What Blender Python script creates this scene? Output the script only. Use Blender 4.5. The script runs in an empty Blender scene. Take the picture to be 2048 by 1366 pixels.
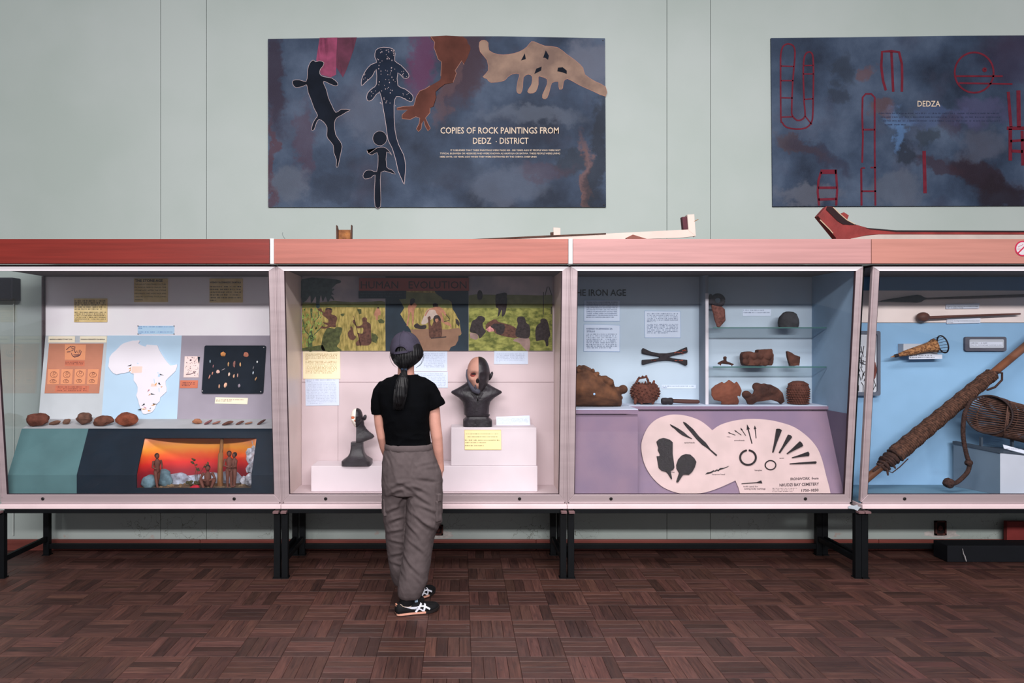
import bpy, bmesh, math, random
from mathutils import Vector, Matrix, noise
random.seed(7)
# ---------------------------------------------------------------- camera, world, lights, exposure
scene = bpy.context.scene
COL = scene.collection
F, CX, CY, CH = 1440.0, 921.0, 690.0, 1.5          # focal length (px of a 2048 wide frame), vanishing point, eye height
cam_data = bpy.data.cameras.new('camera')
cam = bpy.data.objects.new('camera', cam_data); COL.objects.link(cam)
cam.location = (0, 0, CH); cam.rotation_euler = (math.pi/2, 0, 0)
cam_data.sensor_width = 36; cam_data.lens = F/2048*36
cam_data.shift_x = (1024-CX)/2048; cam_data.shift_y = (CY-683)/2048
cam_data.clip_start = 0.05
scene.camera = cam
world = bpy.data.worlds.new('world'); scene.world = world; world.use_nodes = True
world.node_tree.nodes['Background'].inputs[0].default_value = (0.88, 0.90, 0.97, 1)
world.node_tree.nodes['Background'].inputs[1].default_value = 0.34
def area_light(name, loc, target, sx, sy, power, col):
    l = bpy.data.lights.new(name, 'AREA'); l.shape = 'RECTANGLE'; l.size = sx; l.size_y = sy; l.energy = power; l.color = col
    o = bpy.data.objects.new(name, l); COL.objects.link(o); o.location = loc
    o.rotation_euler = (Vector(target)-Vector(loc)).to_track_quat('-Z', 'Y').to_euler()
    return o
# clerestory windows high in the opposite wall, and the daylit ceiling bay above the hall
area_light('clerestory_daylight', (0.6, -7.0, 5.52), (0.6, 5.0, 1.3), 11.0, 0.55, 1700, (1.0, 0.955, 0.955))
area_light('hall_ceiling_lamp', (0.5, 1.7, 4.4), (0.5, 1.7, 0), 4.5, 0.9, 320, (1.0, 0.95, 0.94))
scene.view_settings.view_transform = 'Standard'
scene.view_settings.look = 'None'
scene.view_settings.exposure = 0.0
scene.view_settings.gamma = 1.0
scene.view_settings.use_curve_mapping = False

# ---------------------------------------------------------------- projection helpers (photo pixel -> point on a real plane)
def V(*a): return Vector(a)
def P(px, py, Y): return V((px-CX)/F*Y, Y, CH-(py-CY)/F*Y)
def XP(px, Y): return (px-CX)/F*Y
def ZP(py, Y): return CH-(py-CY)/F*Y
class Plane:
    def __init__(s, o, n):
        s.o = Vector(o); s.n = Vector(n).normalized()
        if s.n.y > 0: s.n = -s.n
    def hit(s, px, py, off=0.0):
        d = V((px-CX)/F, 1, -(py-CY)/F); c = V(0, 0, CH); o = s.o+s.n*off
        return c+d*(s.n.dot(o-c)/s.n.dot(d))
def yplane(Y): return Plane((0, Y, 0), (0, -1, 0))
def slope(y1, z1, y2, z2): return Plane((0, y1, z1), V(1, 0, 0).cross(V(0, y2-y1, z2-z1)))
def ZM(ox, oy, s, pts): return [(ox+a/s, oy+b/s) for a, b in pts]

# ---------------------------------------------------------------- mesh builder
class MB:
    def __init__(s): s.v = []; s.f = []
    def add(s, vs, fs):
        b = len(s.v); s.v += [Vector(v) for v in vs]; s.f += [tuple(i+b for i in f) for f in fs]; return s
    def box(s, x0, x1, y0, y1, z0, z1):
        vs = [(x, y, z) for x in (x0, x1) for y in (y0, y1) for z in (z0, z1)]
        return s.add(vs, [(0,1,3,2),(4,6,7,5),(0,4,5,1),(2,3,7,6),(0,2,6,4),(1,5,7,3)])
    def obox(s, c, ux, uy, uz):      # oriented box: centre + three half vectors
        c, ux, uy, uz = map(Vector, (c, ux, uy, uz))
        vs = [c+ux*a+uy*b+uz*d for a in (-1, 1) for b in (-1, 1) for d in (-1, 1)]
        return s.add(vs, [(0,1,3,2),(4,6,7,5),(0,4,5,1),(2,3,7,6),(0,2,6,4),(1,5,7,3)])
    def prism(s, pts, n, t0, t1):
        n = Vector(n); k = len(pts)
        vs = [Vector(p)+n*t0 for p in pts]+[Vector(p)+n*t1 for p in pts]
        return s.add(vs, [tuple(range(k))[::-1], tuple(range(k, 2*k))]+[(i, (i+1) % k, k+(i+1) % k, k+i) for i in range(k)])
    def plate(s, px, pl, t0=0.0, t1=0.002): return s.prism([pl.hit(a, b, t1) for a, b in px], pl.n, t0-t1, 0)
    def stroke(s, px, pl, w, t0=0.0, t1=0.0008, closed=False):      # painted line, w in photo px
        pts = [Vector((a, b)) for a, b in px]; k = len(pts); L = []; R = []
        for i, p in enumerate(pts):
            a = pts[(i-1) % k] if (closed or i) else p; b = pts[(i+1) % k] if (closed or i < k-1) else p
            d = (b-a); d = d.normalized() if d.length > 1e-6 else Vector((1, 0)); nn = Vector((-d.y, d.x))*w/2
            L.append(p+nn); R.append(p-nn)
        m = k if closed else k-1
        for i in range(m):
            j = (i+1) % k
            s.prism([pl.hit(q[0], q[1], t1) for q in (L[i], L[j], R[j], R[i])], pl.n, t0-t1, 0)
        return s
    def loft(s, rings, cap=True, closed=True):
        b = len(s.v); k = len(rings[0])
        for r in rings: s.v += [Vector(p) for p in r]
        for i in range(len(rings)-1):
            for j in range(k if closed else k-1):
                j2 = (j+1) % k; a = b+i*k
                s.f.append((a+j, a+j2, a+k+j2, a+k+j))
        if cap:
            s.f.append(tuple(b+j for j in range(k))[::-1]); e = b+(len(rings)-1)*k; s.f.append(tuple(e+j for j in range(k)))
        return s
    def tube(s, pts, rad, n=8, squash=None, round_ends=True):
        pts = [Vector(p) for p in pts]; k = len(pts)
        if not hasattr(rad, '__len__'): rad = [rad]*k
        rings = []; up = None
        for i, p in enumerate(pts):
            d = (pts[min(i+1, k-1)]-pts[max(i-1, 0)]).normalized()
            if up is None: up = V(0, 0, 1) if abs(d.z) < .9 else V(0, 1, 0)
            a = d.cross(up).normalized(); c = a.cross(d).normalized(); up = c
            r = rad[i]
            rg = lambda p, r: [p+a*math.cos(t)*r*(squash or 1)+c*math.sin(t)*r for t in [2*math.pi*q/n for q in range(n)]]
            if i == 0 and round_ends: rings += [rg(p-d*r*.85, r*.35), rg(p-d*r*.5, r*.8)]
            rings.append(rg(p, r))
            if i == k-1 and round_ends: rings += [rg(p+d*r*.5, r*.8), rg(p+d*r*.85, r*.35)]
        return s.loft(rings)
    def ell(s, c, r, nu=16, nv=10, M=None):
        c = Vector(c); rings = []
        for i in range(nv+1):
            ph = -math.pi/2+math.pi*(i+.02)/(nv+.04)
            rg = []
            for j in range(nu):
                t = 2*math.pi*j/nu; p = V(r[0]*math.cos(ph)*math.cos(t), r[1]*math.cos(ph)*math.sin(t), r[2]*math.sin(ph))
                rg.append(c+(M @ p if M else p))
            rings.append(rg)
        return s.loft(rings)
    def lathe(s, c, prof, n=24, axis=None, sx=1, sy=1):
        c = Vector(c); q = Vector(axis).normalized().to_track_quat('Z', 'Y').to_matrix() if axis else Matrix.Identity(3)
        return s.loft([[c+q @ V(r*math.cos(2*math.pi*j/n)*sx, r*math.sin(2*math.pi*j/n)*sy, h) for j in range(n)] for r, h in prof])
    def ico(s, c, r, sub=2, amp=.15, sc=1.6, seed=0, M=None, flat=0.0):
        bm = bmesh.new(); bmesh.ops.create_icosphere(bm, subdivisions=sub, radius=1); vs = []
        for v in bm.verts:
            d = 1+amp*noise.noise(v.co*sc+V(seed*3.1, seed*1.7, seed))+amp*.4*noise.noise(v.co*sc*3+V(seed, 5, seed*2))
            p = v.co*d; p = V(p.x*r[0], p.y*r[1], p.z*r[2])
            if flat and p.z < -flat*r[2]: p.z = -flat*r[2]
            vs.append(Vector(c)+(M @ p if M else p))
        fs = [tuple(v.index for v in f.verts) for f in bm.faces]; bm.free()
        return s.add(vs, fs)

def smooth_px(px, n=3):      # rounded outline through the given points
    k = len(px); out = []
    for i in range(k):
        p0, p1, p2, p3 = [Vector(px[(i+d) % k]) for d in (-1, 0, 1, 2)]
        for j in range(n):
            u = j/n; q = .5*((2*p1)+(p2-p0)*u+(2*p0-5*p1+4*p2-p3)*u*u+(3*p1-p0-3*p2+p3)*u*u*u); out.append((q.x, q.y))
    return out
def put(o, parent):
    if parent is not None:
        o.parent = parent; o.matrix_parent_inverse = parent.matrix_world.inverted() if parent.type != 'EMPTY' else Matrix.Translation(-parent.location)
def tag(o, label=None, cat=None, group=None, kind=None):
    if label: o['label'] = label
    if cat: o['category'] = cat
    if group: o['group'] = group
    if kind: o['kind'] = kind
    return o
def link_mesh(name, me, mat, parent, base=None):
    vs = [v.co.copy() for v in me.vertices]
    lo = V(*[min(v[i] for v in vs) for i in range(3)]); hi = V(*[max(v[i] for v in vs) for i in range(3)])
    org = base or V((lo.x+hi.x)/2, (lo.y+hi.y)/2, lo.z if parent is None else (lo.z+hi.z)/2)
    me.transform(Matrix.Translation(-org))
    o = bpy.data.objects.new(name, me); o.location = org; o.matrix_basis = Matrix.Translation(org); COL.objects.link(o)
    if mat is not None:
        for m in (mat if isinstance(mat, (list, tuple)) else [mat]): me.materials.append(m)
    if parent is not None:
        o.parent = parent; o.matrix_parent_inverse = Matrix.Translation(-PLOC[parent.name])
    PLOC[o.name] = org.copy()
    return o
PLOC = {}
def obj(name, mb, mat, parent=None, label=None, cat=None, group=None, kind=None, smooth=None, bevel=0, fix=True, base=None):
    me = bpy.data.meshes.new(name); me.from_pydata([tuple(v) for v in mb.v], [], mb.f)
    if fix:
        bm = bmesh.new(); bm.from_mesh(me); bmesh.ops.recalc_face_normals(bm, faces=bm.faces); bm.to_mesh(me); bm.free()
    if smooth is not None:
        me.polygons.foreach_set('use_smooth', [True]*len(me.polygons))
        if smooth < 180: me.set_sharp_from_angle(angle=math.radians(smooth))
    o = link_mesh(name, me, mat, parent, base)
    if bevel:
        b = o.modifiers.new('edge', 'BEVEL'); b.width = bevel; b.segments = 2; b.limit_method = 'ANGLE'
    return tag(o, label, cat, group, kind)
def thing(name, label, cat, loc, group=None):
    o = bpy.data.objects.new(name, None); o.location = loc; o.empty_display_size = .05; COL.objects.link(o)
    PLOC[o.name] = Vector(loc)
    return tag(o, label, cat, group)
def remesh(mb, voxel, smooth=4, disp=None, fac=.5):
    me = bpy.data.meshes.new('tmp'); me.from_pydata([tuple(v) for v in mb.v], [], mb.f)
    bm = bmesh.new(); bm.from_mesh(me); bmesh.ops.recalc_face_normals(bm, faces=bm.faces); bm.to_mesh(me); bm.free()
    o = bpy.data.objects.new('tmp', me); COL.objects.link(o)
    m = o.modifiers.new('r', 'REMESH'); m.mode = 'VOXEL'; m.voxel_size = voxel
    if smooth:
        sm = o.modifiers.new('s', 'SMOOTH'); sm.iterations = smooth; sm.factor = fac
    dg = bpy.context.evaluated_depsgraph_get()
    r = bpy.data.meshes.new_from_object(o.evaluated_get(dg))
    bpy.data.objects.remove(o); bpy.data.meshes.remove(me)
    if disp:
        cs = [v.co+v.normal*disp(v.co, v.normal) for v in r.vertices]
        for v, c in zip(r.vertices, cs): v.co = c
    return r
def robj(name, me, mat, parent=None, label=None, cat=None, group=None, base=None):
    me.polygons.foreach_set('use_smooth', [True]*len(me.polygons))
    return tag(link_mesh(name, me, mat, parent, base), label, cat, group)

# ---------------------------------------------------------------- materials
def lin(c): 
    c = c/255.0
    return c/12.92 if c <= .04045 else ((c+.055)/1.055)**2.4
KALB = 1.12
def rgb(c, k=1.0): return tuple(min(.9, lin(x)*KALB*k) for x in c)+(1,)
MATS = {}
def nd(nt, t, **kw):
    n = nt.nodes.new(t)
    for k, v in kw.items():
        if k.startswith('i_'): n.inputs[k[2:].replace('_', ' ')].default_value = v
        else: setattr(n, k, v)
    return n
def M(name, c, rough=.65, var=.12, vs=9.0, bump=.05, bs=60.0, metal=0.0, coat=0.0, stretch=(1, 1, 1), c2=None, spec=.22, lo=.35, hi=.65):
    if name in MATS: return MATS[name]
    m = bpy.data.materials.new(name); m.use_nodes = True; nt = m.node_tree; L = nt.links.new
    b = nt.nodes['Principled BSDF']; b.inputs['Roughness'].default_value = rough; b.inputs['Metallic'].default_value = metal
    b.inputs['Coat Weight'].default_value = coat; b.inputs['Specular IOR Level'].default_value = spec
    tc = nd(nt, 'ShaderNodeNewGeometry'); mp = nd(nt, 'ShaderNodeMapping'); mp.inputs['Scale'].default_value = stretch
    L(tc.outputs['Position'], mp.inputs['Vector'])
    n = nd(nt, 'ShaderNodeTexNoise'); n.inputs['Scale'].default_value = vs; n.inputs['Detail'].default_value = 5
    L(mp.outputs[0], n.inputs['Vector'])
    r = nd(nt, 'ShaderNodeValToRGB'); r.color_ramp.elements[0].position = lo; r.color_ramp.elements[1].position = hi
    r.color_ramp.elements[0].color = rgb(c, 1-var); r.color_ramp.elements[1].color = rgb(c2) if c2 else rgb(c, 1+var)
    L(n.outputs['Fac'], r.inputs[0]); L(r.outputs[0], b.inputs['Base Color'])
    if bump:
        n2 = nd(nt, 'ShaderNodeTexNoise'); n2.inputs['Scale'].default_value = bs; n2.inputs['Detail'].default_value = 4
        L(mp.outputs[0], n2.inputs['Vector'])
        bp = nd(nt, 'ShaderNodeBump'); bp.inputs['Strength'].default_value = bump; bp.inputs['Distance'].default_value = .02
        L(n2.outputs['Fac'], bp.inputs['Height']); L(bp.outputs[0], b.inputs['Normal'])
    MATS[name] = m
    return m
def glass(name, tint=(.985, .992, .992), extra=.0):
    if name in MATS: return MATS[name]
    m = bpy.data.materials.new(name); m.use_nodes = True; nt = m.node_tree; nt.nodes.clear(); L = nt.links.new
    out = nd(nt, 'ShaderNodeOutputMaterial'); mx = nd(nt, 'ShaderNodeMixShader'); tr = nd(nt, 'ShaderNodeBsdfTransparent'); gl = nd(nt, 'ShaderNodeBsdfGlossy')
    tr.inputs[0].default_value = tint+(1,); gl.inputs['Roughness'].default_value = .01; gl.inputs[0].default_value = (.9, .95, 1, 1)
    g = nd(nt, 'ShaderNodeNewGeometry'); dt = nd(nt, 'ShaderNodeVectorMath', operation='DOT_PRODUCT'); L(g.outputs['Normal'], dt.inputs[0]); L(g.outputs['Incoming'], dt.inputs[1])
    ab = nd(nt, 'ShaderNodeMath', operation='ABSOLUTE'); L(dt.outputs['Value'], ab.inputs[0]); om = nd(nt, 'ShaderNodeMath', operation='SUBTRACT'); om.inputs[0].default_value = 1; L(ab.outputs[0], om.inputs[1])
    pw = nd(nt, 'ShaderNodeMath', operation='POWER'); pw.inputs[1].default_value = 5; L(om.outputs[0], pw.inputs[0])
    ad = nd(nt, 'ShaderNodeMath', operation='MULTIPLY_ADD'); ad.inputs[1].default_value = .95; ad.inputs[2].default_value = .03+extra; L(pw.outputs[0], ad.inputs[0]); L(ad.outputs[0], mx.inputs[0]); L(tr.outputs[0], mx.inputs[1]); L(gl.outputs[0], mx.inputs[2]); L(mx.outputs[0], out.inputs[0])
    MATS[name] = m
    return m
def brush(name, c, cover=.62, sc=16.0, stretch=(1, 1, .35), soft=.16):      # thin dry-brushed paint: pigment breaks up over the layer below
    if name in MATS: return MATS[name]
    m = M(name, c, .7, .25, 12, 0); nt = m.node_tree; L = nt.links.new
    b = nt.nodes['Principled BSDF']; g = nd(nt, 'ShaderNodeNewGeometry'); mp = nd(nt, 'ShaderNodeMapping'); mp.inputs['Scale'].default_value = stretch
    n = nd(nt, 'ShaderNodeTexNoise'); n.inputs['Scale'].default_value = sc; n.inputs['Detail'].default_value = 6
    L(g.outputs['Position'], mp.inputs[0]); L(mp.outputs[0], n.inputs['Vector'])
    r = nd(nt, 'ShaderNodeMapRange'); r.inputs['From Min'].default_value = 1-cover-soft; r.inputs['From Max'].default_value = 1-cover+soft
    L(n.outputs['Fac'], r.inputs['Value']); L(r.outputs[0], b.inputs['Alpha'])
    return m
INK = M('printing_ink', (38, 36, 44), .8, .1, 20, 0)

# ---------------------------------------------------------------- lettering
TXT = {}
def text_geo(s, bold=0.0):
    k = (s, bold)
    if k not in TXT:
        cu = bpy.data.curves.new('t', 'FONT'); cu.body = s; cu.resolution_u = 2; cu.offset = bold
        o = bpy.data.objects.new('t', cu); COL.objects.link(o)
        me = bpy.data.meshes.new_from_object(o.evaluated_get(bpy.context.evaluated_depsgraph_get()))
        vs = [(v.co.x, v.co.y) for v in me.vertices]; fs = [tuple(p.vertices) for p in me.polygons]
        bpy.data.objects.remove(o); bpy.data.curves.remove(cu); bpy.data.meshes.remove(me)
        x0 = min(v[0] for v in vs); x1 = max(v[0] for v in vs)
        TXT[k] = ([((a-x0)/(x1-x0), b/.69) for a, b in vs], fs)      # unit width, capital height 1
    return TXT[k]
def words(mb, s, x0, ybase, x1, h, pl, off, bold=0.0, skew=0.0):      # photo px: left, baseline, right, capital height
    vs, fs = text_geo(s, bold)
    mb.add([pl.hit(x0+u*(x1-x0), ybase-v*h+skew*(u*(x1-x0)), off) for u, v in vs], fs)
def scribble(mb, x0, x1, y, h, pl, off, seed, cw=None, fill=.9):      # a line of print too small to read
    rr = random.Random(seed); x = x0; cw = cw or h*.75
    while x < x1-cw:
        for _ in range(rr.randint(2, 8)):
            if x > x1-cw: break
            hh = h*rr.uniform(.75, 1.0); w = cw*rr.uniform(.5, .72)
            if rr.random() < fill:
                a = rr.random()
                q = [(x, y-hh), (x+w, y-hh), (x+w, y), (x, y)]
                if a < .5: q = [(x, y-hh), (x+w*.5, y-hh), (x+w*.5, y), (x, y)]
                mb.add([pl.hit(u, v, off) for u, v in q], [(0, 1, 2, 3)])
                if a < .35: mb.add([pl.hit(u, v, off) for u, v in [(x, y-hh*.65), (x+w, y-hh*.65), (x+w, y-hh*.35), (x, y-hh*.35)]], [(0, 1, 2, 3)])
            x += cw
        x += cw*.8
def card(name, label, quad, pl, mat, cat='card', t0=0.0005, t1=0.003, lines=(), text=(), ink=None, group=None, border=None):
    if len(quad) == 2: (a, b), (c, d) = quad; quad = [(a, b), (c, b), (c, d), (a, d)]
    o = obj(name, MB().plate(quad, pl, t0, t1), mat, None, label, cat, group)
    mb = MB()
    for i, (x0, x1, y, h) in enumerate(lines): scribble(mb, x0, x1, y, h, pl, t1+.0006, hash((round(x0), round(y))) % 9999)
    for tx in text: words(mb, *tx[:5], pl, t1+.0006, *(tx[5:]))
    if mb.f: obj('lettering', mb, ink or INK, o, fix=False)
    if border:
        obj('border', MB().stroke(quad, pl, border[1], t1+.0001, t1+.0007, True), border[0], o)
    return o
def rows(x0, x1, y0, dy, n, h, last=None):
    return [(x0, x1 if (i < n-1 or not last) else x0+(x1-x0)*last, y0+dy*i, h) for i in range(n)]
# ================================================================ THE SHELL
KALB = .71
WALL = 5.27
GREEN = M('green_wall_paint', (168, 180, 175), .55, .03, 1.2, .03, 220, c2=(174, 184, 181))
# paint stained and flaking towards the skirting
def wall_material():
    m = GREEN; nt = m.node_tree; L = nt.links.new; b = nt.nodes['Principled BSDF']
    src = b.inputs['Base Color'].links[0].from_socket
    g = nd(nt, 'ShaderNodeNewGeometry'); sp = nd(nt, 'ShaderNodeSeparateXYZ'); L(g.outputs['Position'], sp.inputs[0])
    mr = nd(nt, 'ShaderNodeMapRange'); mr.inputs['From Min'].default_value = .28; mr.inputs['From Max'].default_value = .08; L(sp.outputs['Z'], mr.inputs['Value'])
    n = nd(nt, 'ShaderNodeTexNoise'); n.inputs['Scale'].default_value = 7; n.inputs['Detail'].default_value = 8; n.inputs['Roughness'].default_value = .7; L(g.outputs['Position'], n.inputs['Vector'])
    th = nd(nt, 'ShaderNodeMapRange'); th.inputs['From Min'].default_value = .62; th.inputs['From Max'].default_value = .67; L(n.outputs['Fac'], th.inputs['Value'])
    mu = nd(nt, 'ShaderNodeMath', operation='MULTIPLY'); L(mr.outputs[0], mu.inputs[0]); L(th.outputs[0], mu.inputs[1])
    mx = nd(nt, 'ShaderNodeMix', data_type='RGBA'); L(mu.outputs[0], mx.inputs['Factor']); L(src, mx.inputs['A']); mx.inputs['B'].default_value = rgb((176, 160, 152))
    # hairline cracks in the flaking band
    vo = nd(nt, 'ShaderNodeTexVoronoi', feature='DISTANCE_TO_EDGE'); vo.inputs['Scale'].default_value = 6.5
    dn = nd(nt, 'ShaderNodeTexNoise'); dn.inputs['Scale'].default_value = 9; dn.inputs['Detail'].default_value = 6
    vm = nd(nt, 'ShaderNodeVectorMath', operation='MULTIPLY_ADD'); vm.inputs[1].default_value = (.25, .25, .25); L(g.outputs['Position'], dn.inputs['Vector']); L(dn.outputs['Color'], vm.inputs[0]); L(g.outputs['Position'], vm.inputs[2]); L(vm.outputs[0], vo.inputs['Vector'])
    ck = nd(nt, 'ShaderNodeMapRange'); ck.inputs['From Min'].default_value = .012; ck.inputs['From Max'].default_value = .0; L(vo.outputs['Distance'], ck.inputs['Value'])
    mr2 = nd(nt, 'ShaderNodeMapRange'); mr2.inputs['From Min'].default_value = .36; mr2.inputs['From Max'].default_value = .2; L(sp.outputs['Z'], mr2.inputs['Value'])
    mc = nd(nt, 'ShaderNodeMath', operation='MULTIPLY'); L(ck.outputs[0], mc.inputs[0]); L(mr2.outputs[0], mc.inputs[1])
    n3 = nd(nt, 'ShaderNodeTexNoise'); n3.inputs['Scale'].default_value = 1.1; L(g.outputs['Position'], n3.inputs['Vector'])
    t3 = nd(nt, 'ShaderNodeMapRange'); t3.inputs['From Min'].default_value = .48; t3.inputs['From Max'].default_value = .6; L(n3.outputs['Fac'], t3.inputs['Value'])
    mc2 = nd(nt, 'ShaderNodeMath', operation='MULTIPLY'); L(mc.outputs[0], mc2.inputs[0]); L(t3.outputs[0], mc2.inputs[1])
    mx2 = nd(nt, 'ShaderNodeMix', data_type='RGBA'); L(mc2.outputs[0], mx2.inputs['Factor']); L(mx.outputs['Result'], mx2.inputs['A']); mx2.inputs['B'].default_value = rgb((92, 92, 80))
    L(mx2.outputs['Result'], b.inputs['Base Color'])
wall_material()
GREEN_SEAM = M('wall_joint', (118, 130, 124), .8, .05, 8, 0)
wall = obj('wall_back', MB().box(-9, 9, WALL+.012, WALL+.2, 0, 4.6), GREEN_SEAM, kind='structure')
seams = [-9, XP(321, WALL)-3.7, XP(321, WALL), XP(413, WALL), XP(1334, WALL), XP(1421, WALL), XP(1421, WALL)+3.4, 9]
for a, b in zip(seams[:-1], seams[1:]):
    obj('wall_panel', MB().box(a+.0015, b-.0015, WALL, WALL+.012, .005, 4.6), GREEN, wall, bevel=.0015)
REDWOOD = M('skirting_wood', (120, 62, 55), .5, .25, 5, .04, 40, stretch=(.3, 1, 4))
sk = MB()
for a, b in ((-9, -4.2), (-4.198, -1.9), (-1.898, .55), (.552, 3.05), (3.052, 9)): sk.box(a, b, WALL-.022, WALL, .0, .081)
obj('baseboard_back', sk, REDWOOD, kind='structure', bevel=.004)

# parquet: basket-weave panels of four strips
def parquet_mat():
    m = bpy.data.materials.new('parquet_wood'); m.use_nodes = True; nt = m.node_tree; L = nt.links.new; b = nt.nodes['Principled BSDF']
    uv = nd(nt, 'ShaderNodeUVMap', uv_map='grain'); at = nd(nt, 'ShaderNodeAttribute', attribute_name='tone')
    mp = nd(nt, 'ShaderNodeMapping'); mp.inputs['Scale'].default_value = (7, 85, 1); L(uv.outputs[0], mp.inputs[0])
    n = nd(nt, 'ShaderNodeTexNoise'); n.inputs['Scale'].default_value = 1; n.inputs['Detail'].default_value = 7; n.inputs['Distortion'].default_value = .9; L(mp.outputs[0], n.inputs['Vector'])
    r = nd(nt, 'ShaderNodeValToRGB'); r.color_ramp.elements[0].position = .28; r.color_ramp.elements[1].position = .72
    r.color_ramp.elements[0].color = rgb((52, 32, 30)); r.color_ramp.elements[1].color = rgb((92, 61, 53)); L(n.outputs['Fac'], r.inputs[0])
    mu = nd(nt, 'ShaderNodeMix', data_type='RGBA', blend_type='MULTIPLY'); mu.inputs['Factor'].default_value = 1; L(r.outputs[0], mu.inputs['A']); L(at.outputs['Color'], mu.inputs['B'])
    # knots and old dark spots
    mp2 = nd(nt, 'ShaderNodeMapping'); mp2.inputs['Scale'].default_value = (9, 14, 1); L(uv.outputs[0], mp2.inputs[0])
    v = nd(nt, 'ShaderNodeTexVoronoi'); v.inputs['Scale'].default_value = 1; L(mp2.outputs[0], v.inputs['Vector'])
    k = nd(nt, 'ShaderNodeMapRange'); k.inputs['From Min'].default_value = .10; k.inputs['From Max'].default_value = .03; L(v.outputs['Distance'], k.inputs['Value'])
    g = nd(nt, 'ShaderNodeNewGeometry'); n2 = nd(nt, 'ShaderNodeTexNoise'); n2.inputs['Scale'].default_value = 2.6; n2.inputs['Detail'].default_value = 6; L(g.outputs['Position'], n2.inputs['Vector'])
    w = nd(nt, 'ShaderNodeMapRange'); w.inputs['From Min'].default_value = .62; w.inputs['From Max'].default_value = .75; w.inputs['To Max'].default_value = .55; L(n2.outputs['Fac'], w.inputs['Value'])
    ad = nd(nt, 'ShaderNodeMath', operation='MAXIMUM'); L(k.outputs[0], ad.inputs[0]); L(w.outputs[0], ad.inputs[1])
    mx = nd(nt, 'ShaderNodeMix', data_type='RGBA'); L(ad.outputs[0], mx.inputs['Factor']); L(mu.outputs['Result'], mx.inputs['A']); mx.inputs['B'].default_value = rgb((52, 34, 32))
    L(mx.outputs['Result'], b.inputs['Base Color'])
    b.inputs['Roughness'].default_value = .48; b.inputs['Specular IOR Level'].default_value = .35
    bp = nd(nt, 'ShaderNodeBump'); bp.inputs['Strength'].default_value = .12; bp.inputs['Distance'].default_value = .004; L(n.outputs['Fac'], bp.inputs['Height']); L(bp.outputs[0], b.inputs['Normal'])
    return m
PARQ = parquet_mat()
floor = obj('floor', MB().box(-9, 9, -9, WALL+.1, -.2, -.012), M('parquet_joint', (38, 26, 24), .9, .1, 8, 0), kind='structure')
PW, X0, Y0 = .2285, .0512, 4.61
rp = random.Random(3)
def strip_geo(cx, cy, along_y):
    g = .0006; L2 = PW/2-g; W2 = PW/8-g; b = .0012
    zt = rp.uniform(-.0006, .0006)
    def rg(e, z): 
        hx, hy = (W2-e, L2-e) if along_y else (L2-e, W2-e)
        return [(cx-hx, cy-hy, z), (cx+hx, cy-hy, z), (cx+hx, cy+hy, z), (cx-hx, cy+hy, z)]
    vs = rg(0, -.014)+rg(0, zt-b)+rg(b, zt)
    fs = [(0,1,5,4),(1,2,6,5),(2,3,7,6),(3,0,4,7),(4,5,9,8),(5,6,10,9),(6,7,11,10),(7,4,8,11),(8,9,10,11)]
    t = rp.choice([.56, .72, .84, .92, 1, 1.02, 1.1, 1.22, 1.42]); col = (t*rp.uniform(.96, 1.04), t*rp.uniform(.93, 1.0), t*rp.uniform(.9, 1.0), 1)
    ou, ov = rp.uniform(0, 50), rp.uniform(0, 50)
    uv = lambda p: (((p[1]-cy) if along_y else (p[0]-cx))+ou, ((p[0]-cx) if along_y else (p[1]-cy))+ov)
    return vs, fs, col, uv
def strip_obj(name, geos, kind=None):
    vs, fs, cols, uvs = [], [], [], []
    for v, f, c, uv in geos:
        b0 = len(vs); vs += v; fs += [tuple(i+b0 for i in q) for q in f]
        for q in f:
            for i in q: uvs.append(uv(v[i])); cols.append(c)
    me = bpy.data.meshes.new(name); me.from_pydata(vs, [], fs)
    u = me.uv_layers.new(name='grain'); u.data.foreach_set('uv', [a for p in uvs for a in p])
    ca = me.color_attributes.new('tone', 'FLOAT_COLOR', 'CORNER'); ca.data.foreach_set('color', [a for c in cols for a in c])
    return tag(link_mesh(name, me, PARQ, floor), kind=kind)
near, far = [], []
for r in range(-3, 13):
    y1 = Y0-PW*r; yc = y1-PW/2
    for c in range(-19, 19):
        xc = X0+PW*c+PW/2; al = (c+r) % 2 == 1
        vis = abs(xc-.26) < yc*.74+.15
        if not vis and (abs(xc) > 4.3): continue
        for k in range(4):
            o = (k-1.5)*PW/4
            g = strip_geo(xc+(o if al else 0), yc+(0 if al else o), al)
            px = CX+F*xc/yc; full = 3.24 < yc and -30 < px < 2078
            (near if full else far).append((yc, g))
near.sort(key=lambda t: t[0])
for yc, g in near[:300]: strip_obj('parquet_strip', [g])
strip_obj('parquet_strips', [g for _, g in near[300:]+far], 'stuff')

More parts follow.
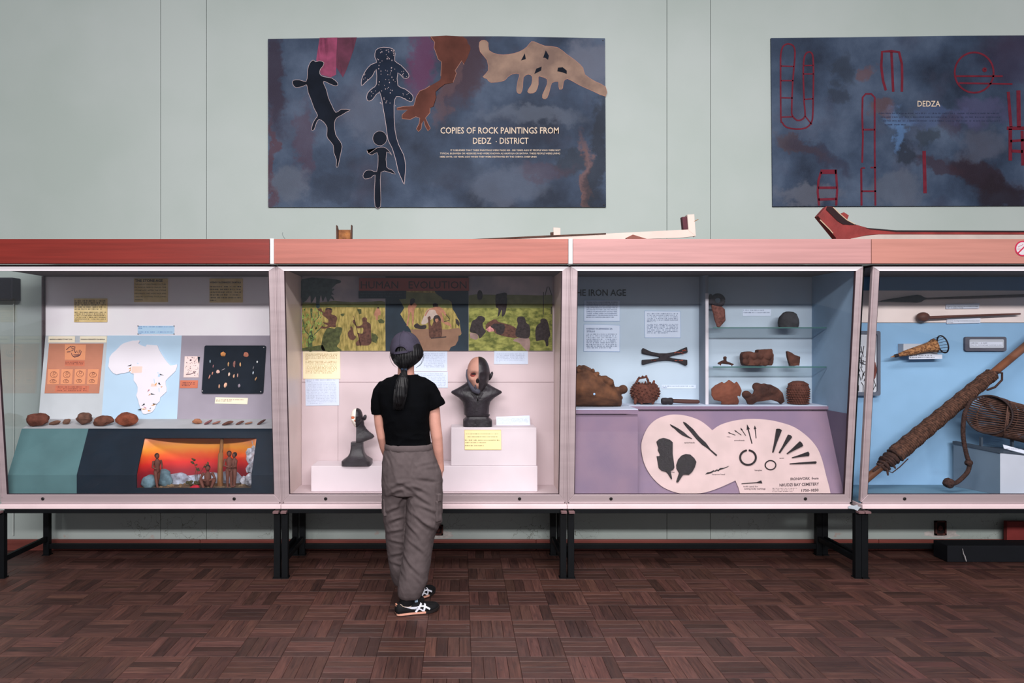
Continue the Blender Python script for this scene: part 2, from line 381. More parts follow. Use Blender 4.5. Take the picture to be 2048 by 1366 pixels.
# ================================================================ STANDS
BLACK = M('black_steel', (7, 10, 14), .55, .2, 9, .02, 90, metal=.0, spec=.15)
LIT_STEEL = M('lit_steel_end', (120, 92, 94), .6, .15, 20, .05, 90)  # black steel bracket tops, overhead light worked into a brownish colour
XE = [(-2.975, -1.160), (-1.150, .681), (.691, 2.525), (2.585, 4.42)]
st_lab = ['black steel stand under the stone age case', 'black steel stand under the human evolution case', 'black steel stand under the iron age case', 'black steel stand under the blue case of hunting gear']
for (xa, xb), lab in zip([XE[0], XE[1], (XE[2][0], 2.578), (2.580, XE[3][1])], st_lab):
    t = thing('display_stand', lab, 'stand', ((xa+xb)/2, 4.9, 0))
    h = .04
    for lx in (xa, xb-h):
        for ly in (4.625, 5.13):
            obj('leg', MB().box(lx, lx+h, ly, ly+h, 0, .445 if ly > 5 else .43), BLACK, t, bevel=.002)
            obj('foot_plate', MB().box(lx-.006, lx+h+.006, ly-.006, ly+h+.006, 0, .006), BLACK, t)
        obj('bracket', MB().box(lx+.002, lx+h-.002, 4.588, 4.628, .424, .437), LIT_STEEL, t, bevel=.001)
        obj('side_stretcher', MB().box(lx+.008, lx+h-.008, 4.665, 5.13, .10, .135), BLACK, t, bevel=.002)
    obj('rear_stretcher', MB().box(xa+h, xb-h, 5.135, 5.165, .045, .08), BLACK, t, bevel=.002)
    obj('top_rail', MB().box(xa+h, xb-h, 4.632, 4.662, .417, .445), BLACK, t, bevel=.002)
    obj('rear_rail', MB().box(xa+h, xb-h, 5.13, 5.16, .417, .445), BLACK, t, bevel=.002)

# ================================================================ DISPLAY CASES
ALU = M('anodised_aluminium', (196, 178, 182), .42, .07, 3, .03, 120, metal=.35, stretch=(.3, .3, 6), spec=.5)
ALU_LIT = M('lit_aluminium', (255, 250, 255), .4, .04, 3, .02, 120, metal=.0, stretch=(.3, .3, 6)); ALU2 = M('painted_sill', (244, 220, 224), .5, .05, 4, .02, 60)  # top rail aluminium lightened, the light its lip catches worked into the colour
GLASS = glass('case_glass')
fasc = [M('fascia_wood_a', (130, 42, 34), .4, .12, 7, .03, 60, stretch=(.25, 1, 7), coat=.1), M('fascia_wood_b', (176, 106, 94), .36, .1, 7, .03, 60, stretch=(.25, 1, 7), coat=.1),  # boards lighten to the right: sheen worked into the wood colours
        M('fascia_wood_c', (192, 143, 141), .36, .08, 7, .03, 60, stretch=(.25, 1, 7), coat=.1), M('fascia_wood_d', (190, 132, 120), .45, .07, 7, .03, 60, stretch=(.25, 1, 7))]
LIDM = M('case_lid', (96, 82, 84), .7, .1, 6, .02)
LOCK = M('lock_rubber', (28, 24, 26), .5, .1, 30, 0)
FY, FZ, TY, TZ = 4.66, .487, 4.519, 1.992            # leaning front: bottom and top edge
def fr(z): return FY+(TY-FY)*(z-FZ)/(TZ-FZ)
FRN = V(1, 0, 0).cross(V(0, TY-FY, TZ-FZ)).normalized()
if FRN.y > 0: FRN = -FRN
def fpt(x, z): return V(x, fr(z), z)
BACK = 5.15
KALB = 1.12
inner = {'stone': M('white_backboard', (232, 225, 231), .75, .03, 4, .02, 300), 'evo': M('cream_backboard', (194, 176, 180), .75, .04, 5, .02, 200),
         'iron': M('pale_blue_backboard', (167, 182, 197), .75, .03, 4, .02, 300), 'gear': M('blue_backboard', (131, 169, 203), .75, .04, 4, .03, 260)}
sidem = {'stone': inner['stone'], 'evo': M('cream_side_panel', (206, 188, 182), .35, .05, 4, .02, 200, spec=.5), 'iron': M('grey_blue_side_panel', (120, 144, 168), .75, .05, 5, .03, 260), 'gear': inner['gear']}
keys = ['stone', 'evo', 'iron', 'gear']
labs = ['glass display case with stone age tools and a map of Africa', 'glass display case with the human evolution mural and two busts',
        'glass display case with pottery on shelves under the words THE IRON AGE', 'glass display case lined in blue with spear, club and traps']
FAY = 4.475
fx = [(XP(-64, FAY), XP(539, FAY)), (XP(548, FAY), XP(1136.5, FAY)), (XP(1146, FAY), XP(1742.4, FAY)), (XP(1743.6, FAY), XP(2330, FAY))]
CASE = {}
FRBACK = M('frame_shadow_gap', (40, 26, 32), .7, .1, 10, 0)
for i, k in enumerate(keys):
    xa, xb = XE[i]; t = thing('display_case', labs[i], 'display case', ((xa+xb)/2, 4.9, .4455)); CASE[k] = t
    sw = .043
    n = FRN
    def member(name, q, t0=-.02, t1=.006): return obj(name, MB().prism([fpt(x, z) for x, z in q], n, t0, t1), ALU_LIT if name == 'top_rail' else ALU, t, bevel=.0015)
    member('stile', [(xa, FZ), (xa+sw, FZ+.048), (xa+sw, TZ-.027), (xa, TZ)])
    member('stile', [(xb, FZ), (xb-sw, FZ+.048), (xb-sw, TZ-.027), (xb, TZ)])
    member('top_rail', [(xa, TZ), (xa+sw, TZ-.027), (xb-sw, TZ-.027), (xb, TZ)])
    member('bottom_rail', [(xa, FZ), (xb, FZ), (xb-sw, FZ+.048), (xa+sw, FZ+.048)], t1=.012)
    for x in (xa+.013, xb-.013): obj('stile_bead', MB().prism([fpt(x-.003, FZ+.03), fpt(x+.003, FZ+.03), fpt(x+.003, TZ-.02), fpt(x-.003, TZ-.02)], n, .006, .010), ALU, t)
    gk = MB()
    for q in ([(xa+sw, FZ+.044), (xb-sw, FZ+.044), (xb-sw, FZ+.05), (xa+sw, FZ+.05)], [(xa+sw-.002, FZ+.048), (xa+sw+.004, FZ+.048), (xa+sw+.004, TZ-.027), (xa+sw-.002, TZ-.027)],
              [(xb-sw+.002, FZ+.048), (xb-sw-.004, FZ+.048), (xb-sw-.004, TZ-.027), (xb-sw+.002, TZ-.027)]): gk.prism([fpt(*p) for p in q], n, -.012, .002)
    obj('gasket', gk, FRBACK, t)
    obj('front_pane', MB().prism([fpt(xa+sw-.008, FZ+.04), fpt(xb-sw+.008, FZ+.04), fpt(xb-sw+.008, TZ-.02), fpt(xa+sw-.008, TZ-.02)], n, -.012, -.007), GLASS, t)
    for x in ((xa+.28), (xb-.30)): obj('lock', MB().lathe(fpt(x, FZ+.022)+n*.012, [(.0105, -.004), (.0105, .003), (.007, .006), (.001, .006)], 16, n), LOCK, t, smooth=40)
    obj('ledge', MB().box(xa+.01, xb-.01, 4.648, 4.70, .474, FZ), ALU, t, bevel=.002)
    obj('sill', MB().box(xa if i in (0, 3) else xa-.004, xb-(.012 if i == 2 else -.004), 4.628, 5.18, .4455, .4735), ALU2, t, bevel=.003)
    obj('case_floor', MB().box(xa+.006, xb-.006, 4.67, 5.17, .4745, .5), inner[k] if k != 'gear' else M('gear_floor', (96, 128, 148), .8, .05, 5, 0), t)
    if k != 'gear': obj('back_panel', MB().box(xa+.006, xb-.006, BACK, 5.17, .5, 1.988), inner[k], t)
    obj('inner_ceiling', MB().box(xa, xb, 4.53, 5.17, 1.99, 2.004), LIDM, t)
    obj('lid', MB().box(xa-.004, xb+.004, FAY+.023, 5.19, 2.118, 2.135), LIDM, t)
    a, b = fx[i]
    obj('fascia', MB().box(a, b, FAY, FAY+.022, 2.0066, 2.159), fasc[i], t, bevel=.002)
    obj('fascia_backing', MB().box(a, b, FAY+.023, 4.53, 2.0075, 2.117), FRBACK, t)
    sides = []
    if not (k == 'stone'): sides.append((xa+.003, xa+.012, k == 'gear'))
    if k != 'gear': sides.append((xb-.012, xb-.003, False))
    else: sides.append((xb-.012, xb-.003, False))
    if k == 'stone': sides.insert(0, (xa+.003, xa+.009, True))
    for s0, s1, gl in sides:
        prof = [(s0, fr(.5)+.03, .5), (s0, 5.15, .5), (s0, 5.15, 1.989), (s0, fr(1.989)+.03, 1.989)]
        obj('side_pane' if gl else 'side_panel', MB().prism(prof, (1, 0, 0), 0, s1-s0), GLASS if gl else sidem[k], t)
KALB = .71
WHITE = M('white_paint', (232, 228, 230), .5, .03, 6, .01)
for i, (a, b) in enumerate(((540, 547.5), (1137, 1145.5))):
    obj('cover_strip', MB().box(XP(a, FAY-.008), XP(b, FAY-.008), FAY-.009, FAY+.02, 2.0035, 2.161), WHITE, CASE[keys[i+1]], bevel=.002)
for i, xm_ in ((1, -1.155), (2, .686)):       # grooved cover over the joint between two cases
    for x0_, x1_, d0 in ((-.011, -.004, .004), (-.0035, .0035, .002), (.004, .011, .004)):
        obj('joint_cover', MB().prism([fpt(xm_+x0_, FZ-.012), fpt(xm_+x1_, FZ-.012), fpt(xm_+x1_, TZ), fpt(xm_+x0_, TZ)], FRN, -.014, d0), ALU, CASE[keys[i]], bevel=.001)
DKRED = M('dark_red_post', (70, 34, 40), .5, .1, 6, 0)
obj('corner_post', MB().box(-2.985, -2.968, 5.13, 5.17, 1.0, 1.989), DKRED, CASE['stone'])
obj('side_edge', MB().prism([fpt(-2.972, .54)+V(0, .03, 0), fpt(-2.972, 1.98)+V(0, .03, 0), fpt(-2.972, 1.98)+V(0, .045, 0), fpt(-2.972, .54)+V(0, .045, 0)], (1, 0, 0), 0, .01), DKRED, CASE['stone'])
obj('gap_shade_strip', MB().prism([fpt(2.541, .46)+V(0, .06, 0), fpt(2.570, .46)+V(0, .06, 0), fpt(2.570, 2.0)+V(0, .06, 0), fpt(2.541, 2.0)+V(0, .06, 0)], (0, 1, 0), 0, .03), BLACK, CASE['gear'])  # black strip added as the shade of the gap and dark case side
KALB = 1.12
# ================================================================ STONE AGE CASE
t = CASE['stone']; xa, xb = -2.966, -1.170
S1 = slope(5.146, 1.568, 5.06, .98)
def band(name, prof, x0, x1, mat, th=.01, parent=t):     # board following a side profile of (y, z) points
    mb = MB()
    for (y1, z1), (y2, z2) in zip(prof[:-1], prof[1:]):
        n = V(1, 0, 0).cross(V(0, y2-y1, z2-z1)).normalized()
        if n.y > 0 or (abs(n.y) < 1e-6 and n.z < 0): n = -n
        mb.prism([(x0, y1, z1), (x1, y1, z1), (x1, y2, z2), (x0, y2, z2)], n, -th, 0)
    return obj(name, mb, mat, parent)
LGREY = M('pale_grey_felt', (180, 184, 189), .85, .04, 8, .04, 300); LBLUE = M('sea_blue_card', (170, 194, 215), .8, .03, 6, .02, 300)
MAUVE = M('mauve_grey_felt', (148, 140, 152), .85, .05, 8, .04, 300); SHELFG = M('grey_shelf_felt', (164, 164, 168), .85, .05, 10, .04, 300)
TEAL = M('teal_felt', (74, 104, 108), .85, .08, 6, .01, 280); NAVY = M('navy_felt', (15, 28, 40), .85, .12, 8, .01, 280)
pr1 = [(5.146, 1.568), (5.06, .98)]
xs = [xa, XP(215, 5.146), XP(363.5, 5.146), xb]
for nm, a, b, m in (('backdrop_board', xs[0], xs[1], LGREY), ('backdrop_board', xs[1], xs[2], LBLUE), ('backdrop_board', xs[2], xs[3], MAUVE)):
    o = band(nm, pr1, a, b, m)
    o['label'] = 'light blue sloping board' if m is LBLUE else ('pale grey sloping board' if m is LGREY else 'mauve grey sloping board')
band('tool_shelf', [(5.06, .98), (4.868, .935)], xa, xb, SHELFG)
pr2 = [(4.868, .935), (4.718, .648), (4.718, .502)]
XT = -2.515
band('front_board', pr2, xa, XT, TEAL)['label'] = 'teal felt board'
mb = MB(); TT = .208
ymid, zmid = 4.868-.15*TT, .935-.287*TT
def seg(mb, y1, z1, y2, z2, x0, x1, th=.01):
    n = V(1, 0, 0).cross(V(0, y2-y1, z2-z1)).normalized(); n = -n if n.y > 0 else n
    mb.prism([(x0, y1, z1), (x1, y1, z1), (x1, y2, z2), (x0, y2, z2)], n, -th, 0)
ox0, ox1, oz = -2.125, -1.37, .563
seg(mb, 4.868, .935, ymid, zmid, XT, xb)
for a, b in ((XT, ox0), (ox1, xb)): seg(mb, ymid, zmid, 4.718, .648, a, b); seg(mb, 4.718, .648, 4.718, oz, a, b)
seg(mb, 4.718, oz, 4.718, .502, XT, xb)
obj('diorama_front', mb, NAVY, t)['label'] = 'dark navy board with a window into the diorama'
# ---- cards on the white back
PB = yplane(BACK)
CREAMY = M('yellowed_card', (214, 186, 128), .75, .06, 14, .0, c2=(226, 202, 152)); CREAM = M('cream_label', (238, 220, 196), .75, .03, 12, 0)
EDGE = M('card_edge', (70, 62, 40), .7, .1, 12, 0)
card('text_card', 'yellowed text card lying half in shadow, left of the STONE AGE card', [(148, 597), (214, 644)], PB, CREAMY, t1=.008, ink=INK,
     lines=rows(149.5, 212, 603, 4.1, 5, 2.6, .9)+rows(149.5, 213, 625.5, 3.4, 6, 2.0, .15))
card('title_card', 'yellowed card headed THE STONE AGE', [(268, 557), (335, 604)], PB, CREAMY, t1=.008,
     text=[('THE STONE AGE', 270, 563.7, 325.5, 5.0, .03), ('THE EARLIEST IDENTIFIABLE CULTURE', 269.5, 570, 332, 2.6, .0), ('IN WHICH MAN IS CALLED THE', 269.5, 576, 332, 2.6), ('STONE AGE, AFTER THE STONE', 269.5, 582, 332, 2.6),
           ('IMPLEMENTS THAT WERE MADE AND', 269.5, 588.3, 332, 2.6), ('USED AS CUTTING TOOLS AND', 269.5, 594.5, 332, 2.6), ('WEAPONS.', 270, 600.7, 286, 2.6)])
card('text_card', 'yellowed card headed NYENGO YA ZIPANGIZO ZA MIYALA', [(419, 557), (485, 605)], PB, CREAMY, t1=.008,
     text=[('NYENGO YA ZIPANGIZO ZA MIYALA', 420, 566.3, 482, 3.0, .035)], lines=rows(420, 484, 574.5, 5.5, 6, 2.6, .25))
BLUEC = M('blue_card', (176, 206, 236), .75, .03, 10, 0); BINK = M('blue_ink', (92, 130, 184), .8, .1, 20, 0)
bc = card('text_strip', 'pale blue strip of text pinned above the Africa map', [(275.5, 651.5), (348.5, 668.5)], PB, BLUEC, ink=BINK, lines=[(277, 347, 654.6, 2.2), (277, 285, 657.8, 2.0), (277, 347, 665, 2.2), (277, 285, 668, 2.0)])
PIN = M('dark_pin', (48, 42, 40), .4, .1, 20, 0)
for a, b in ((276, 652), (348, 652), (276, 668), (348, 668)): obj('pin', MB().ell(PB.hit(a, b, .005), (.004, .004, .004), 8, 6), PIN, bc, smooth=180)
# ---- labels and posters on the sloping board
card('small_label', 'cream label reading MAKING A SIMPLE STONE TOOL', [(97, 672.5), (150, 672.5), (149.5, 685), (96.5, 685)], S1, CREAM, text=[('MAKING A SIMPLE STONE TOOL', 99.5, 679.8, 145, 2.2, .04)])
card('small_label', 'cream label reading KUPANGA CHIPANGIZO CHA MWALA', [(160, 672.5), (213.5, 672.5), (213, 685), (159.5, 685)], S1, CREAM, text=[('KUPANGA CHIPANGIZO CHA MWALA', 161.5, 679.8, 210, 2.2, .04)])
ORANGE = M('terracotta_card', (178, 118, 96), .8, .06, 10, .02, 200); OR2 = M('terracotta_patch', (188, 108, 84), .8, .06, 14, 0); OR3 = M('ochre_panel', (210, 140, 104), .8, .04, 14, 0); SEP = M('sepia_ink', (104, 60, 56), .8, .1, 20, 0); PUR = M('purple_ink', (66, 42, 60), .8, .1, 20, 0)
po = card('stone_tool_poster', 'terracotta poster with drawings of how a stone tool is chipped', [(98, 687), (207, 687), (198, 786.5), (89, 786.5)], S1, ORANGE, cat='poster')
z = lambda p: ZM(80, 665, 10.507, p)
pm = MB()
for q in ([(525, 250), (965, 255), (945, 575), (520, 570)], [(170, 770), (410, 770), (395, 1085), (150, 1085)], [(455, 770), (690, 770), (665, 1085), (430, 1085)], [(735, 770), (965, 770), (940, 1085), (715, 1085)], [(1010, 770), (1235, 770), (1205, 1085), (985, 1085)]): obj('drawing_panel', MB().plate(z(q), S1, .003, .0036), OR3, po)
pm = MB()
for q in ([(530, 590), (935, 590), (935, 705), (520, 705)], [(330, 1115), (1030, 1120), (1020, 1250), (310, 1245)]): obj('caption_patch', MB().plate(z(q), S1, .003, .0036), OR2, po)
pm = MB(); ring = lambda cx, cy, rx, ry, n=14, a0=0, a1=2*math.pi: [(cx+rx*math.cos(a0+(a1-a0)*i/n), cy+ry*math.sin(a0+(a1-a0)*i/n)) for i in range(n+1)]
for cx, cy, rx, ry in ((290, 885, 72, 65), (560, 885, 72, 70), (840, 870, 72, 66), (1113, 890, 72, 55), (275, 1025, 68, 36), (545, 1025, 58, 36), (820, 1018, 60, 32), (1090, 1022, 62, 34)):
    obj('flake_drawing', MB().stroke(z(ring(cx, cy, rx, ry)), S1, .7, .0037, .0042).stroke(z(ring(cx+8, cy-ry*.45, rx*.35, ry*.4, 8)), S1, .8, .0037, .0042).stroke(z([(cx-rx*.5, cy), (cx-rx*.1, cy+ry*.5), (cx+rx*.5, cy+ry*.55)]), S1, .5, .0037, .0042), SEP, po)
for k in range(2): scribble(pm, 131, 168, 725.5+3.2*k, 2.2, S1, .0041, 50+k)
for k in range(3): scribble(pm, 114, 175, 775+3.6*k, 2.4, S1, .0041, 60+k)
obj('caption_print', pm, SEP, po)
pm = MB()
for q in ([(550, 365), (600, 320), (655, 285)], [(565, 410), (640, 405)], [(650, 315), (690, 290), (735, 300), (728, 380), (740, 430)], [(660, 340), (700, 330), (690, 380), (650, 385)], [(745, 430), (770, 380), (780, 430), (800, 370), (815, 440), (840, 360), (865, 400), (850, 460), (800, 500), (720, 520), (675, 480), (660, 430)], [(690, 500), (840, 480)], [(700, 470), (830, 455)]): pm.stroke(z(q), S1, 1.3, .0037, .0042)
obj('hand_drawing', pm, PUR, po)
# ---- map of Africa
z = lambda p: ZM(205, 665, 8.0375, p)
AFR = z([(585, 122), (600, 138), (575, 175), (620, 205), (690, 228), (712, 195), (800, 200), (882, 207), (910, 280), (960, 365), (1010, 440), (1060, 500), (1090, 530), (1140, 525), (1200, 512), (1195, 560), (1170, 620), (1110, 680), (1050, 735), (1012, 780), (1015, 840), (1032, 900), (1028, 950), (975, 1000), (925, 1045), (918, 1105), (868, 1150), (840, 1225), (800, 1275), (760, 1295), (690, 1310), (650, 1305), (632, 1270), (610, 1215), (585, 1150), (570, 1080), (542, 1010), (562, 950), (565, 880), (545, 830), (500, 770), (502, 720), (502, 665), (460, 655), (440, 628), (360, 650), (290, 660), (225, 675), (170, 650), (125, 600), (92, 545), (105, 470), (110, 400), (150, 340), (210, 290), (260, 240), (290, 205), (345, 170), (430, 145), (480, 130), (540, 130)])
WPAP = M('white_map_card', (216, 210, 218), .75, .02, 6, 0)
af = obj('africa_map', MB().plate(AFR, S1, .001, .007), WPAP, None, 'white cut-out map of Africa on the light blue board', 'map')
lk = MB()
for q in ([(890, 690), (905, 665), (935, 670), (925, 710), (890, 712)], [(820, 740), (832, 745), (845, 820), (832, 815)], [(898, 890), (912, 890), (918, 955), (905, 950)], [(555, 488), (580, 492), (575, 505), (558, 500)], [(880, 640), (905, 645), (900, 658), (882, 655)]): obj('lake', MB().plate(z(q), S1, .007, .0076), LBLUE, af)
for q in ([(470, 545), (640, 545), (630, 645), (465, 650)], [(785, 820), (880, 830), (870, 868), (775, 868)]): obj('map_note', MB().plate(z(q), S1, .007, .0078), M('pink_note', (226, 192, 182), .8, .03, 20, 0), af)
fl = {'k': M('black_flag', (30, 36, 44), .6, .1, 9, 0), 'o': M('orange_flag', (214, 150, 66), .6, .1, 9, 0), 'p': M('magenta_flag', (176, 70, 90), .6, .1, 9, 0)}
for c, q in (('k', [(410, 542), (472, 518), (470, 535)]), ('o', [(432, 590), (465, 562), (465, 580)]), ('o', [(435, 628), (465, 590), (462, 612)]), ('k', [(930, 665), (988, 688), (935, 682)]), ('k', [(905, 812), (925, 808), (945, 842), (912, 830)]), ('o', [(850, 845), (878, 808), (880, 822), (862, 852)]), ('o', [(945, 868), (970, 868), (962, 885)]),
             ('p', [(732, 955), (755, 918), (768, 922)]), ('k', [(788, 975), (850, 998), (792, 998)]), ('o', [(748, 1012), (775, 988), (782, 998)]), ('k', [(640, 1180), (680, 1140), (692, 1158)]), ('k', [(820, 1140), (880, 1152), (825, 1162)]), ('o', [(790, 1172), (850, 1158), (830, 1175)]), ('p', [(668, 1188), (712, 1215), (700, 1218)]), ('k', [(572, 1245), (635, 1222), (630, 1250)]),
             ('o', [(655, 1222), (715, 1232), (655, 1240)]), ('k', [(765, 1228), (785, 1212), (780, 1225)]), ('o', [(740, 1245), (790, 1258), (745, 1268)])):
    obj('marker_flag', MB().prism([S1.hit(*p) for p in z(q)], S1.n, .010, .012).tube([S1.hit(*z(q)[1]), S1.hit(*z(q)[1])+S1.n*.012], .0008, 5), fl[c], af)
# ---- right part of the board
card('drawing_sheet', 'small speckled paper sketch beside the black tool board', [(369.5, 712.5), (399.5, 712.5), (397, 755), (367, 755)], S1, M('speckled_paper', (222, 196, 192), .8, .05, 10, 0, c2=(228, 204, 202)), cat='picture')
sp = MB(); rs = random.Random(5)
for _ in range(42):
    a, b = rs.uniform(371, 396), rs.uniform(715, 752); sp.stroke([(a, b), (a+rs.uniform(-2.5, 2.5), b+rs.uniform(-1.6, 1.6))], S1, rs.uniform(.5, 1.1), .0032, .0037)
sp.stroke([(372, 749), (382, 748), (392, 743)], S1, 1.3, .0032, .0037); sp.plate([(379.5, 719), (383, 718.5), (383, 721.5), (379.5, 722)], S1, .0032, .0037)
obj('sketch_marks', sp, PUR, bpy.data.objects['drawing_sheet'])
obj('torn_corner', MB().plate([(395, 713), (400, 713.5), (398, 728), (396.5, 724)], S1, .0032, .0037), NAVY, bpy.data.objects['drawing_sheet'])
card('small_label', 'terracotta label under the speckled sketch', [(360.5, 760.5), (396, 760.5), (395, 776), (359.5, 776)], S1, OR2, ink=PUR, lines=[(364, 392, 766, 2.0), (364, 391, 769, 2.0), (364, 381, 772, 2.0)])
def rrect(x0, y0, x1, y1, r, sh=0.0, n=5):
    pts = []
    for cx, cy, a in ((x1-r, y0+r, -90), (x1-r, y1-r, 0), (x0+r, y1-r, 90), (x0+r, y0+r, 180)):
        for i in range(n+1):
            u = math.radians(a+90*i/n); X = cx+r*math.cos(u); Yy = cy+r*math.sin(u); pts.append((X+sh*(y1-Yy)/(y1-y0), Yy))
    return pts
tb = obj('tool_board', MB().plate(rrect(403, 691, 526, 787, 3.5, 6.0), S1, .001, .012), M('black_felt', (22, 30, 40), .85, .15, 9, .05, 280), None, 'black felt board with rounded corners holding small stone tools', 'board')
for a, b in ((527.5, 695), (521.5, 783.5), (404.8, 782)): obj('pin', MB().ell(S1.hit(a, b, .013), (.004, .004, .004), 8, 6), WHITE, tb, smooth=180)
z = lambda p: ZM(355, 680, 10.121, p)
chips = [(925, 285, 55, 48, 0, (186, 124, 72), 'ochre'), (1388, 293, 52, 52, 0, (168, 104, 84), 'red brown'), (660, 435, 14, 34, 0, (150, 170, 180), 0), (1614, 445, 16, 24, 0, (214, 220, 226), 0), (1030, 490, 15, 48, 0, (190, 148, 106), 0), (1148, 490, 24, 68, 0, (128, 88, 82), 0), (1270, 497, 18, 44, 0, (176, 136, 98), 0),
         (724, 533, 9, 36, 5, (150, 104, 110), 0), (1536, 560, 12, 34, 15, (110, 110, 116), 0), (820, 640, 36, 40, -30, (208, 168, 156), 0), (928, 597, 10, 38, 62, (150, 140, 144), 0), (708, 676, 13, 32, 15, (190, 130, 112), 0), (1045, 695, 19, 38, 5, (206, 180, 164), 0), (1140, 730, 17, 40, 5, (196, 150, 124), 0), (1217, 716, 13, 36, 0, (176, 136, 126), 0), (1532, 665, 14, 34, 8, (190, 200, 216), 0), (648, 742, 12, 42, 18, (200, 138, 124), 0), (1586, 786, 15, 40, 22, (176, 136, 96), 0),
         (843, 937, 16, 40, 0, (196, 150, 142), 0), (970, 912, 30, 52, 10, (206, 160, 136), 0), (1248, 925, 26, 38, 0, (140, 128, 140), 0)]
CHIPL = ['pale blue grey splinter under the felt board corner, above the plum sliver', 'star-like white crystal flake on the felt board', 'slim buff blade, first of the upright trio on the felt board', 'tall dark brown point, middle of the upright trio on the felt board', 'slim buff blade, last of the upright trio on the felt board', 'thin plum sliver on the felt board', 'dark grey splinter above the blue-white crystal', 'broad pink flake in the middle of the felt board',
         'thin grey splinter slanting beside the broad pink flake', 'small pink brown sliver above the slanting reddish one', 'cream flake under the first blade of the upright trio', 'buff flake under the tall dark brown point', 'narrow brown pink flake under the last blade of the trio', 'blue-white crystal splinter on the felt board', 'slanting reddish sliver near the felt board edge', 'slanting buff blade under the blue-white crystal', 'small two-lobed pink flake in the lowest row', 'largest pink flake in the lowest row of the felt board', 'grey violet flake in the lowest row of the felt board']
Mx = Matrix(((1, 0, 0), (0, 1, 0), (0, 0, 1)))
right, up = V(1, 0, 0), (V(1, 0, 0).cross(S1.n)).normalized(); up = up if up.z > 0 else -up
for i, (a, b, rx, ry, rot, c, nm) in enumerate(chips):
    (pa, pb), = z([(a, b)]); ctr = S1.hit(pa, pb, .016); s = 5.08/F/10.121
    th = math.radians(rot); e1 = right*math.cos(th)+up*math.sin(th)*-1; e2 = up*math.cos(th)+right*math.sin(th)
    MM = Matrix((e1, e2, -S1.n)).transposed()
    o = obj('stone_chip', MB().ico(ctr, (rx*s, ry*s, .005), 2, .3, 1.8, i, MM), M('chip_stone_%d' % (c[0]//12*1000+c[1]//12*10+c[2]//50), c, .6, .25, 60, .2, 120), None,
            ('rounded %s stone flake at the top of the black tool board' % nm) if nm else CHIPL[i-2], 'stone tool', smooth=35)
card('small_label', 'cream label under the black tool board', [(431, 794.5), (496, 796), (494.5, 808.5), (429.5, 807)], S1, CREAM, lines=[(432, 489, 800.2, 1.8), (432, 466, 802.8, 1.8)], ink=SEP)
# ---- stones lying on the grey shelf
def shelf_y(py):     # depth on the shelf board for a contact pixel
    return slope(5.06, .98, 4.868, .935).hit(300, py).y
stones = [(75.5, 829.5, 853, 21, (92, 52, 42), 'large flat-topped red brown stone at the glass end of the grey shelf', 5), (110, 843, 850.5, 11, (110, 78, 64), 'thin pointed brown stone next to the flat-topped one on the shelf', 12), (133, 839.5, 849, 7.5, (104, 76, 64), 'small pointed dark stone between the thin one and the round boulder', 20),
          (168.5, 828.5, 850, 15.5, (92, 64, 54), 'rounded grey brown boulder below the terracotta poster', 0), (207, 834.5, 852.5, 20, (94, 58, 46), 'lemon-shaped brown stone beside the largest boulder', 8), (254, 826, 853, 19.5, (118, 62, 44), 'largest rust coloured boulder under the Africa map', 0)]
tools = [(394.5, 838.5, 848.5, 9.5, (150, 98, 72), 'tan oval pebble first in the row of small tools', 0), (416.5, 840.5, 850, 9.5, (120, 76, 78), 'plum coloured slanting stone tool next to the tan pebble', 28), (433, 841.5, 849, 9, (124, 84, 76), 'pinkish brown stone blade', 18), (456, 839, 851, 12, (96, 62, 54), 'widest dark brown hand axe in the row of small tools', 16), (480, 841, 850, 9, (98, 64, 58), 'small dark slanting stone tool beside the widest hand axe', 22), (497.5, 843, 849, 8.5, (122, 84, 68), 'thin light brown flake in the row of small tools', 14), (523, 841, 850, 10, (72, 46, 44), 'long dark stone blade at the end of the row of small tools', 30)]
for i, (cx, ty, by, hw, c, lab, rot) in enumerate(stones+tools):
    Y = shelf_y(by); s = Y/F; zc = ZP((ty+by)/2, Y); rz = (by-ty)/2*s
    MM = Matrix.Rotation(math.radians(-rot), 3, 'Y')
    kk = max(.35, abs(math.sin(math.radians(rot)))*hw*s/rz if rot else 0)
    rzz = rz*1.08 if not rot or i < 6 else max(rz*.55, .006)
    big = i < 6
    mb = MB().ico(V(XP(cx, Y), Y, zc), (hw*s*1.03, max(rz*(1.0 if big else .8), .012), rzz), 3 if big else 2, .24, 1.5, i+3, MM)
    zl = min(v.z for v in mb.v); zs = .935+(Y-4.868)/(5.06-4.868)*.045
    for v in mb.v: v.z += zs-zl+.001
    obj('stone_tool' if not big else 'stone', mb, M('stone_%d' % i, c, .8, .3, 22, .35, 50), None, lab, 'stone' if big else 'stone tool', smooth=28 if big else 40)
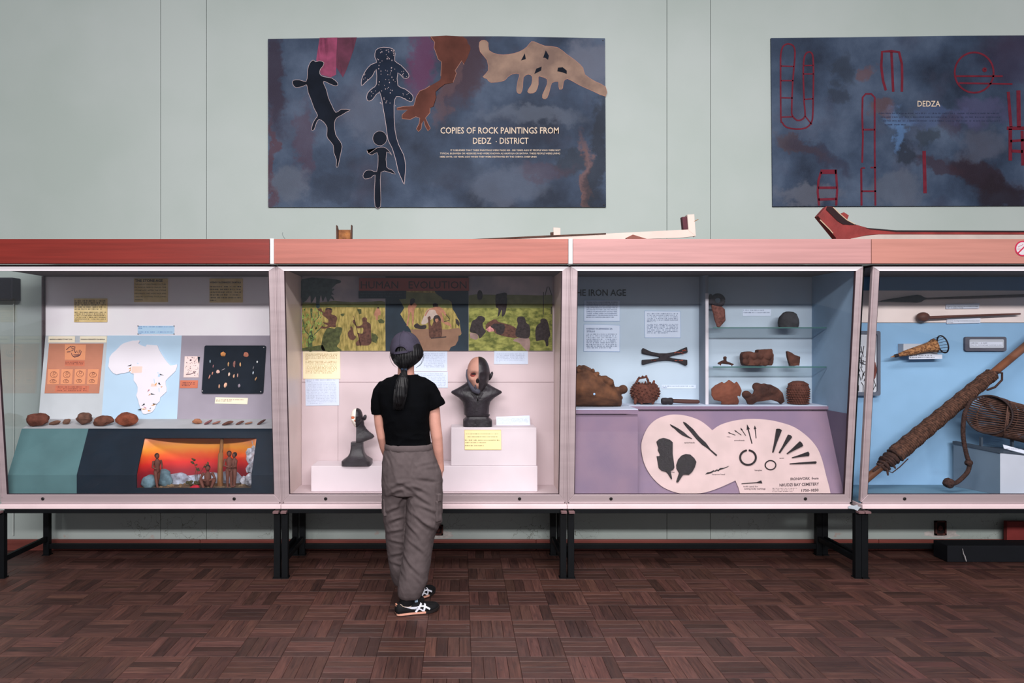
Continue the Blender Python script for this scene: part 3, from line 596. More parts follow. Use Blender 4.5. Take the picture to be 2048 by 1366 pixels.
# ---- sunset diorama behind the window
d = thing('diorama', 'small sunset diorama behind the window in the navy board', 'diorama', (-1.75, 4.85, .555))
bd = MB(); ringl = []
for zz in (.54, .6, .66, .72, .78, .84, .9, .928):
    ringl.append([V(-1.747-.392*math.cos(math.pi*j/28), 4.762+.235*math.sin(math.pi*j/28), zz) for j in range(29)])
for rg_ in ringl:
    for v in rg_: v.y = max(v.y, 4.735+max(0, v.z-.648)/.287*.15)
bd.loft(ringl, cap=False, closed=False)
def sunset():
    m = bpy.data.materials.new('painted_sunset'); m.use_nodes = True; nt = m.node_tree; L = nt.links.new; b = nt.nodes['Principled BSDF']; b.inputs['Roughness'].default_value = .6
    g = nd(nt, 'ShaderNodeNewGeometry'); s = nd(nt, 'ShaderNodeSeparateXYZ'); L(g.outputs['Position'], s.inputs[0])
    n = nd(nt, 'ShaderNodeTexNoise'); n.inputs['Scale'].default_value = 14; L(g.outputs['Position'], n.inputs['Vector'])
    ad = nd(nt, 'ShaderNodeMath', operation='MULTIPLY_ADD'); ad.inputs[1].default_value = .03; L(n.outputs['Fac'], ad.inputs[0]); L(s.outputs['Z'], ad.inputs[2])
    r = nd(nt, 'ShaderNodeMapRange'); r.inputs['From Min'].default_value = .575; r.inputs['From Max'].default_value = .915; L(ad.outputs[0], r.inputs['Value'])
    c = nd(nt, 'ShaderNodeValToRGB'); e = c.color_ramp.elements; e[0].position = .0; e[0].color = rgb((110, 28, 44)); e[1].position = 1; e[1].color = rgb((206, 130, 130))
    for p, q in ((.24, (158, 24, 40)), (.40, (222, 40, 34)), (.55, (244, 96, 36)), (.70, (255, 160, 56)), (.82, (240, 150, 90))):
        x = e.new(p); x.color = rgb(q, .85)
    L(r.outputs[0], c.inputs[0]); L(c.outputs[0], b.inputs['Base Color'])
    return m
obj('backdrop', bd, sunset(), d, smooth=180)
obj('ground', MB().box(-2.14, -1.355, 4.725, 5.0, .535, .552), M('diorama_earth', (92, 76, 60), .9, .3, 40, .6, 60), d)
obj('ceiling_board', MB().box(-2.14, -1.355, 4.886, 5.0, .928, .932), NAVY, d)
gm = MB(); rs = random.Random(8)
for k in range(34): gm.ico(V(rs.uniform(-2.0, -1.45), rs.uniform(4.74, 4.9), .553), (rs.uniform(.008, .022), .012, rs.uniform(.004, .012)), 1, .3, 2, k)
obj('rubble', gm, M('diorama_rubble', (112, 92, 70), .9, .35, 50, .4, 60), d, kind='stuff')
hl = MB()
for (cx, w, h, y) in ((-1.93, .10, .075, 4.92), (-1.82, .12, .055, 4.95), (-1.70, .14, .07, 4.96), (-1.60, .12, .085, 4.955)): hl.ico(V(cx, y, .553), (w, .02, h), 3, .2, 1.5, int(cx*-100))
obj('hills', hl, M('diorama_hills', (120, 116, 130), .8, .3, 18, .2, 50, c2=(176, 186, 206)), d, smooth=180)
bl = MB().ico(V(-2.075, 4.80, .585), (.05, .03, .05), 3, .25, 1.5, 4).ico(V(-2.00, 4.86, .60), (.055, .03, .06), 3, .25, 1.5, 9)
obj('boulder', bl, M('diorama_blue_rock', (92, 116, 128), .8, .3, 25, .2, 60), d, smooth=60)
rk = MB()
for (a, b, cz, r) in ((-1.40, 4.80, .60, .042), (-1.405, 4.84, .67, .036), (-1.41, 4.85, .735, .038), (-1.385, 4.87, .79, .034), (-1.43, 4.88, .775, .026), (-1.47, 4.88, .58, .03), (-1.395, 4.90, .83, .03)): rk.ico(V(a, b, cz), (r*.9, r*.8, r*1.1), 2, .45, 2.2, int(cz*100))
obj('rock_face', rk, M('diorama_silver_rock', (110, 110, 120), .5, .5, 26, .3, 60, c2=(176, 176, 188)), d, smooth=25)
obj('tree_trunk', MB().tube([(-1.62, 4.855, .55), (-1.622, 4.86, .66), (-1.62, 4.865, .76)], [.021, .019, .018], 10).tube([(-1.62, 4.87, .75), (-1.618, 4.895, .915)], [.013, .012], 8), M('diorama_trunk', (122, 84, 54), .8, .25, 20, .3, 60, stretch=(3, 3, .5)), d, smooth=50)
pl_ = MB(); rs = random.Random(2)
for (bx, h, n) in ((-1.80, .13, 5), (-1.77, .17, 6), (-1.73, .15, 5)):
    tip = V(bx+rs.uniform(-.03, .03), 4.84, .55+h); pl_.tube([(-1.77, 4.84, .55), ((bx-1.77)/2, 4.84, .55+h*.6), tip], .0015, 5)
    for k in range(n):
        q = tip+V(rs.uniform(-.02, .02), rs.uniform(-.008, .008), rs.uniform(-.025, .014)); pl_.ell(q, (.009, .002, .006), 7, 5, Matrix.Rotation(rs.uniform(0, 3), 3, 'Y'))
for k in range(16): pl_.ell(V(rs.uniform(-1.84, -1.72), 4.83, .56+rs.uniform(0, .025)), (.012, .008, .009), 7, 5)
obj('dry_shrub', pl_, M('diorama_shrub', (62, 58, 38), .9, .3, 40, 0), d)
SKIN_D = M('clay_figure', (88, 52, 44), .7, .15, 40, .1, 90); HAIR_D = M('clay_figure_hair', (32, 26, 26), .8, .1, 40, 0)
def figurine(label, x, y, s, pose, yaw=0, tint=None):
    R = Matrix.Rotation(yaw, 3, 'Z'); o = V(x, y, .553); q = lambda a, b, c: o+R @ (V(a, b, c)*s)
    mb = MB()
    if pose == 'sit':
        mb.tube([q(0, 0, .10), q(0, 0, .2), q(0, -.01, .34), q(0, -.01, .40)], [.09*s, .09*s, .10*s, .04*s], 10); hz = .50
        for e in (-1, 1):
            mb.tube([q(e*.06, -.02, .1), q(e*.17, -.16, .2), q(e*.10, -.22, .03), q(e*.1, -.28, .02)], [.065*s, .055*s, .035*s, .025*s], 8)
            mb.tube([q(e*.12, 0, .36), q(e*.18, -.06, .24), q(e*.05, -.18, .2)], [.04*s, .034*s, .024*s], 8)
    else:
        mb.tube([q(0, 0, .50), q(0, 0, .62), q(0, 0, .78), q(0, 0, .86)], [.085*s, .075*s, .10*s, .036*s], 10); hz = .945
        st = .05 if pose == 'walk' else 0
        for e in (-1, 1):
            mb.tube([q(e*.045, 0, .5), q(e*.05, e*st*.6, .28), q(e*.05, e*st*2, .05), q(e*.05, e*st*2-.06, .02)], [.064*s, .048*s, .03*s, .024*s], 8)
            mb.tube([q(e*.12, 0, .79), q(e*.15, -.01, .63), q(e*.09 if pose != 'hug' else e*.02, -.10, .58)], [.036*s, .03*s, .022*s], 8)
    mb.ell(q(0, -.005, hz), (.06*s, .068*s, .078*s), 12, 8)
    f = obj('clay_figurine', mb, SKIN_D, None, label, 'figurine', smooth=60)
    obj('hair', MB().ell(q(0, .015, hz+.02), (.068*s, .072*s, .072*s), 12, 8), HAIR_D, f, smooth=180)
    return f
figurine('clay figure walking beside the blue rock in the diorama', -2.012, 4.775, .222, 'walk', .9)
figurine('clay figure sitting on the ground by the diorama trunk', -1.685, 4.80, .25, 'sit', .3)
figurine('clay figure in the standing couple, nearer the diorama trunk', -1.538, 4.79, .235, 'hug', .5)
figurine('clay figure in the standing couple, nearer the silver rocks', -1.508, 4.80, .225, 'hug', -.9)
obj('red_cloth', MB().ico(V(-1.752, 4.745, .556), (.035, .02, .022), 2, .3, 2, 3), M('diorama_red', (158, 30, 46), .7, .2, 30, 0), None, 'small red cloth heap on the diorama ground', 'cloth', smooth=60)
# ================================================================ HUMAN EVOLUTION CASE
t = CASE['evo']; PB = yplane(BACK)
# joints of the cream back boards (proud boards with recessed gaps)
e = inner['evo']
xa2, xb2 = -1.136, .667
zs, xj = ZP(764.5, 5.145), XP(676, 5.145)
for x0, x1, z0, z1 in ((xa2, xb2, zs+.002, ZP(703, 5.145)), (xa2, xj-.001, .5, zs-.002), (xj+.001, xb2, .5, zs-.002)):
    obj('back_board', MB().box(x0, x1, BACK-.006, BACK, z0, z1), e, t, bevel=.001)
PE = yplane(BACK-.0065)
# mural
mu = thing('mural', 'painted mural of early people on the savanna, in three scenes', 'painting', (XP(855, 5.14), BACK-.006, ZP(702, 5.14)))
MO = BACK-.012; PM = yplane(MO)
SKY = M('mural_sky', (150, 150, 164), .6, .12, 5, 0, c2=(182, 172, 178)); GRASS = M('mural_grass', (138, 126, 64), .6, .25, 30, .05, 60, stretch=(2, 1, .6), c2=(186, 164, 96)); HILL = M('mural_hills', (112, 118, 74), .6, .2, 14, 0)
DKB = M('mural_dark_blue', (34, 48, 60), .6, .2, 6, 0); BUSH = M('mural_bush', (72, 78, 44), .6, .4, 40, 0); LEAF = M('mural_leaf', (140, 166, 88), .6, .3, 50, 0); TREE = M('mural_tree', (60, 78, 80), .6, .3, 40, 0); TRUNK = M('mural_trunk', (74, 92, 60), .6, .2, 30, 0)
BODY = M('mural_body', (92, 60, 50), .6, .45, 70, 0, lo=.3, hi=.7); BODY2 = M('mural_body_light', (172, 120, 96), .6, .2, 30, 0); BODY3 = M('mural_body_dark', (50, 42, 44), .6, .5, 70, 0, lo=.3, hi=.7); GRASS2 = M('mural_grass_green', (104, 112, 50), .6, .3, 26, .05, 60, stretch=(1, 1, 1.6), c2=(158, 158, 84)); EARTH = M('mural_earth', (140, 106, 86), .6, .1, 16, 0)
def art(name, mat, polys, k, parent=mu, pl=PM, strokes=()):
    mb = MB()
    for q in polys: mb.plate(smooth_px(q) if len(q) > 5 and name in ('painted_person', 'painted_bush', 'painted_hair', 'painted_tree', 'painted_trunk', 'painted_carcass', 'painted_rock', 'painted_smoke', 'painted_meat') else q, pl, .0004*k, .0004*k+.0005)
    for q, w in strokes: mb.stroke(q, pl, w, .0004*k, .0004*k+.0005)
    return obj(name, mb, mat, parent)
obj('mural_board', MB().plate([(604, 552), (771, 552), (771, 702), (604, 702)], PM, -.005, 0).plate([(937, 552), (1105, 552), (1105, 702), (937, 702)], PM, -.005, 0), SKY, mu)
obj('mural_board', MB().plate([(771, 552), (937, 552), (937, 702), (771, 702)], PM, -.005, .0004), DKB, mu)
z = lambda p: ZM(600, 550, 8.811, p)
art('painted_hill', HILL, [z([(35, 480), (300, 490), (600, 455), (900, 480), (1250, 470), (1430, 455), (1503, 475), (1503, 600), (35, 600)])], 1)
art('painted_grass', GRASS, [z([(35, 580), (600, 565), (1503, 575), (1507, 1335), (35, 1335)])], 2)
art('painted_tree', TREE, [z([(35, 75), (640, 80), (720, 130), (640, 160), (600, 200), (560, 240), (610, 250), (560, 300), (600, 345), (545, 350), (590, 400), (600, 450), (540, 410), (490, 480), (450, 380), (400, 470), (370, 350), (345, 470), (345, 570), (285, 570), (280, 380), (220, 470), (190, 480), (180, 360), (120, 440), (80, 470), (35, 460)])], 3)
art('painted_trunk', TRUNK, [z([(150, 1330), (145, 1100), (190, 950), (240, 850), (240, 800), (200, 760), (180, 600), (220, 600), (215, 720), (250, 800), (245, 870), (210, 1000), (250, 1130), (215, 1190), (220, 1330)])], 4, strokes=[(z([(150, 1050), (90, 980), (50, 800), (60, 700)]), 2.2), (z([(240, 830), (330, 740), (320, 640)]), 1.6), (z([(200, 1100), (300, 1000), (400, 900)]), 1.6)])
rs = random.Random(11); lv = []
for _ in range(120):
    a, b = rs.uniform(45, 420), rs.uniform(590, 1250)
    if a > 300 and b > 1000: continue
    c = rs.uniform(10, 34); lv.append(z([(a, b-c), (a+c*.5, b), (a-rs.uniform(0, 15), b+c), (a-c*.5, b)]))
art('painted_leaves', LEAF, lv, 5)
art('painted_bush', BUSH, [z([(400, 1335), (390, 1150), (430, 1020), (490, 930), (600, 950), (640, 920), (740, 930), (735, 1010), (700, 1100), (700, 1180), (650, 1260), (730, 1335)]), z([(1260, 1020), (1330, 1040), (1380, 1100), (1340, 1200), (1260, 1170)]), z([(35, 1290), (400, 1230), (450, 1335), (35, 1335)]), z([(1370, 800), (1430, 770), (1490, 810), (1480, 850), (1400, 850)]), z([(1005, 600), (1080, 600), (1085, 680), (1040, 690)]), z([(715, 690), (780, 680), (770, 720), (745, 730), (745, 760), (735, 730)])], 5)
art('painted_person', BODY, [z([(440, 640), (455, 590), (510, 580), (560, 595), (560, 660), (550, 690), (630, 720), (655, 770), (630, 860), (630, 920), (540, 915), (470, 940), (400, 945), (360, 930), (380, 905), (450, 915), (490, 890), (420, 855), (410, 830), (490, 840), (500, 790), (440, 740), (395, 700), (390, 660), (330, 630), (320, 600), (370, 590), (390, 630), (425, 660)])], 6)
art('painted_person', BODY, [z([(1095, 780), (1110, 750), (1150, 745), (1180, 770), (1180, 820), (1240, 860), (1250, 930), (1250, 1050), (1260, 1180), (1200, 1240), (1080, 1240), (1000, 1245), (985, 1190), (1040, 1130), (1015, 1040), (1010, 1020), (1100, 1030), (1110, 930), (1020, 940), (985, 900), (925, 825), (960, 790), (1000, 900), (1100, 870)])], 6, strokes=[(z([(945, 720), (1000, 950), (1070, 1255)]), 1.1)])
art('painted_person', BODY, [z([(885, 920), (905, 905), (925, 925), (940, 990), (955, 1060), (990, 1090), (940, 1150), (870, 1120), (840, 1040), (865, 980), (890, 960)])], 6)
art('painted_person', BODY2, [z([(1360, 570), (1385, 565), (1395, 600), (1420, 640), (1415, 715), (1400, 700), (1375, 730), (1370, 790), (1340, 790), (1325, 720), (1305, 715), (1320, 640), (1350, 600)])], 6)
art('painted_hair', BODY3, [z([(1362, 590), (1362, 565), (1390, 563), (1395, 590)]), z([(450, 625), (460, 590), (510, 580), (560, 600), (555, 625), (500, 600)])], 7)
# centre scene inside a face profile
z = lambda p: ZM(770, 550, 8.811, p)
art('painted_profile', GRASS, [z([(375, 265), (870, 270), (900, 340), (980, 380), (1020, 430), (1120, 440), (1170, 480), (1190, 600), (1250, 690), (1280, 760), (1310, 800), (1322, 900), (1335, 970), (1348, 1030), (1330, 1060), (1295, 1070), (1290, 1150), (1240, 1210), (1240, 1240), (1160, 1270), (1130, 1335), (560, 1335), (450, 970), (390, 880), (345, 820), (270, 690), (340, 580), (290, 490), (250, 430), (370, 420)])], 3)
art('painted_hill', HILL, [z([(375, 300), (890, 320), (980, 385), (1020, 432), (1110, 442), (1165, 480), (1185, 580), (340, 575), (290, 490), (250, 432), (372, 420)])], 4)
art('painted_earth', EARTH, [z([(400, 890), (450, 960), (800, 950), (1100, 960), (1300, 930), (1335, 970), (1348, 1030), (1295, 1070), (1290, 1150), (1240, 1240), (1160, 1270), (1130, 1335), (560, 1335), (500, 1050)])], 5)
art('painted_smoke', M('mural_smoke', (190, 170, 160), .6, .1, 20, 0), [z([(640, 860), (680, 740), (740, 620), (830, 580), (900, 600), (930, 700), (820, 780), (720, 860)])], 6)
art('painted_person', BODY2, [z([(400, 570), (450, 500), (520, 490), (560, 540), (520, 600), (510, 700), (500, 870), (480, 890), (470, 700), (450, 650), (430, 720), (405, 880), (380, 880), (410, 690)]), z([(830, 580), (890, 560), (960, 560), (1030, 610), (1080, 690), (1060, 720), (1000, 650), (1020, 740), (1040, 830), (1000, 830), (960, 730), (910, 680), (880, 620), (780, 620), (720, 720), (700, 710), (750, 620)]), z([(1040, 830), (1120, 830), (1170, 890), (1160, 950), (1140, 900), (1060, 870)])], 7)
art('painted_person', BODY, [z([(780, 1080), (770, 960), (760, 800), (750, 750), (790, 725), (805, 760), (795, 830), (820, 900), (850, 830), (870, 740), (930, 710), (975, 760), (990, 850), (1005, 950), (1000, 1080), (960, 1110), (810, 1110)])], 8)
art('painted_hair', BODY3, [z([(845, 560), (840, 510), (880, 490), (930, 510), (940, 560)]), z([(440, 500), (450, 430), (490, 410), (525, 430), (520, 480), (460, 540)]), z([(850, 800), (865, 730), (920, 705), (970, 740), (985, 800), (950, 800), (940, 760), (890, 760), (890, 840)]), z([(1240, 770), (1290, 790), (1315, 850), (1305, 910), (1250, 850)]), z([(510, 890), (570, 850), (620, 890), (700, 880), (730, 900), (700, 950), (550, 940)])], 9, strokes=[(z([(1070, 690), (1140, 770), (1130, 800), (1040, 820)]), 1.2), (z([(810, 1115), (1080, 1090)]), 2.0)])
art('painted_face', BODY2, [z([(885, 775), (935, 770), (940, 810), (910, 835), (885, 815)])], 10)
# right scene
z = lambda p: ZM(930, 550, 8.815, p)
art('painted_hill', HILL, [z([(65, 360), (200, 340), (500, 350), (900, 350), (1300, 360), (1540, 350), (1540, 600), (65, 600)])], 2)
art('painted_grass', GRASS2, [z([(65, 580), (1540, 585), (1540, 1335), (65, 1335)])], 3)
art('painted_tree', BODY3, [z([(215, 370), (225, 300), (260, 265), (300, 300), (310, 370), (290, 430), (230, 430)])], 4, strokes=[(z([(1380, 700), (1385, 300)]), 1.4), (z([(1410, 370), (1450, 210), (1480, 210), (1530, 360)]), 1.4), (z([(1520, 690), (1525, 560)]), 2)])
art('painted_rock', M('mural_rock', (150, 124, 118), .6, .2, 20, 0), [z([(85, 1010), (220, 1040), (240, 1110), (190, 1145), (90, 1110)]), z([(850, 1160), (930, 1110), (1130, 1115), (1135, 1320), (1070, 1320), (960, 1200)])], 4)
art('painted_carcass', BODY, [z([(360, 900), (420, 830), (530, 780), (600, 830), (760, 870), (900, 940), (920, 1100), (800, 1100), (650, 1070), (540, 1030), (480, 960), (400, 1000)])], 5)
art('painted_meat', M('mural_meat', (206, 140, 138), .6, .3, 50, 0), [z([(370, 960), (440, 900), (500, 950), (510, 990), (420, 1005)])], 6)
art('painted_person', BODY3, [z([(90, 1000), (100, 900), (130, 810), (190, 780), (230, 730), (290, 722), (345, 750), (350, 800), (310, 860), (330, 940), (370, 990), (330, 1050), (260, 1120), (230, 1060), (190, 1030)]), z([(455, 920), (500, 860), (560, 860), (640, 860), (700, 890), (690, 1000), (640, 1050), (560, 1030), (530, 950)]), z([(900, 960), (930, 870), (915, 800), (930, 745), (985, 730), (1050, 750), (1080, 840), (1130, 880), (1150, 960), (1140, 1080), (1080, 1120), (940, 1100), (890, 1060)]), z([(1240, 980), (1270, 890), (1330, 840), (1330, 790), (1380, 765), (1440, 790), (1470, 860), (1490, 960), (1505, 1060), (1470, 1130), (1470, 1240), (1430, 1250), (1400, 1150), (1290, 1160), (1250, 1150)]), z([(540, 360), (600, 330), (650, 320), (700, 310), (740, 330), (735, 380), (745, 450), (730, 590), (700, 700), (650, 730), (650, 610), (610, 700), (575, 730), (590, 600), (545, 560)])], 6)
# title board over the mural
RED = M('title_red', (146, 70, 62), .6, .12, 5, .02, 90)
tt = obj('title_board', MB().plate([(718, 556), (938, 556), (938, 581.5), (718, 581.5)], PM, .006, .016), RED, None, 'dull red title board reading HUMAN EVOLUTION', 'sign')
mb = MB(); words(mb, 'HUMAN   EVOLUTION', 721.5, 577, 933, 14.5, PM, .0166, .0)
obj('lettering', mb, M('title_ink', (44, 22, 26), .7, .1, 8, 0), tt, fix=False)
ds = obj('caption_strip', MB().plate([(717, 582), (812, 582), (812, 597), (717, 597)], PM, .006, .012), DKB, None, 'dark caption strip under the HUMAN EVOLUTION board', 'sign')
mb = MB()
for k in range(2): scribble(mb, 721, 806, 588.5+5*k, 2.4, PM, .0126, 300+k)
obj('lettering', mb, M('dim_blue_ink', (62, 78, 90), .7, .1, 8, 0), ds, fix=False)
# cards
BEIGE = M('beige_card', (236, 216, 182), .75, .03, 10, 0); BINK2 = M('tan_ink', (170, 144, 96), .8, .1, 20, 0); PALE = M('pale_blue_card', (196, 205, 224), .75, .02, 10, 0); GINK = M('slate_ink', (158, 166, 190), .8, .1, 20, 0)
z = lambda p: ZM(600, 695, 10.93, p)
card('text_card', 'beige card of print just under the mural tree', z([(65, 85), (875, 85), (880, 685), (70, 685)]), PE, BEIGE, ink=BINK2, lines=rows(611, 675, 709, 2.75, 5, 1.9, .1)+rows(611, 675, 723.5, 2.75, 3, 1.9)+rows(611, 675, 733, 2.75, 6, 1.9, .85), t1=.004)
card('text_card', 'pale blue card of print under the beige card', z([(115, 690), (850, 690), (855, 1265), (125, 1275)]), PE, PALE, ink=GINK, lines=[(613.5, 671, 761, 2.2), (613.5, 626, 763.8, 2.2)]+rows(613.5, 673, 766.5, 3.15, 14, 1.7, .55))
card('text_card', 'white sheet of print behind the person’s cap', [(822, 703), (894.5, 703), (894.5, 742.5), (822, 742.5)], PE, PALE, ink=GINK, lines=rows(848, 891, 708.5, 3.25, 9, 1.8))
card('text_card', 'white sheet of print behind the person’s neck', [(822, 743.8), (895.5, 743.8), (895.5, 775.5), (822, 775.5)], PE, PALE, ink=GINK, lines=rows(829, 892, 748.5, 3.4, 8, 1.8))
card('text_card', 'pale grey sheet of print above the larger bust', [(988.5, 702.5), (1056, 702.5), (1056, 728.3), (988, 728.3)], PE, PALE, ink=GINK, lines=rows(992.5, 1050, 708.8, 3.1, 6, 2.0, .15))
# plinths
PLN = M('cream_plinth', (200, 188, 194), .75, .03, 6, .02, 90)
obj('low_plinth', MB().box(XP(622, 4.907), XP(1075, 4.907), 4.907, 5.135, .5005, .675), PLN, None, 'long low cream plinth on the case floor', 'plinth', bevel=.004)
obj('tall_plinth', MB().box(XP(902, 4.915), XP(1073, 4.915), 4.915, 5.12, .6755, .937), PLN, None, 'cream block plinth under the larger bust', 'plinth', bevel=.004)
PT = yplane(4.9145)
card('text_card', 'yellow card on the front of the block plinth', [(929, 860), (1002, 860), (1002.5, 899.5), (929.5, 899.5)], PT, M('yellow_card', (236, 214, 160), .75, .03, 10, 0), border=(M('ochre_line', (170, 140, 80), .8, .05, 10, 0), .6),
     lines=[(932, 999, 868.5, 1.6), (935, 996, 874.4, 1.6), (930, 1001, 881.2, 1.8), (930, 973, 886, 1.8), (930, 969, 892.3, 1.8)], ink=M('olive_ink', (96, 82, 50), .8, .1, 9, 0))
PC = slope(5.10, .995, 5.045, .94)
card('text_card', 'pale blue folded card leaning beside the larger bust', [(992.3, 833.5), (1059, 831), (1060.5, 850.5), (992.8, 851)], Plane((0, 5.06, .94), (0, -1, .25)), PALE, ink=GINK, lines=rows(994.5, 1057, 838, 2.2, 5, 1.5, .5))
# busts
def head_grid(c, s, skull=False, nu=56, nv=40, face=-1):
    g = lambda x, zz, x0, z0, sx, sz: math.exp(-((x-x0)/sx)**2-((zz-z0)/sz)**2)
    rings = []
    for i in range(nv+1):
        ph = -math.pi/2+math.pi*(i+.03)/(nv+.06); rg = []
        for j in range(nu):
            th = 2*math.pi*(j+.5)/nu
            cp_ = math.cos(ph)**(.82 if ph > 0 else .9); x, y, zz = .074*cp_*math.cos(th), .096*cp_*math.sin(th), .118*math.sin(ph)
            if zz < .02: q_ = min(1, (.02-zz)/.138); x *= 1-.36*q_**1.5; y *= 1-.12*q_**2
            f = max(0, min(1, (y*face)/.05))
            b = 0
            if skull:
                for e in (-1, 1): b += -.034*g(x, zz, e*.031, .008, .018, .015)+.006*g(x, zz, e*.035, .03, .03, .008)+.010*g(x, zz, e*.05, -.022, .016, .010)-.012*g(x, zz, e*.055, -.055, .02, .018)
                b += -.02*g(x, zz, 0, -.028, .010, .016)+.010*g(x, zz, 0, -.06, .026, .018)+.006*g(x, zz, 0, -.1, .02, .012)
            else:
                for e in (-1, 1): b += -.011*g(x, zz, e*.031, .006, .014, .010)+.007*g(x, zz, e*.03, .008, .008, .006)+.009*g(x, zz, e*.03, .024, .022, .007)+.007*g(x, zz, e*.042, -.025, .018, .016)+.010*g(x, zz, e*.012, -.034, .008, .008)
                b += .026*g(x, zz, 0, -.026, .011, .016)+.014*g(x, zz, 0, 0, .009, .02)+.010*g(x, zz, 0, -.056, .024, .006)+.010*g(x, zz, 0, -.07, .020, .006)-.004*g(x, zz, 0, -.063, .03, .003)+.012*g(x, zz, 0, -.1, .022, .014)
            y += face*b*f
            rg.append(Vector(c)+V(x, y, zz)*s)
        rings.append(rg)
    return rings
def half(mb, c, side):
    keep = MB(); keep.v = mb.v
    keep.f = [f for f in mb.f if sum((mb.v[i].x-c.x) for i in f)/len(f)*side > -1e-4]
    used = sorted({i for f in keep.f for i in f}); mp = {o: n for n, o in enumerate(used)}
    r = MB(); r.v = [mb.v[i].copy() for i in used]; r.f = [tuple(mp[i] for i in f) for f in keep.f]
    for v in r.v:
        if (v.x-c.x)*side < 0: v.x = c.x
    return r
BRZ = M('dark_bust_plaster', (34, 29, 35), .42, .3, 18, .15, 60, spec=.35); BONE = M('bust_bone', (172, 126, 112), .6, .08, 20, .05, 80); BONEW = M('bust_white_bone', (232, 218, 208), .6, .06, 20, .05, 80); GREYM = M('bust_grey_muscle', (60, 60, 72), .6, .15, 30, .1, 60)
SOCK = M('socket_red', (126, 54, 50), .6, .2, 30, .1); SOCK2 = M('socket_orange', (196, 104, 70), .6, .2, 30, .1); DARKH = M('cavity_dark', (28, 18, 20), .8, .1, 9, 0)
def ring_se(cx, cy, z, rx, ry, n=28, p=2.4, face_flat=0):
    out = []
    for j in range(n):
        a = 2*math.pi*j/n; c, s = math.cos(a), math.sin(a)
        out.append(V(cx+rx*math.copysign(abs(c)**(2/p), c), cy+ry*math.copysign(abs(s)**(2/p), s), z))
    return out
# larger bust, on the block plinth
by = 5.01; s = by/F
bz = .937; zz = lambda py: bz+.0005+(854.5-py)*s
X = lambda px: XP(px, by)
b1 = thing('bust', 'larger dark bust with half of its face a pinkish skull', 'sculpture', (X(955), by, bz))
pd = MB()
pd.loft([ring_se(X(955), by, z_, w*s, w*s*.8, 24, 6) for z_, w in ((zz(854.5), 29), (zz(843), 29), (zz(842), 28), (zz(838), 23), (zz(835.5), 22), (zz(834.5), 23.5), (zz(832), 24.5))])
obj('pedestal', pd, BRZ, b1, smooth=35)
sh = MB()
prof = [(832, 24.5, .055, 0), (826, 25, .058, 0), (815, 25.5, .06, 0), (806, 28, .062, 0), (798, 36, .062, 0), (792, 46, .058, -1), (788.5, 51, .05, -1), (785, 50, .045, -1), (780, 40, .052, 0), (775, 31, .056, 0), (770, 23, .055, 0), (765, 17.5, .05, 1), (757, 15, .045, 1), (748, 15, .045, 1)]
sh.loft([ring_se(X(953+dx*.0), by, zz(py), w*s, d_, 32, 2.2) for py, w, d_, dx in prof])
obj('shoulders', sh, BRZ, b1, smooth=60)
lap = MB()
for q in ([(941, 786), (955, 806), (958, 800), (946, 781)], [(967, 786), (956, 806), (953, 800), (962, 781)]): lap.prism([P(a, b, by-.058) for a, b in q], (0, -1, 0), -.012, .004)
obj('collar', lap, BRZ, b1, bevel=.002)
hc = V(X(956.5), by-.012, zz(753.5)); hs = 37.5*s/.118
obj('face_half', half(MB().loft(head_grid(hc, hs)), hc, 1), BRZ, b1, smooth=180)
sk_ = obj('skull_half', half(MB().loft(head_grid(hc, hs*.985, True)), hc, -1), BONE, b1, smooth=180); sk_['label'] = 'pinkish skull half of the face'
obj('eye_socket', MB().ell(hc+V(-.031, -.062, .006)*hs, (.021*hs, .012*hs, .015*hs), 14, 8), SOCK, b1, smooth=180)
obj('eye_shadow', MB().ell(hc+V(-.030, -.070, .012)*hs, (.017*hs, .008*hs, .006*hs), 14, 8), DARKH, b1, smooth=180)
obj('nose_cavity', MB().ell(hc+V(-.008, -.082, -.030)*hs, (.010*hs, .012*hs, .017*hs), 12, 8), DARKH, b1, smooth=180)
jm = MB(); jm.tube([hc+V(-.070, -.016, .035)*hs, hc+V(-.072, -.022, -.0)*hs, hc+V(-.062, -.034, -.035)*hs, hc+V(-.046, -.050, -.066)*hs, hc+V(-.028, -.062, -.088)*hs, hc+V(-.004, -.068, -.097)*hs], [v*hs for v in (.005, .007, .009, .013, .017, .018)], 10)
jm.tube([hc+V(-.018, -.078, -.078)*hs, hc+V(-.02, -.083, -.056)*hs], [.006*hs, .0035*hs], 8)
obj('jaw_muscle', jm, GREYM, b1, smooth=60)
obj('ear', MB().ell(hc+V(.079, .01, -.004)*hs, (.009*hs, .018*hs, .030*hs), 12, 10, Matrix.Rotation(.35, 3, 'Y')).ell(hc+V(.085, -.002, -.002)*hs, (.005*hs, .012*hs, .022*hs), 10, 8, Matrix.Rotation(.35, 3, 'Y')), BRZ, b1, smooth=60)
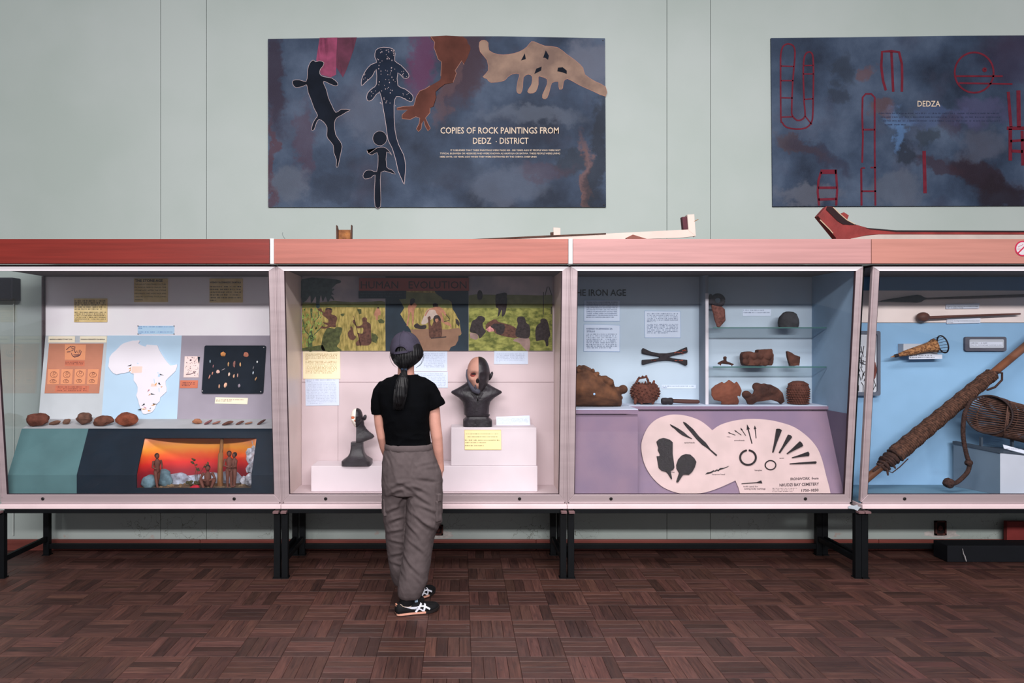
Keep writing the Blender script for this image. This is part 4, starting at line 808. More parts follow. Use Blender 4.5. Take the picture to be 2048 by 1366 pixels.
# smaller bust, on the low plinth
by = 4.975; s = by/F; bz = .675; zz = lambda py: bz+.0005+(931.5-py)*s
b2 = thing('bust', 'smaller half bust, one side white skull and the other dark', 'sculpture', (X(714), by, bz))
cx = X(714.5)
pd = MB().loft([ring_se(cx, by, z_, w*s, w*s*.85, 24, 7) for z_, w in ((zz(931.5), 29), (zz(923), 29), (zz(919.5), 24), (zz(915), 18), (zz(908), 14), (zz(898), 12.2), (zz(887), 12))])
obj('pedestal', pd, BRZ, b2, smooth=35)
hc = V(X(713.8), by-.01, zz(838.3)); hs = 19.6*s/.118
sh = MB(); rg = []
for py, r_, d_ in ((887, 13, .042), (884, 20, .045), (880, 31, .045), (876, 35.2, .042), (872, 33, .04), (866, 25, .038), (860, 19, .036), (853, 15, .034), (845, 14, .034), (838, 14, .034)):
    k = []
    for j in range(17):
        a = -math.pi/2+math.pi*j/16; k.append(V(hc.x+max(0, math.cos(a))*r_*s, by+math.sin(a)*d_, zz(py)))
    rg.append(k)
sh.loft(rg); obj('half_shoulder', sh, BRZ, b2, smooth=60)
obj('face_half', half(MB().loft(head_grid(hc, hs)), hc, 1), BRZ, b2, smooth=180)
obj('skull_half', half(MB().loft(head_grid(hc, hs*.97, True)), hc, -1), BONEW, b2, smooth=180)['label'] = 'white skull half'
obj('eye_socket', MB().ell(hc+V(-.034, -.062, .010)*hs, (.022*hs, .014*hs, .022*hs), 14, 8), SOCK2, b2, smooth=180)
obj('nose_cavity', MB().ell(hc+V(-.008, -.082, -.024)*hs, (.010*hs, .012*hs, .013*hs), 12, 8), SOCK2, b2, smooth=180)
obj('ear', MB().ell(hc+V(.098, .0, .004)*hs, (.022*hs, .022*hs, .036*hs), 12, 10, Matrix.Rotation(.25, 3, 'Y')), BRZ, b2, smooth=60)
# ================================================================ IRON AGE CASE
t = CASE['iron']; PB = yplane(BACK)
xa, xb = .703, 2.513; SZ = 1.085
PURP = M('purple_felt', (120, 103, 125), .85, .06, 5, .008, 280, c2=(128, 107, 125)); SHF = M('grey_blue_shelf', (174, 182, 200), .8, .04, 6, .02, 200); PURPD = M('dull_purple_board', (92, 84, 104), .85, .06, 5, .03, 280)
xm = XP(1279, 4.63)
obj('plank_shelf', MB().box(xa, xm, 4.665, 5.15, SZ-.028, SZ), SHF, t, bevel=.003)
obj('plank_shelf', MB().box(xm+.001, xb, 4.93, 5.15, SZ-.028, SZ), SHF, t, bevel=.003)
obj('shelf_edge', MB().box(xa, xm, 4.658, 4.664, SZ-.03, SZ-.005), PURP, t)
obj('front_board', MB().box(xa, xm, 4.675, 4.685, .502, SZ-.036), PURP, t)
SL = slope(4.935, SZ-.004, 4.714, .531)
band('sloping_board', [(4.935, SZ-.034), (4.712, .531), (4.70, .502)], xm-.02, xb, PURP, parent=t)
obj('shelf_edge', MB().box(xm, xb, 4.918, 4.929, SZ-.026, SZ-.004), PURP, t)
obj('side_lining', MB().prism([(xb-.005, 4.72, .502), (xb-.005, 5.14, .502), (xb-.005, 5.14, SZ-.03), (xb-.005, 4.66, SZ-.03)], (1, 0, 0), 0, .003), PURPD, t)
GREYD = M('grey_divider', (128, 136, 148), .8, .04, 6, .02); GREYL = M('pale_divider_edge', (186, 182, 190), .7, .03, 6, 0)
dx0, dx1 = XP(1411, 5.013), XP(1417, 5.013)
dv = obj('divider', MB().box(dx0, dx1, 5.018, 5.15, SZ+.0005, 1.988), GREYD, t); obj('divider_edge', MB().box(dx0, dx1, 5.012, 5.0175, SZ+.0005, 1.86), GREYL, t)
GSH = glass('shelf_glass', (.91, .945, .95), .02); GEDGE = M('shelf_glass_edge', (52, 92, 88), .3, .1, 9, 0, spec=.6)
for py in (654.5, 733):
    zt = ZP(py, 4.93)
    s_ = obj('glass_shelf', MB().box(dx1+.002, 2.506, 4.932, 5.149, zt-.007, zt), GSH, t); obj('shelf_front_edge', MB().box(dx1+.002, 2.506, 4.9285, 4.9319, zt-.007, zt), GEDGE, s_)
ZT1, ZT2 = ZP(654.5, 4.93), ZP(733, 4.93)
# lettering and cards
mb = MB(); words(mb, 'THE IRON AGE', 1142, 591.5, 1252, 12.6, PB, .003, .016)
obj('title_lettering', mb, M('black_letters', (20, 30, 40), .6, .1, 9, 0), None, 'black letters THE IRON AGE on the pale blue back', 'lettering', fix=False)
IPAP = M('pale_blue_paper', (190, 201, 220), .75, .02, 10, 0); LINE = M('blue_rule', (120, 150, 190), .8, .05, 10, 0); IINK = M('navy_ink', (66, 84, 118), .8, .1, 10, 0)
z = lambda p: ZM(1150, 590, 8.904, p)
c1 = ['PEOPLE WITH A KNOWLEDGE OF IRON', 'WORKING BEGAN TO MOVE INTO THIS PART OF', 'THE WORLD FROM THE NORTH DURING THE IRON', 'AGE. OFTEN MADE AN ADVANCED TYPE OF', 'DECORATED POTTERY LIKE THE UNUSUAL', 'SAMPLES FROM KARONGA SHOWN HERE.', 'THESE WERE USED IN FUNERARY', 'CEREMONIES BY THE NKHONDE PEOPLE WHO', 'MOVED INTO KARONGA AREA ABOUT 1500.']
card('text_card', 'bordered card about ironworking people, right under the title letters', z([(162, 95), (800, 95), (798, 470), (162, 465)]), PB, IPAP, ink=IINK, border=(LINE, .7), text=[(s, 1172.8, 605.5+3.75*i, 1234.8 if i < 8 else 1228, 2.3, .02) for i, s in enumerate(c1)])
card('text_card', 'bordered card headed NYENGO YA ZIPANGIZO ZA ZITSULO', z([(162, 520), (800, 538), (795, 1010), (158, 1005)]), PB, IPAP, ink=IINK, border=(LINE, .7), text=[('NYENGO YA ZIPANGIZO ZA', 1172.8, 659, 1225, 3.0, .03), ('ZITSULO', 1172.8, 664.4, 1190, 3.0, .03)], lines=rows(1172.5, 1235, 669.3, 3.42, 9, 2.1, .8))
card('text_card', 'bordered card of two paragraphs beside the grey divider', z([(1240, 283), (1875, 290), (1880, 760), (1245, 760)]), PB, IPAP, ink=IINK, border=(LINE, .7), lines=rows(1294, 1356.5, 628.5, 3.12, 6, 1.9, .3)+rows(1294, 1356.5, 649.5, 2.86, 7, 1.9, .68))
card('small_label', 'narrow pale label above the wooden-handled hammer', [(1323.5, 770), (1392, 770), (1392, 777.3), (1323.5, 777.3)], PB, IPAP, ink=IINK, lines=[(1325, 1389, 773, 1.7), (1325, 1337, 775.8, 1.5)])
card('small_label', 'pale label on the back above the upper glass shelf', [(1485.5, 618.5), (1542, 618.5), (1541.5, 632), (1485.5, 632)], PB, IPAP, ink=IINK, lines=[(1487, 1529, 621.3, 1.8), (1487, 1541, 626, 1.8)])
# cross-shaped ingot
z = lambda p: ZM(1130, 520, 4.4067, p)
IRON = M('old_iron', (34, 29, 34), .6, .3, 30, .2, 60); COPPER = M('worn_copper_patch', (150, 66, 50), .5, .3, 60, .2)
ig = obj('copper_ingot', MB().plate(z([(678, 790), (690, 775), (760, 808), (830, 822), (900, 822), (980, 808), (1030, 785), (1078, 766), (1083, 815), (1020, 828), (950, 842), (915, 855), (950, 865), (1000, 872), (1080, 880), (1080, 925), (1065, 930), (1000, 900), (930, 886), (880, 885), (820, 890), (740, 908), (690, 923), (678, 918), (680, 880), (760, 875), (835, 865), (830, 850), (780, 842), (720, 832), (678, 822)]), PB, .004, .022), IRON, None, 'dark cross-shaped metal ingot fixed to the pale blue back', 'ingot', bevel=.004)
rs = random.Random(4); mb = MB()
for a, b, c, e in ((1005, 820, 60, 22), (1000, 884, 66, 8), (770, 885, 40, 6), (1050, 800, 16, 16)):
    for _ in range(7):
        u, v = a+rs.uniform(-c, c)*.7, b+rs.uniform(-e, e)*.5; mb.plate(z([(u-9, v), (u, v-3), (u+10, v+1), (u, v+4)]), PB, .022, .0226)
obj('copper_patch', mb, COPPER, ig)
# clay pieces
CLAY = M('brown_clay', (80, 52, 39), .85, .35, 9, .25, 40, c2=(108, 70, 48)); CLAYD = M('dark_clay', (60, 37, 32), .85, .3, 12, .25, 50, c2=(80, 49, 40)); CLAYR = M('red_clay', (106, 61, 47), .85, .2, 12, .2, 50); CLAYK = M('grey_clay', (60, 60, 64), .85, .25, 16, .2, 50)
def ptz(px, py, Y): return P(px, py, Y)
Y = 4.92; s = Y/F
mb = MB()
body = [(1140, 742, 52), (1158, 738, 56), (1172, 745, 60), (1190, 752, 60), (1205, 762, 52), (1222, 775, 40), (1236, 790, 26)]
rings = []
for px, ty, d_ in ((1118, 745, 30), (1128, 738, 48), (1140, 736, 56), (1156, 733, 60), (1168, 729.5, 62), (1180, 736, 62), (1195, 747, 58), (1210, 757, 52), (1224, 768, 44), (1236, 780, 34), (1239, 795, 24)):
    rg = []
    for j in range(20):
        a = 2*math.pi*j/20; zc = (ty+814)/2; h = (814-ty)/2
        v = P(px, zc-h*math.sin(a)*(1 if math.sin(a) > 0 else .98), Y); v.y = Y+math.cos(a)*d_*s*.95; rg.append(v)
    rings.append(rg)
mb.loft(rings)
mb.tube([P(1199, 757, Y-.11), P(1210, 758, Y-.135), P(1220, 765, Y-.13), P(1226, 775, Y-.10)], [.016, .026, .028, .016], 12)
mb.ell(P(1246, 779, Y-.05), (.032, .03, .032), 14, 10); mb.ell(P(1234, 781, Y-.06), (.028, .03, .026), 14, 10); mb.ell(P(1237, 790, Y-.08), (.017, .017, .017), 12, 8); mb.ell(P(1241, 795, Y-.06), (.018, .018, .016), 12, 8); mb.ell(P(1230, 788, Y-.08), (.02, .02, .018), 12, 8)
for a, b in ((1159, 734), (1167, 741), (1177, 748), (1186, 741), (1195, 747), (1188, 758), (1157, 741)): mb.ell(P(a, b, Y-.13 if b > 736 else Y-.03), (.014, .014, .015), 10, 8)
me = remesh(mb, .006, 3, lambda c, n: .003*noise.noise(c*22))
for v in me.vertices: v.co.z = max(v.co.z, SZ+.001)
pot = robj('clay_vessel', me, CLAY, None, 'large brown clay vessel with a knobbed animal-like snout', 'pottery')
obj('string_hole', MB().ell(P(1188.5, 788, Y-.192), (.008, .005, .009), 12, 8), M('hole_lining', (140, 170, 200), .8, .1, 9, 0), pot, smooth=180)
# spiked bowl
Y = 5.06; s = Y/F; c = P(1290, 784, Y)
mb = MB(); R = (26.0*s, 24*s, 22*s)
mb.lathe(c+V(0, 0, -R[2]), [(.02, 0), (R[0]*.7, .006), (R[0]*.95, R[2]*.55), (R[0], R[2]*1.0), (R[0]*.95, R[2]*1.45), (R[0]*.85, R[2]*1.75), (R[0]*.72, R[2]*1.72), (R[0]*.8, R[2]*1.2), (R[0]*.7, R[2]*.5), (.01, R[2]*.3)], 24)
pth = [P(1272, 766, Y-.02), P(1277, 757, Y-.02), P(1285, 755, Y-.02), P(1293, 754, Y-.02), P(1296, 760, Y-.02), P(1297, 768, Y-.02)]
mb.tube(pth, .008, 8); mb.tube([P(1305, 772, Y-.03), P(1308, 762, Y-.03)], [.012, .008], 8)
for a in (1272, 1284, 1304): mb.tube([P(a, 796, Y-.03), P(a+(a-1290)*.1, 806, Y-.045)], [.016, .010], 8)
rs = random.Random(6)
for k in range(150):
    a = k*2.39996; zz_ = 1-2*(k+.5)/150
    if abs(zz_) > .86: continue
    r_ = math.sqrt(1-zz_*zz_); q = c+V(r_*math.cos(a)*R[0], r_*math.sin(a)*R[1], zz_*R[2]*.95); n_ = V(r_*math.cos(a), r_*math.sin(a), zz_*.8)
    mb.tube([q-n_*.004, q+n_*.011], [.0085, .0055], 6)
for p_ in pth: mb.ell(p_+V(rs.uniform(-.006, .006), -.004, .006), (.008, .008, .009), 8, 6)
zl = min(v.z for v in mb.v)
for v in mb.v: v.z += SZ+.001-zl
obj('spiked_bowl', mb, M('rust_clay', (84, 48, 39), .85, .3, 30, .2, 60), None, 'knobbly rust brown bowl with a loop handle, covered in clay spikes', 'pottery', smooth=50)
# hammer
Y = 5.0; hz = ZP(803.5, Y)
hm = thing('hammer', 'short hammer with wooden handle lying on the shelf', 'hammer', (XP(1360, Y), Y, SZ))
obj('head', MB().loft([ring_se(0, 0, 0, 1, 1, 16, 4)] and [[V(XP(px, Y), Y+.022*r_*math.cos(2*math.pi*j/18)*1.0, SZ+.0255+.024*r_*math.sin(2*math.pi*j/18)) for j in range(18)] for px, r_ in ((1323, .75), (1325, .95), (1332, 1.0), (1336, .88), (1339, 1.0), (1343, 1.02), (1345, .85))]), IRON, hm, smooth=35)
obj('handle', MB().tube([(XP(1344, Y), Y, SZ+.027), (XP(1372, Y), Y, SZ+.023), (XP(1395.5, Y), Y, SZ+.021)], [.014, .0155, .0145], 12), M('dark_handle_wood', (70, 44, 40), .6, .25, 18, .15, 60, stretch=(.4, 3, 3)), hm, smooth=50)
# upper glass shelf
Y = 5.03
h_ = lambda pts, Y, t0, t1, mat, nm, lab, cat, bev=.003, cy=None: obj(nm, MB().prism([P(a, b, Y) for a, b in pts], (0, -1, 0), t0, t1), mat, None, lab, cat, bevel=bev)
mb = MB(); z = lambda p: ZM(1410, 580, 5.574, p)
mb.tube([P(1430, 612, Y), P(1438, 622, Y), P(1440, 640, Y), P(1437, 650, Y)], [.03, .045, .04, .018], 12, squash=.5)
me = remesh(mb, .004, 3)
dz = ZT1+.001-min(v.co.z for v in me.vertices)
for v in me.vertices: v.co.z += dz
fp = robj('clay_pipe', me, M('speckled_red_clay', (110, 72, 66), .85, .3, 60, .4, 90), None, 'speckled red clay fragment with a dark ring top beside the divider', 'pottery')
rr = MB(); cc = P(1435.5, 601, Y)
rr.tube([cc+V(.036*math.cos(a), 0, .034*math.sin(a)) for a in [2*math.pi*k/20 for k in range(21)]], .017, 10, round_ends=False); rr.tube([cc+V(-.05, 0, -.012), cc+V(-.05, 0, .035)], [.02, .012], 8)
obj('ring_top', rr, M('blackened_clay', (40, 36, 42), .8, .2, 30, .2), fp, smooth=60)
mb = MB().ico(P(1577.5, 646, 5.03), (20.5*5.03/F, .05, 23*5.03/F), 3, .12, 1.4, 21)
for v in mb.v: v.z = max(v.z, ZT1+.001)
obj('clay_fragment', mb, CLAYK, None, 'grey dome-shaped clay lump on the upper glass shelf', 'pottery', smooth=50)
# lower glass shelf
Y = 5.02; s = Y/F
mb = MB().tube([P(1437, 730, Y), P(1445, 727, Y), P(1455, 729, Y), P(1466, 732, Y)], [.008, .013, .010, .006], 8); mb.tube([P(1450, 726, Y), P(1450, 719, Y)], [.011, .012], 8); mb.ell(P(1450, 718.5, Y), (.013, .012, .011), 10, 8); mb.tube([P(1441, 729, Y), P(1441, 733, Y-.01)], .005, 6); mb.tube([P(1462, 730, Y), P(1464, 734, Y-.01)], .005, 6)
me = remesh(mb, .003, 2, lambda c, n: .0015*noise.noise(c*90)); dz = ZT2+.001-min(v.co.z for v in me.vertices)
for v in me.vertices: v.co.z += dz
robj('knobbed_clay_piece', me, CLAYD, None, 'small knobbed clay piece on the lower glass shelf', 'pottery')
mb = MB()
pts = z([(412, 720), (430, 690), (500, 682), (545, 695), (582, 700), (582, 665), (640, 662), (740, 655), (742, 690), (757, 720), (752, 800), (738, 838), (430, 838), (415, 800)])
mb.prism([P(a, b, Y) for a, b in pts], (0, -1, 0), -.045, .02)
for a, b, r_ in ((450, 735, .028), (545, 735, .03), (615, 735, .026), (705, 740, .03), (450, 800, .026), (580, 810, .026), (670, 812, .026)):
    (u, v), = z([(a, b)]); mb.ell(P(u, v, Y-.018), (r_*.9, .014, r_*.85), 12, 8)
me = remesh(mb, .004, 3, lambda c, n: .002*noise.noise(c*50)); dz = ZT2+.001-min(v.co.z for v in me.vertices)
for v in me.vertices: v.co.z += dz
robj('bossed_potsherd', me, CLAYD, None, 'wide potsherd with round bosses on the lower glass shelf', 'pottery')
mb = MB().prism([P(a, b, Y) for a, b in z([(908, 670), (960, 690), (1000, 720), (1058, 735), (1050, 790), (1045, 835), (945, 838), (930, 790), (915, 730)])], (0, -1, 0), -.016, .012)
me = remesh(mb, .003, 2, lambda c, n: .003*noise.noise(c*45)); dz = ZT2+.001-min(v.co.z for v in me.vertices)
for v in me.vertices: v.co.z += dz
robj('potsherd', me, CLAYD, None, 'small pointed potsherd standing on the lower glass shelf', 'pottery')
# bottom row
Y = 5.04
def curved_sherd(pts, Y, bulge, th, mat, lab, nm='potsherd', lean=.0, extra=None, vox=.004):
    mb = MB().prism([P(a, b, Y) for a, b in pts], (0, -1, 0), 0, th)
    if extra: extra(mb)
    me = remesh(mb, vox, 2)
    xs_ = [v.co.x for v in me.vertices]; zs_ = [v.co.z for v in me.vertices]; xm_, xr = (min(xs_)+max(xs_))/2, (max(xs_)-min(xs_))/2; zm_, zr = (min(zs_)+max(zs_))/2, (max(zs_)-min(zs_))/2
    for v in me.vertices:
        u, w = (v.co.x-xm_)/xr, (v.co.z-zm_)/zr; v.co.y -= bulge*(1-.5*u*u-.5*w*w); v.co.y += .0025*noise.noise(v.co*40)
    dz = SZ+.001-min(zs_)
    for v in me.vertices: v.co.z += dz
    return robj(nm, me, mat, None, lab, 'pottery')
sh1 = curved_sherd(z([(50, 1110), (90, 1070), (165, 1030), (180, 1050), (215, 1030), (245, 1008), (300, 1050), (335, 1028), (365, 1080), (385, 1130), (365, 1195), (320, 1180), (360, 1250), (358, 1285), (160, 1282), (155, 1250), (80, 1235), (50, 1180)]), Y, .06, .014, CLAYR, 'broad orange potsherd with a jagged broken rim')
ck = MB(); PY = yplane(Y-.068)
z2 = lambda p: ZM(1410, 580, 5.574, p)
def bump(mb):
    for a, b, r_ in ((440, 1170, .03), (500, 1230, .03), (560, 1090, .036), (640, 1090, .03), (720, 1130, .03), (600, 1150, .04)):
        (u, v), = z2([(a, b)]); mb.ell(P(u, v, Y-.012), (r_, .018, r_*.9), 12, 8)
curved_sherd(z([(392, 1190), (440, 1148), (500, 1165), (515, 1110), (545, 1065), (590, 1050), (700, 1058), (780, 1100), (830, 1150), (868, 1250), (832, 1282), (780, 1250), (700, 1228), (620, 1240), (550, 1250), (510, 1282), (460, 1280), (430, 1230)]), Y, .05, .02, CLAYD, 'lumpy arched potsherd with a broken spout', extra=bump)
cb = P(1596.5, 788.5, 5.04); s = 5.04/F
mb = MB().lathe(V(cb.x, cb.y, SZ+.001), [(.012, 0), (16*s, .002), (19*s, 14*s), (20.5*s, 24*s), (20*s, 34*s), (17*s, 42*s), (10*s, 46*s), (.005, 47*s)], 28)
for r_ in range(9):
    hh = (3+4.6*r_)*s; rad = (19.2 if r_ < 2 else (20.6 if r_ < 7 else 18))*s
    for k in range(26):
        a = 2*math.pi*(k+.5*(r_ % 2))/26; mb.ell(V(cb.x+rad*math.cos(a), cb.y+rad*math.sin(a), SZ+hh), (.0055, .0055, .006), 6, 4)
obj('studded_pot', mb, M('studded_clay', (78, 45, 37), .85, .25, 30, .2, 60), None, 'round pot covered in rows of small clay studs', 'pottery', smooth=50)
# ---- ironwork board on the purple slope
BOARD = M('pink_cream_board', (184, 162, 161), .8, .05, 9, .0, c2=(190, 166, 166)); PLS = SL
c1x, c1y, r1x, r1y = 1371, 908, 89, 79
L_ = ring(c1x, c1y, 89, 79.5, 40)
lp = []
A = ZM(1130, 790, 5.463, [(1612, 385)])[0]
left = [(1282.5, 895), (1286, 875), (1297, 853), (1314, 838), (1335, 830.5), (1353, 829), (1375, 832), (1398, 840), (1414, 851), (1424.5, 860.5), (1440, 850), (1465, 842), (1495, 838), (1530, 839), (1560, 844.5), (1590, 855), (1617, 875), (1635, 897), (1645, 922), (1652, 950), (1658, 972), (1661, 986.5), (1480, 986.5), (1477, 975), (1471, 961), (1440, 975), (1410, 985), (1385, 987), (1362, 987), (1340, 981), (1320, 970), (1301, 950), (1288, 925)]
def smooth_open(pts, n=3):
    out = []
    for i in range(len(pts)-1):
        p0, p1, p2, p3 = [Vector(pts[max(0, min(len(pts)-1, i+d))]) for d in (-1, 0, 1, 2)]
        for j in range(n):
            u = j/n; q = .5*((2*p1)+(p2-p0)*u+(2*p0-5*p1+4*p2-p3)*u*u+(3*p1-p0-3*p2+p3)*u*u*u); out.append((q.x, q.y))
    return out
lf2 = smooth_open(left[24:]+left[:10])+smooth_open(left[9:22])+[left[21], left[22], left[23]]
brd = obj('ironwork_board', MB().plate(lf2, PLS, .004, .012), BOARD, None, 'cream board shaped as two joined discs, titled IRONWORK from NKUDZI BAY CEMETERY', 'board')
BINKM = M('board_ink', (40, 30, 38), .8, .1, 9, 0)
for tx in (('IRONWORK  from', 1581, 960.5, 1637, 5.0, .02), ('NKUDZI BAY CEMETERY', 1559, 973, 1638, 5.6, .02), ('1750-1850', 1603, 983.5, 1637, 5.0, .02), ('spearheads', 1368.5, 886.5, 1389.5, 2.8, .015), ('arrowheads', 1468.5, 882, 1489, 2.6, .015), ('bangles', 1509.5, 941.7, 1524, 2.6, .015), ('axes', 1559, 917.5, 1568, 2.6, .015), ('harpoon head', 1424, 950, 1450, 2.8, .01), ('hoes', 1341.5, 945.5, 1349, 2.6, .015), ('knife used for', 1487, 974.5, 1516, 3.0, .012), ('cutting body markings', 1488, 979, 1531, 3.0, .012)):
    mb = MB(); words(mb, *tx[:5], PLS, .0128, tx[5], -.03 if tx[1] > 1540 else 0); obj('lettering', mb, BINKM, brd, fix=False)
mb = MB()
for k in range(3): scribble(mb, 1545, 1594 if k == 0 else 1588, 977.5+3.0*k, 1.6, PLS, .0128, 700+k)
obj('fine_print', mb, BINKM, brd, fix=False)
FE = M('black_iron', (20, 16, 21), .6, .3, 30, .12, 60)
def iron(nm, lab, pts, cat='iron tool', group=None, t1=.021): return obj(nm, MB().plate(pts, PLS, .0125, t1), FE, None, lab, cat, group, bevel=.0015)
za = lambda p: ZM(1130, 790, 5.463, p); zb = lambda p: ZM(1400, 790, 5.465, p)
iron('hoe_blade', 'long eaten-away iron hoe blade beside the paddle-shaped one', za([(1003, 505), (1030, 480), (1075, 468), (1110, 475), (1150, 490), (1178, 515), (1178, 640), (1190, 730), (1197, 790), (1185, 815), (1155, 830), (1172, 915), (1165, 918), (1130, 860), (1110, 838), (1060, 825), (1028, 795), (1018, 740), (1005, 665), (1020, 668), (1040, 660), (1038, 640), (1018, 600), (1022, 570), (1010, 535)]), t1=.026)
iron('hoe_blade', 'paddle-shaped iron hoe blade with a narrow tang', za([(1220, 760), (1240, 700), (1275, 660), (1320, 643), (1370, 650), (1415, 690), (1437, 730), (1420, 790), (1390, 840), (1360, 868), (1300, 868), (1285, 880), (1240, 950), (1222, 952), (1222, 935), (1250, 850), (1222, 800)]), t1=.026)
iron('spearhead', 'shorter iron spearhead at the top of the disc', za([(1147, 318), (1180, 332), (1240, 365), (1300, 405), (1345, 445), (1393, 478), (1350, 465), (1290, 440), (1240, 405), (1200, 365), (1170, 345)]))
iron('spearhead', 'longest iron spearhead with a thin tang', za([(1293, 290), (1325, 305), (1400, 370), (1470, 455), (1540, 520), (1590, 590), (1665, 655), (1655, 665), (1560, 580), (1500, 540), (1440, 480), (1390, 420), (1330, 350), (1300, 310)]))
for i, (tip, tail, w) in enumerate((((307, 407), (388, 438), 8), ((378, 384), (453, 437), 8), ((444, 357), (502, 443), 9), ((515, 320), (570, 530), 18), ((600, 333), (615, 472), 14))):
    a, b = V(*tip, 0), V(*tail, 0); d_ = (b-a); L = d_.length; d_.normalize(); n_ = V(-d_.y, d_.x, 0)
    q = [a, a+d_*L*.28+n_*w, a+d_*L*.24+n_*w*.3, b+n_*w*.28, b-n_*w*.28, a+d_*L*.24-n_*w*.3, a+d_*L*.28-n_*w]
    iron('arrowhead', ['smallest iron arrowhead of the fan, lying flattest', 'small slanting iron arrowhead second from the flattest', 'small iron arrowhead just before the largest one', 'largest iron arrowhead with a long shaft', 'upright iron arrowhead next to the largest one'][i], zb([(p.x, p.y) for p in q]), t1=.018)
for i, (a, b, w0, w1) in enumerate((((868, 375), (800, 625), 30, 6), ((988, 445), (872, 630), 26, 8), ((1112, 530), (955, 640), 32, 5), ((1190, 640), (1010, 683), 24, 4), ((1270, 735), (985, 750), 12, 4))):
    A_, B_ = V(*a, 0), V(*b, 0); d_ = (B_-A_).normalized(); n_ = V(-d_.y, d_.x, 0); M_ = A_.lerp(B_, .62)
    q = [A_-n_*w0, A_+d_*-8, A_+n_*w0, M_+n_*(w0*.42 if i != 4 else w0*.7), B_+n_*w1, B_-n_*w1, M_-n_*(w0*.42 if i != 4 else w0*.7)]
    iron('axe_blade', ['iron axe blade with a rivet hole, standing most upright', 'waisted iron axe blade next to the upright one', 'broadest iron axe blade in the middle of the fan', 'short tapering iron axe blade', 'long thin iron axe blade lying level'][i], zb([(p.x, p.y) for p in q]), t1=.024)
def bangle(lab, cx, cy, rx, ry, w, a0, a1): 
    return obj('iron_bangle', MB().tube([PLS.hit(*zb([(cx+rx*math.cos(a0+(a1-a0)*k/30), cy+ry*math.sin(a0+(a1-a0)*k/30))])[0], .0125+w*5/F/5.465) for k in range(31)], w*4.85/F/5.465, 8, round_ends=False), FE, None, lab, 'bangle', smooth=60)
bangle('larger open iron bangle on the ironwork board', 525, 683, 86, 80, 10, -math.pi/2+.12, math.pi*1.5-.18)
bangle('smaller closed iron bangle on the ironwork board', 771, 766, 58, 50, 6, 0, 2*math.pi)
iron('harpoon_head', 'barbed iron harpoon head', zb([(60, 865), (80, 845), (115, 840), (150, 820), (160, 828), (185, 812), (200, 818), (220, 798), (260, 795), (322, 772), (300, 788), (240, 812), (215, 820), (205, 832), (185, 825), (170, 838), (155, 835), (120, 855), (90, 862)]), t1=.018)
iron('small_knife', 'fan-ended iron knife above the words cutting body markings', zb([(455, 965), (540, 958), (620, 952), (670, 932), (683, 965), (620, 962), (540, 966), (455, 972)]), t1=.018)
iron('arrow_sliver', 'tiny pale-tipped iron sliver left of the arrowheads', zb([(285, 456), (315, 455), (342, 459), (315, 460)]), t1=.015)
# ================================================================ CASE OF HUNTING GEAR (blue)
t = CASE['gear']; xa, xb = 2.597, 4.408
PB = yplane(BACK)
zb0, zb1 = ZP(645.5, BACK), ZP(581, BACK)
obj('back_panel', MB().box(xa, xb, BACK, 5.17, .5, zb0-.002), inner['gear'], t)
obj('back_panel', MB().box(xa, xb, BACK, 5.17, zb0+.002, zb1), M('beige_backboard', (226, 210, 206), .75, .04, 5, .02, 200), t)['label'] = 'beige upper back panel'
obj('back_panel', MB().box(xa, xb, BACK, 5.17, zb1+.001, 1.988), M('shaded_blue_backboard', (84, 122, 160), .75, .04, 5, .02, 200), t)  # top strip of the blue back, shade darkened into its colour
WOOD = M('dark_club_wood', (88, 50, 40), .5, .25, 14, .1, 60, stretch=(.3, 2, 2)); WOODL = M('polished_pole_wood', (92, 56, 38), .5, .45, 12, .1, 60, stretch=(.5, 2, .5)); WLAB = M('white_label', (206, 211, 226), .75, .02, 9, 0)
# spear
Y = 5.12
sp = thing('spear', 'long dark spear mounted along the beige band', 'spear', (XP(1900, Y), Y, ZP(600, Y)))
z = lambda p: ZM(1700, 470, 4.27, p)
hd = MB(); ring_pts = [(1757, 603, .4), (1775, 601, 2.6), (1800, 599.5, 5), (1820, 598, 7), (1834, 597.5, 8.3), (1842, 597.5, 7), (1848, 597.3, 3), (1853, 597.2, 1.6)]
hd.loft([[P(px, py-h*math.sin(2*math.pi*j/10), Y)+V(0, .006*math.cos(2*math.pi*j/10), 0) for j in range(10)] for px, py, h in ring_pts])
obj('spearhead', hd, M('spear_iron', (50, 52, 58), .5, .2, 20, .1), sp, smooth=40)
obj('shaft', MB().tube([P(1850, 597.3, Y), P(1950, 594.5, Y), P(2060, 591, Y), P(2200, 587.5, Y)], [.0062, .010, .012, .012], 10), M('spear_shaft_wood', (78, 66, 66), .6, .2, 14, .1), sp, smooth=60)
cdl = lambda nm, lab, q, lines: card('small_label', lab, q, PB, WLAB, t1=.012, lines=lines, ink=INK)
card('small_label', 'white label under the spear shaft', [(1893, 608.5), (1959, 606.5), (1958, 617), (1892.5, 617.5)], PB, WLAB, t1=.012, text=[('Used for large mammals like antelope and large', 1894.5, 613.5, 1956, 2.0, .0)], lines=[(1894, 1928, 616.5, 1.8)])
card('small_label', 'white label tucked under the knobbed club', [(1895, 636.5), (1961, 634.5), (1960.5, 646), (1894, 647.5)], PB, WLAB, t1=.012, text=[('Used for hunting mammals like monkeys, hares', 1895.5, 642.5, 1959, 2.0, .0)], lines=[(1896, 1907, 646.3, 1.8)])
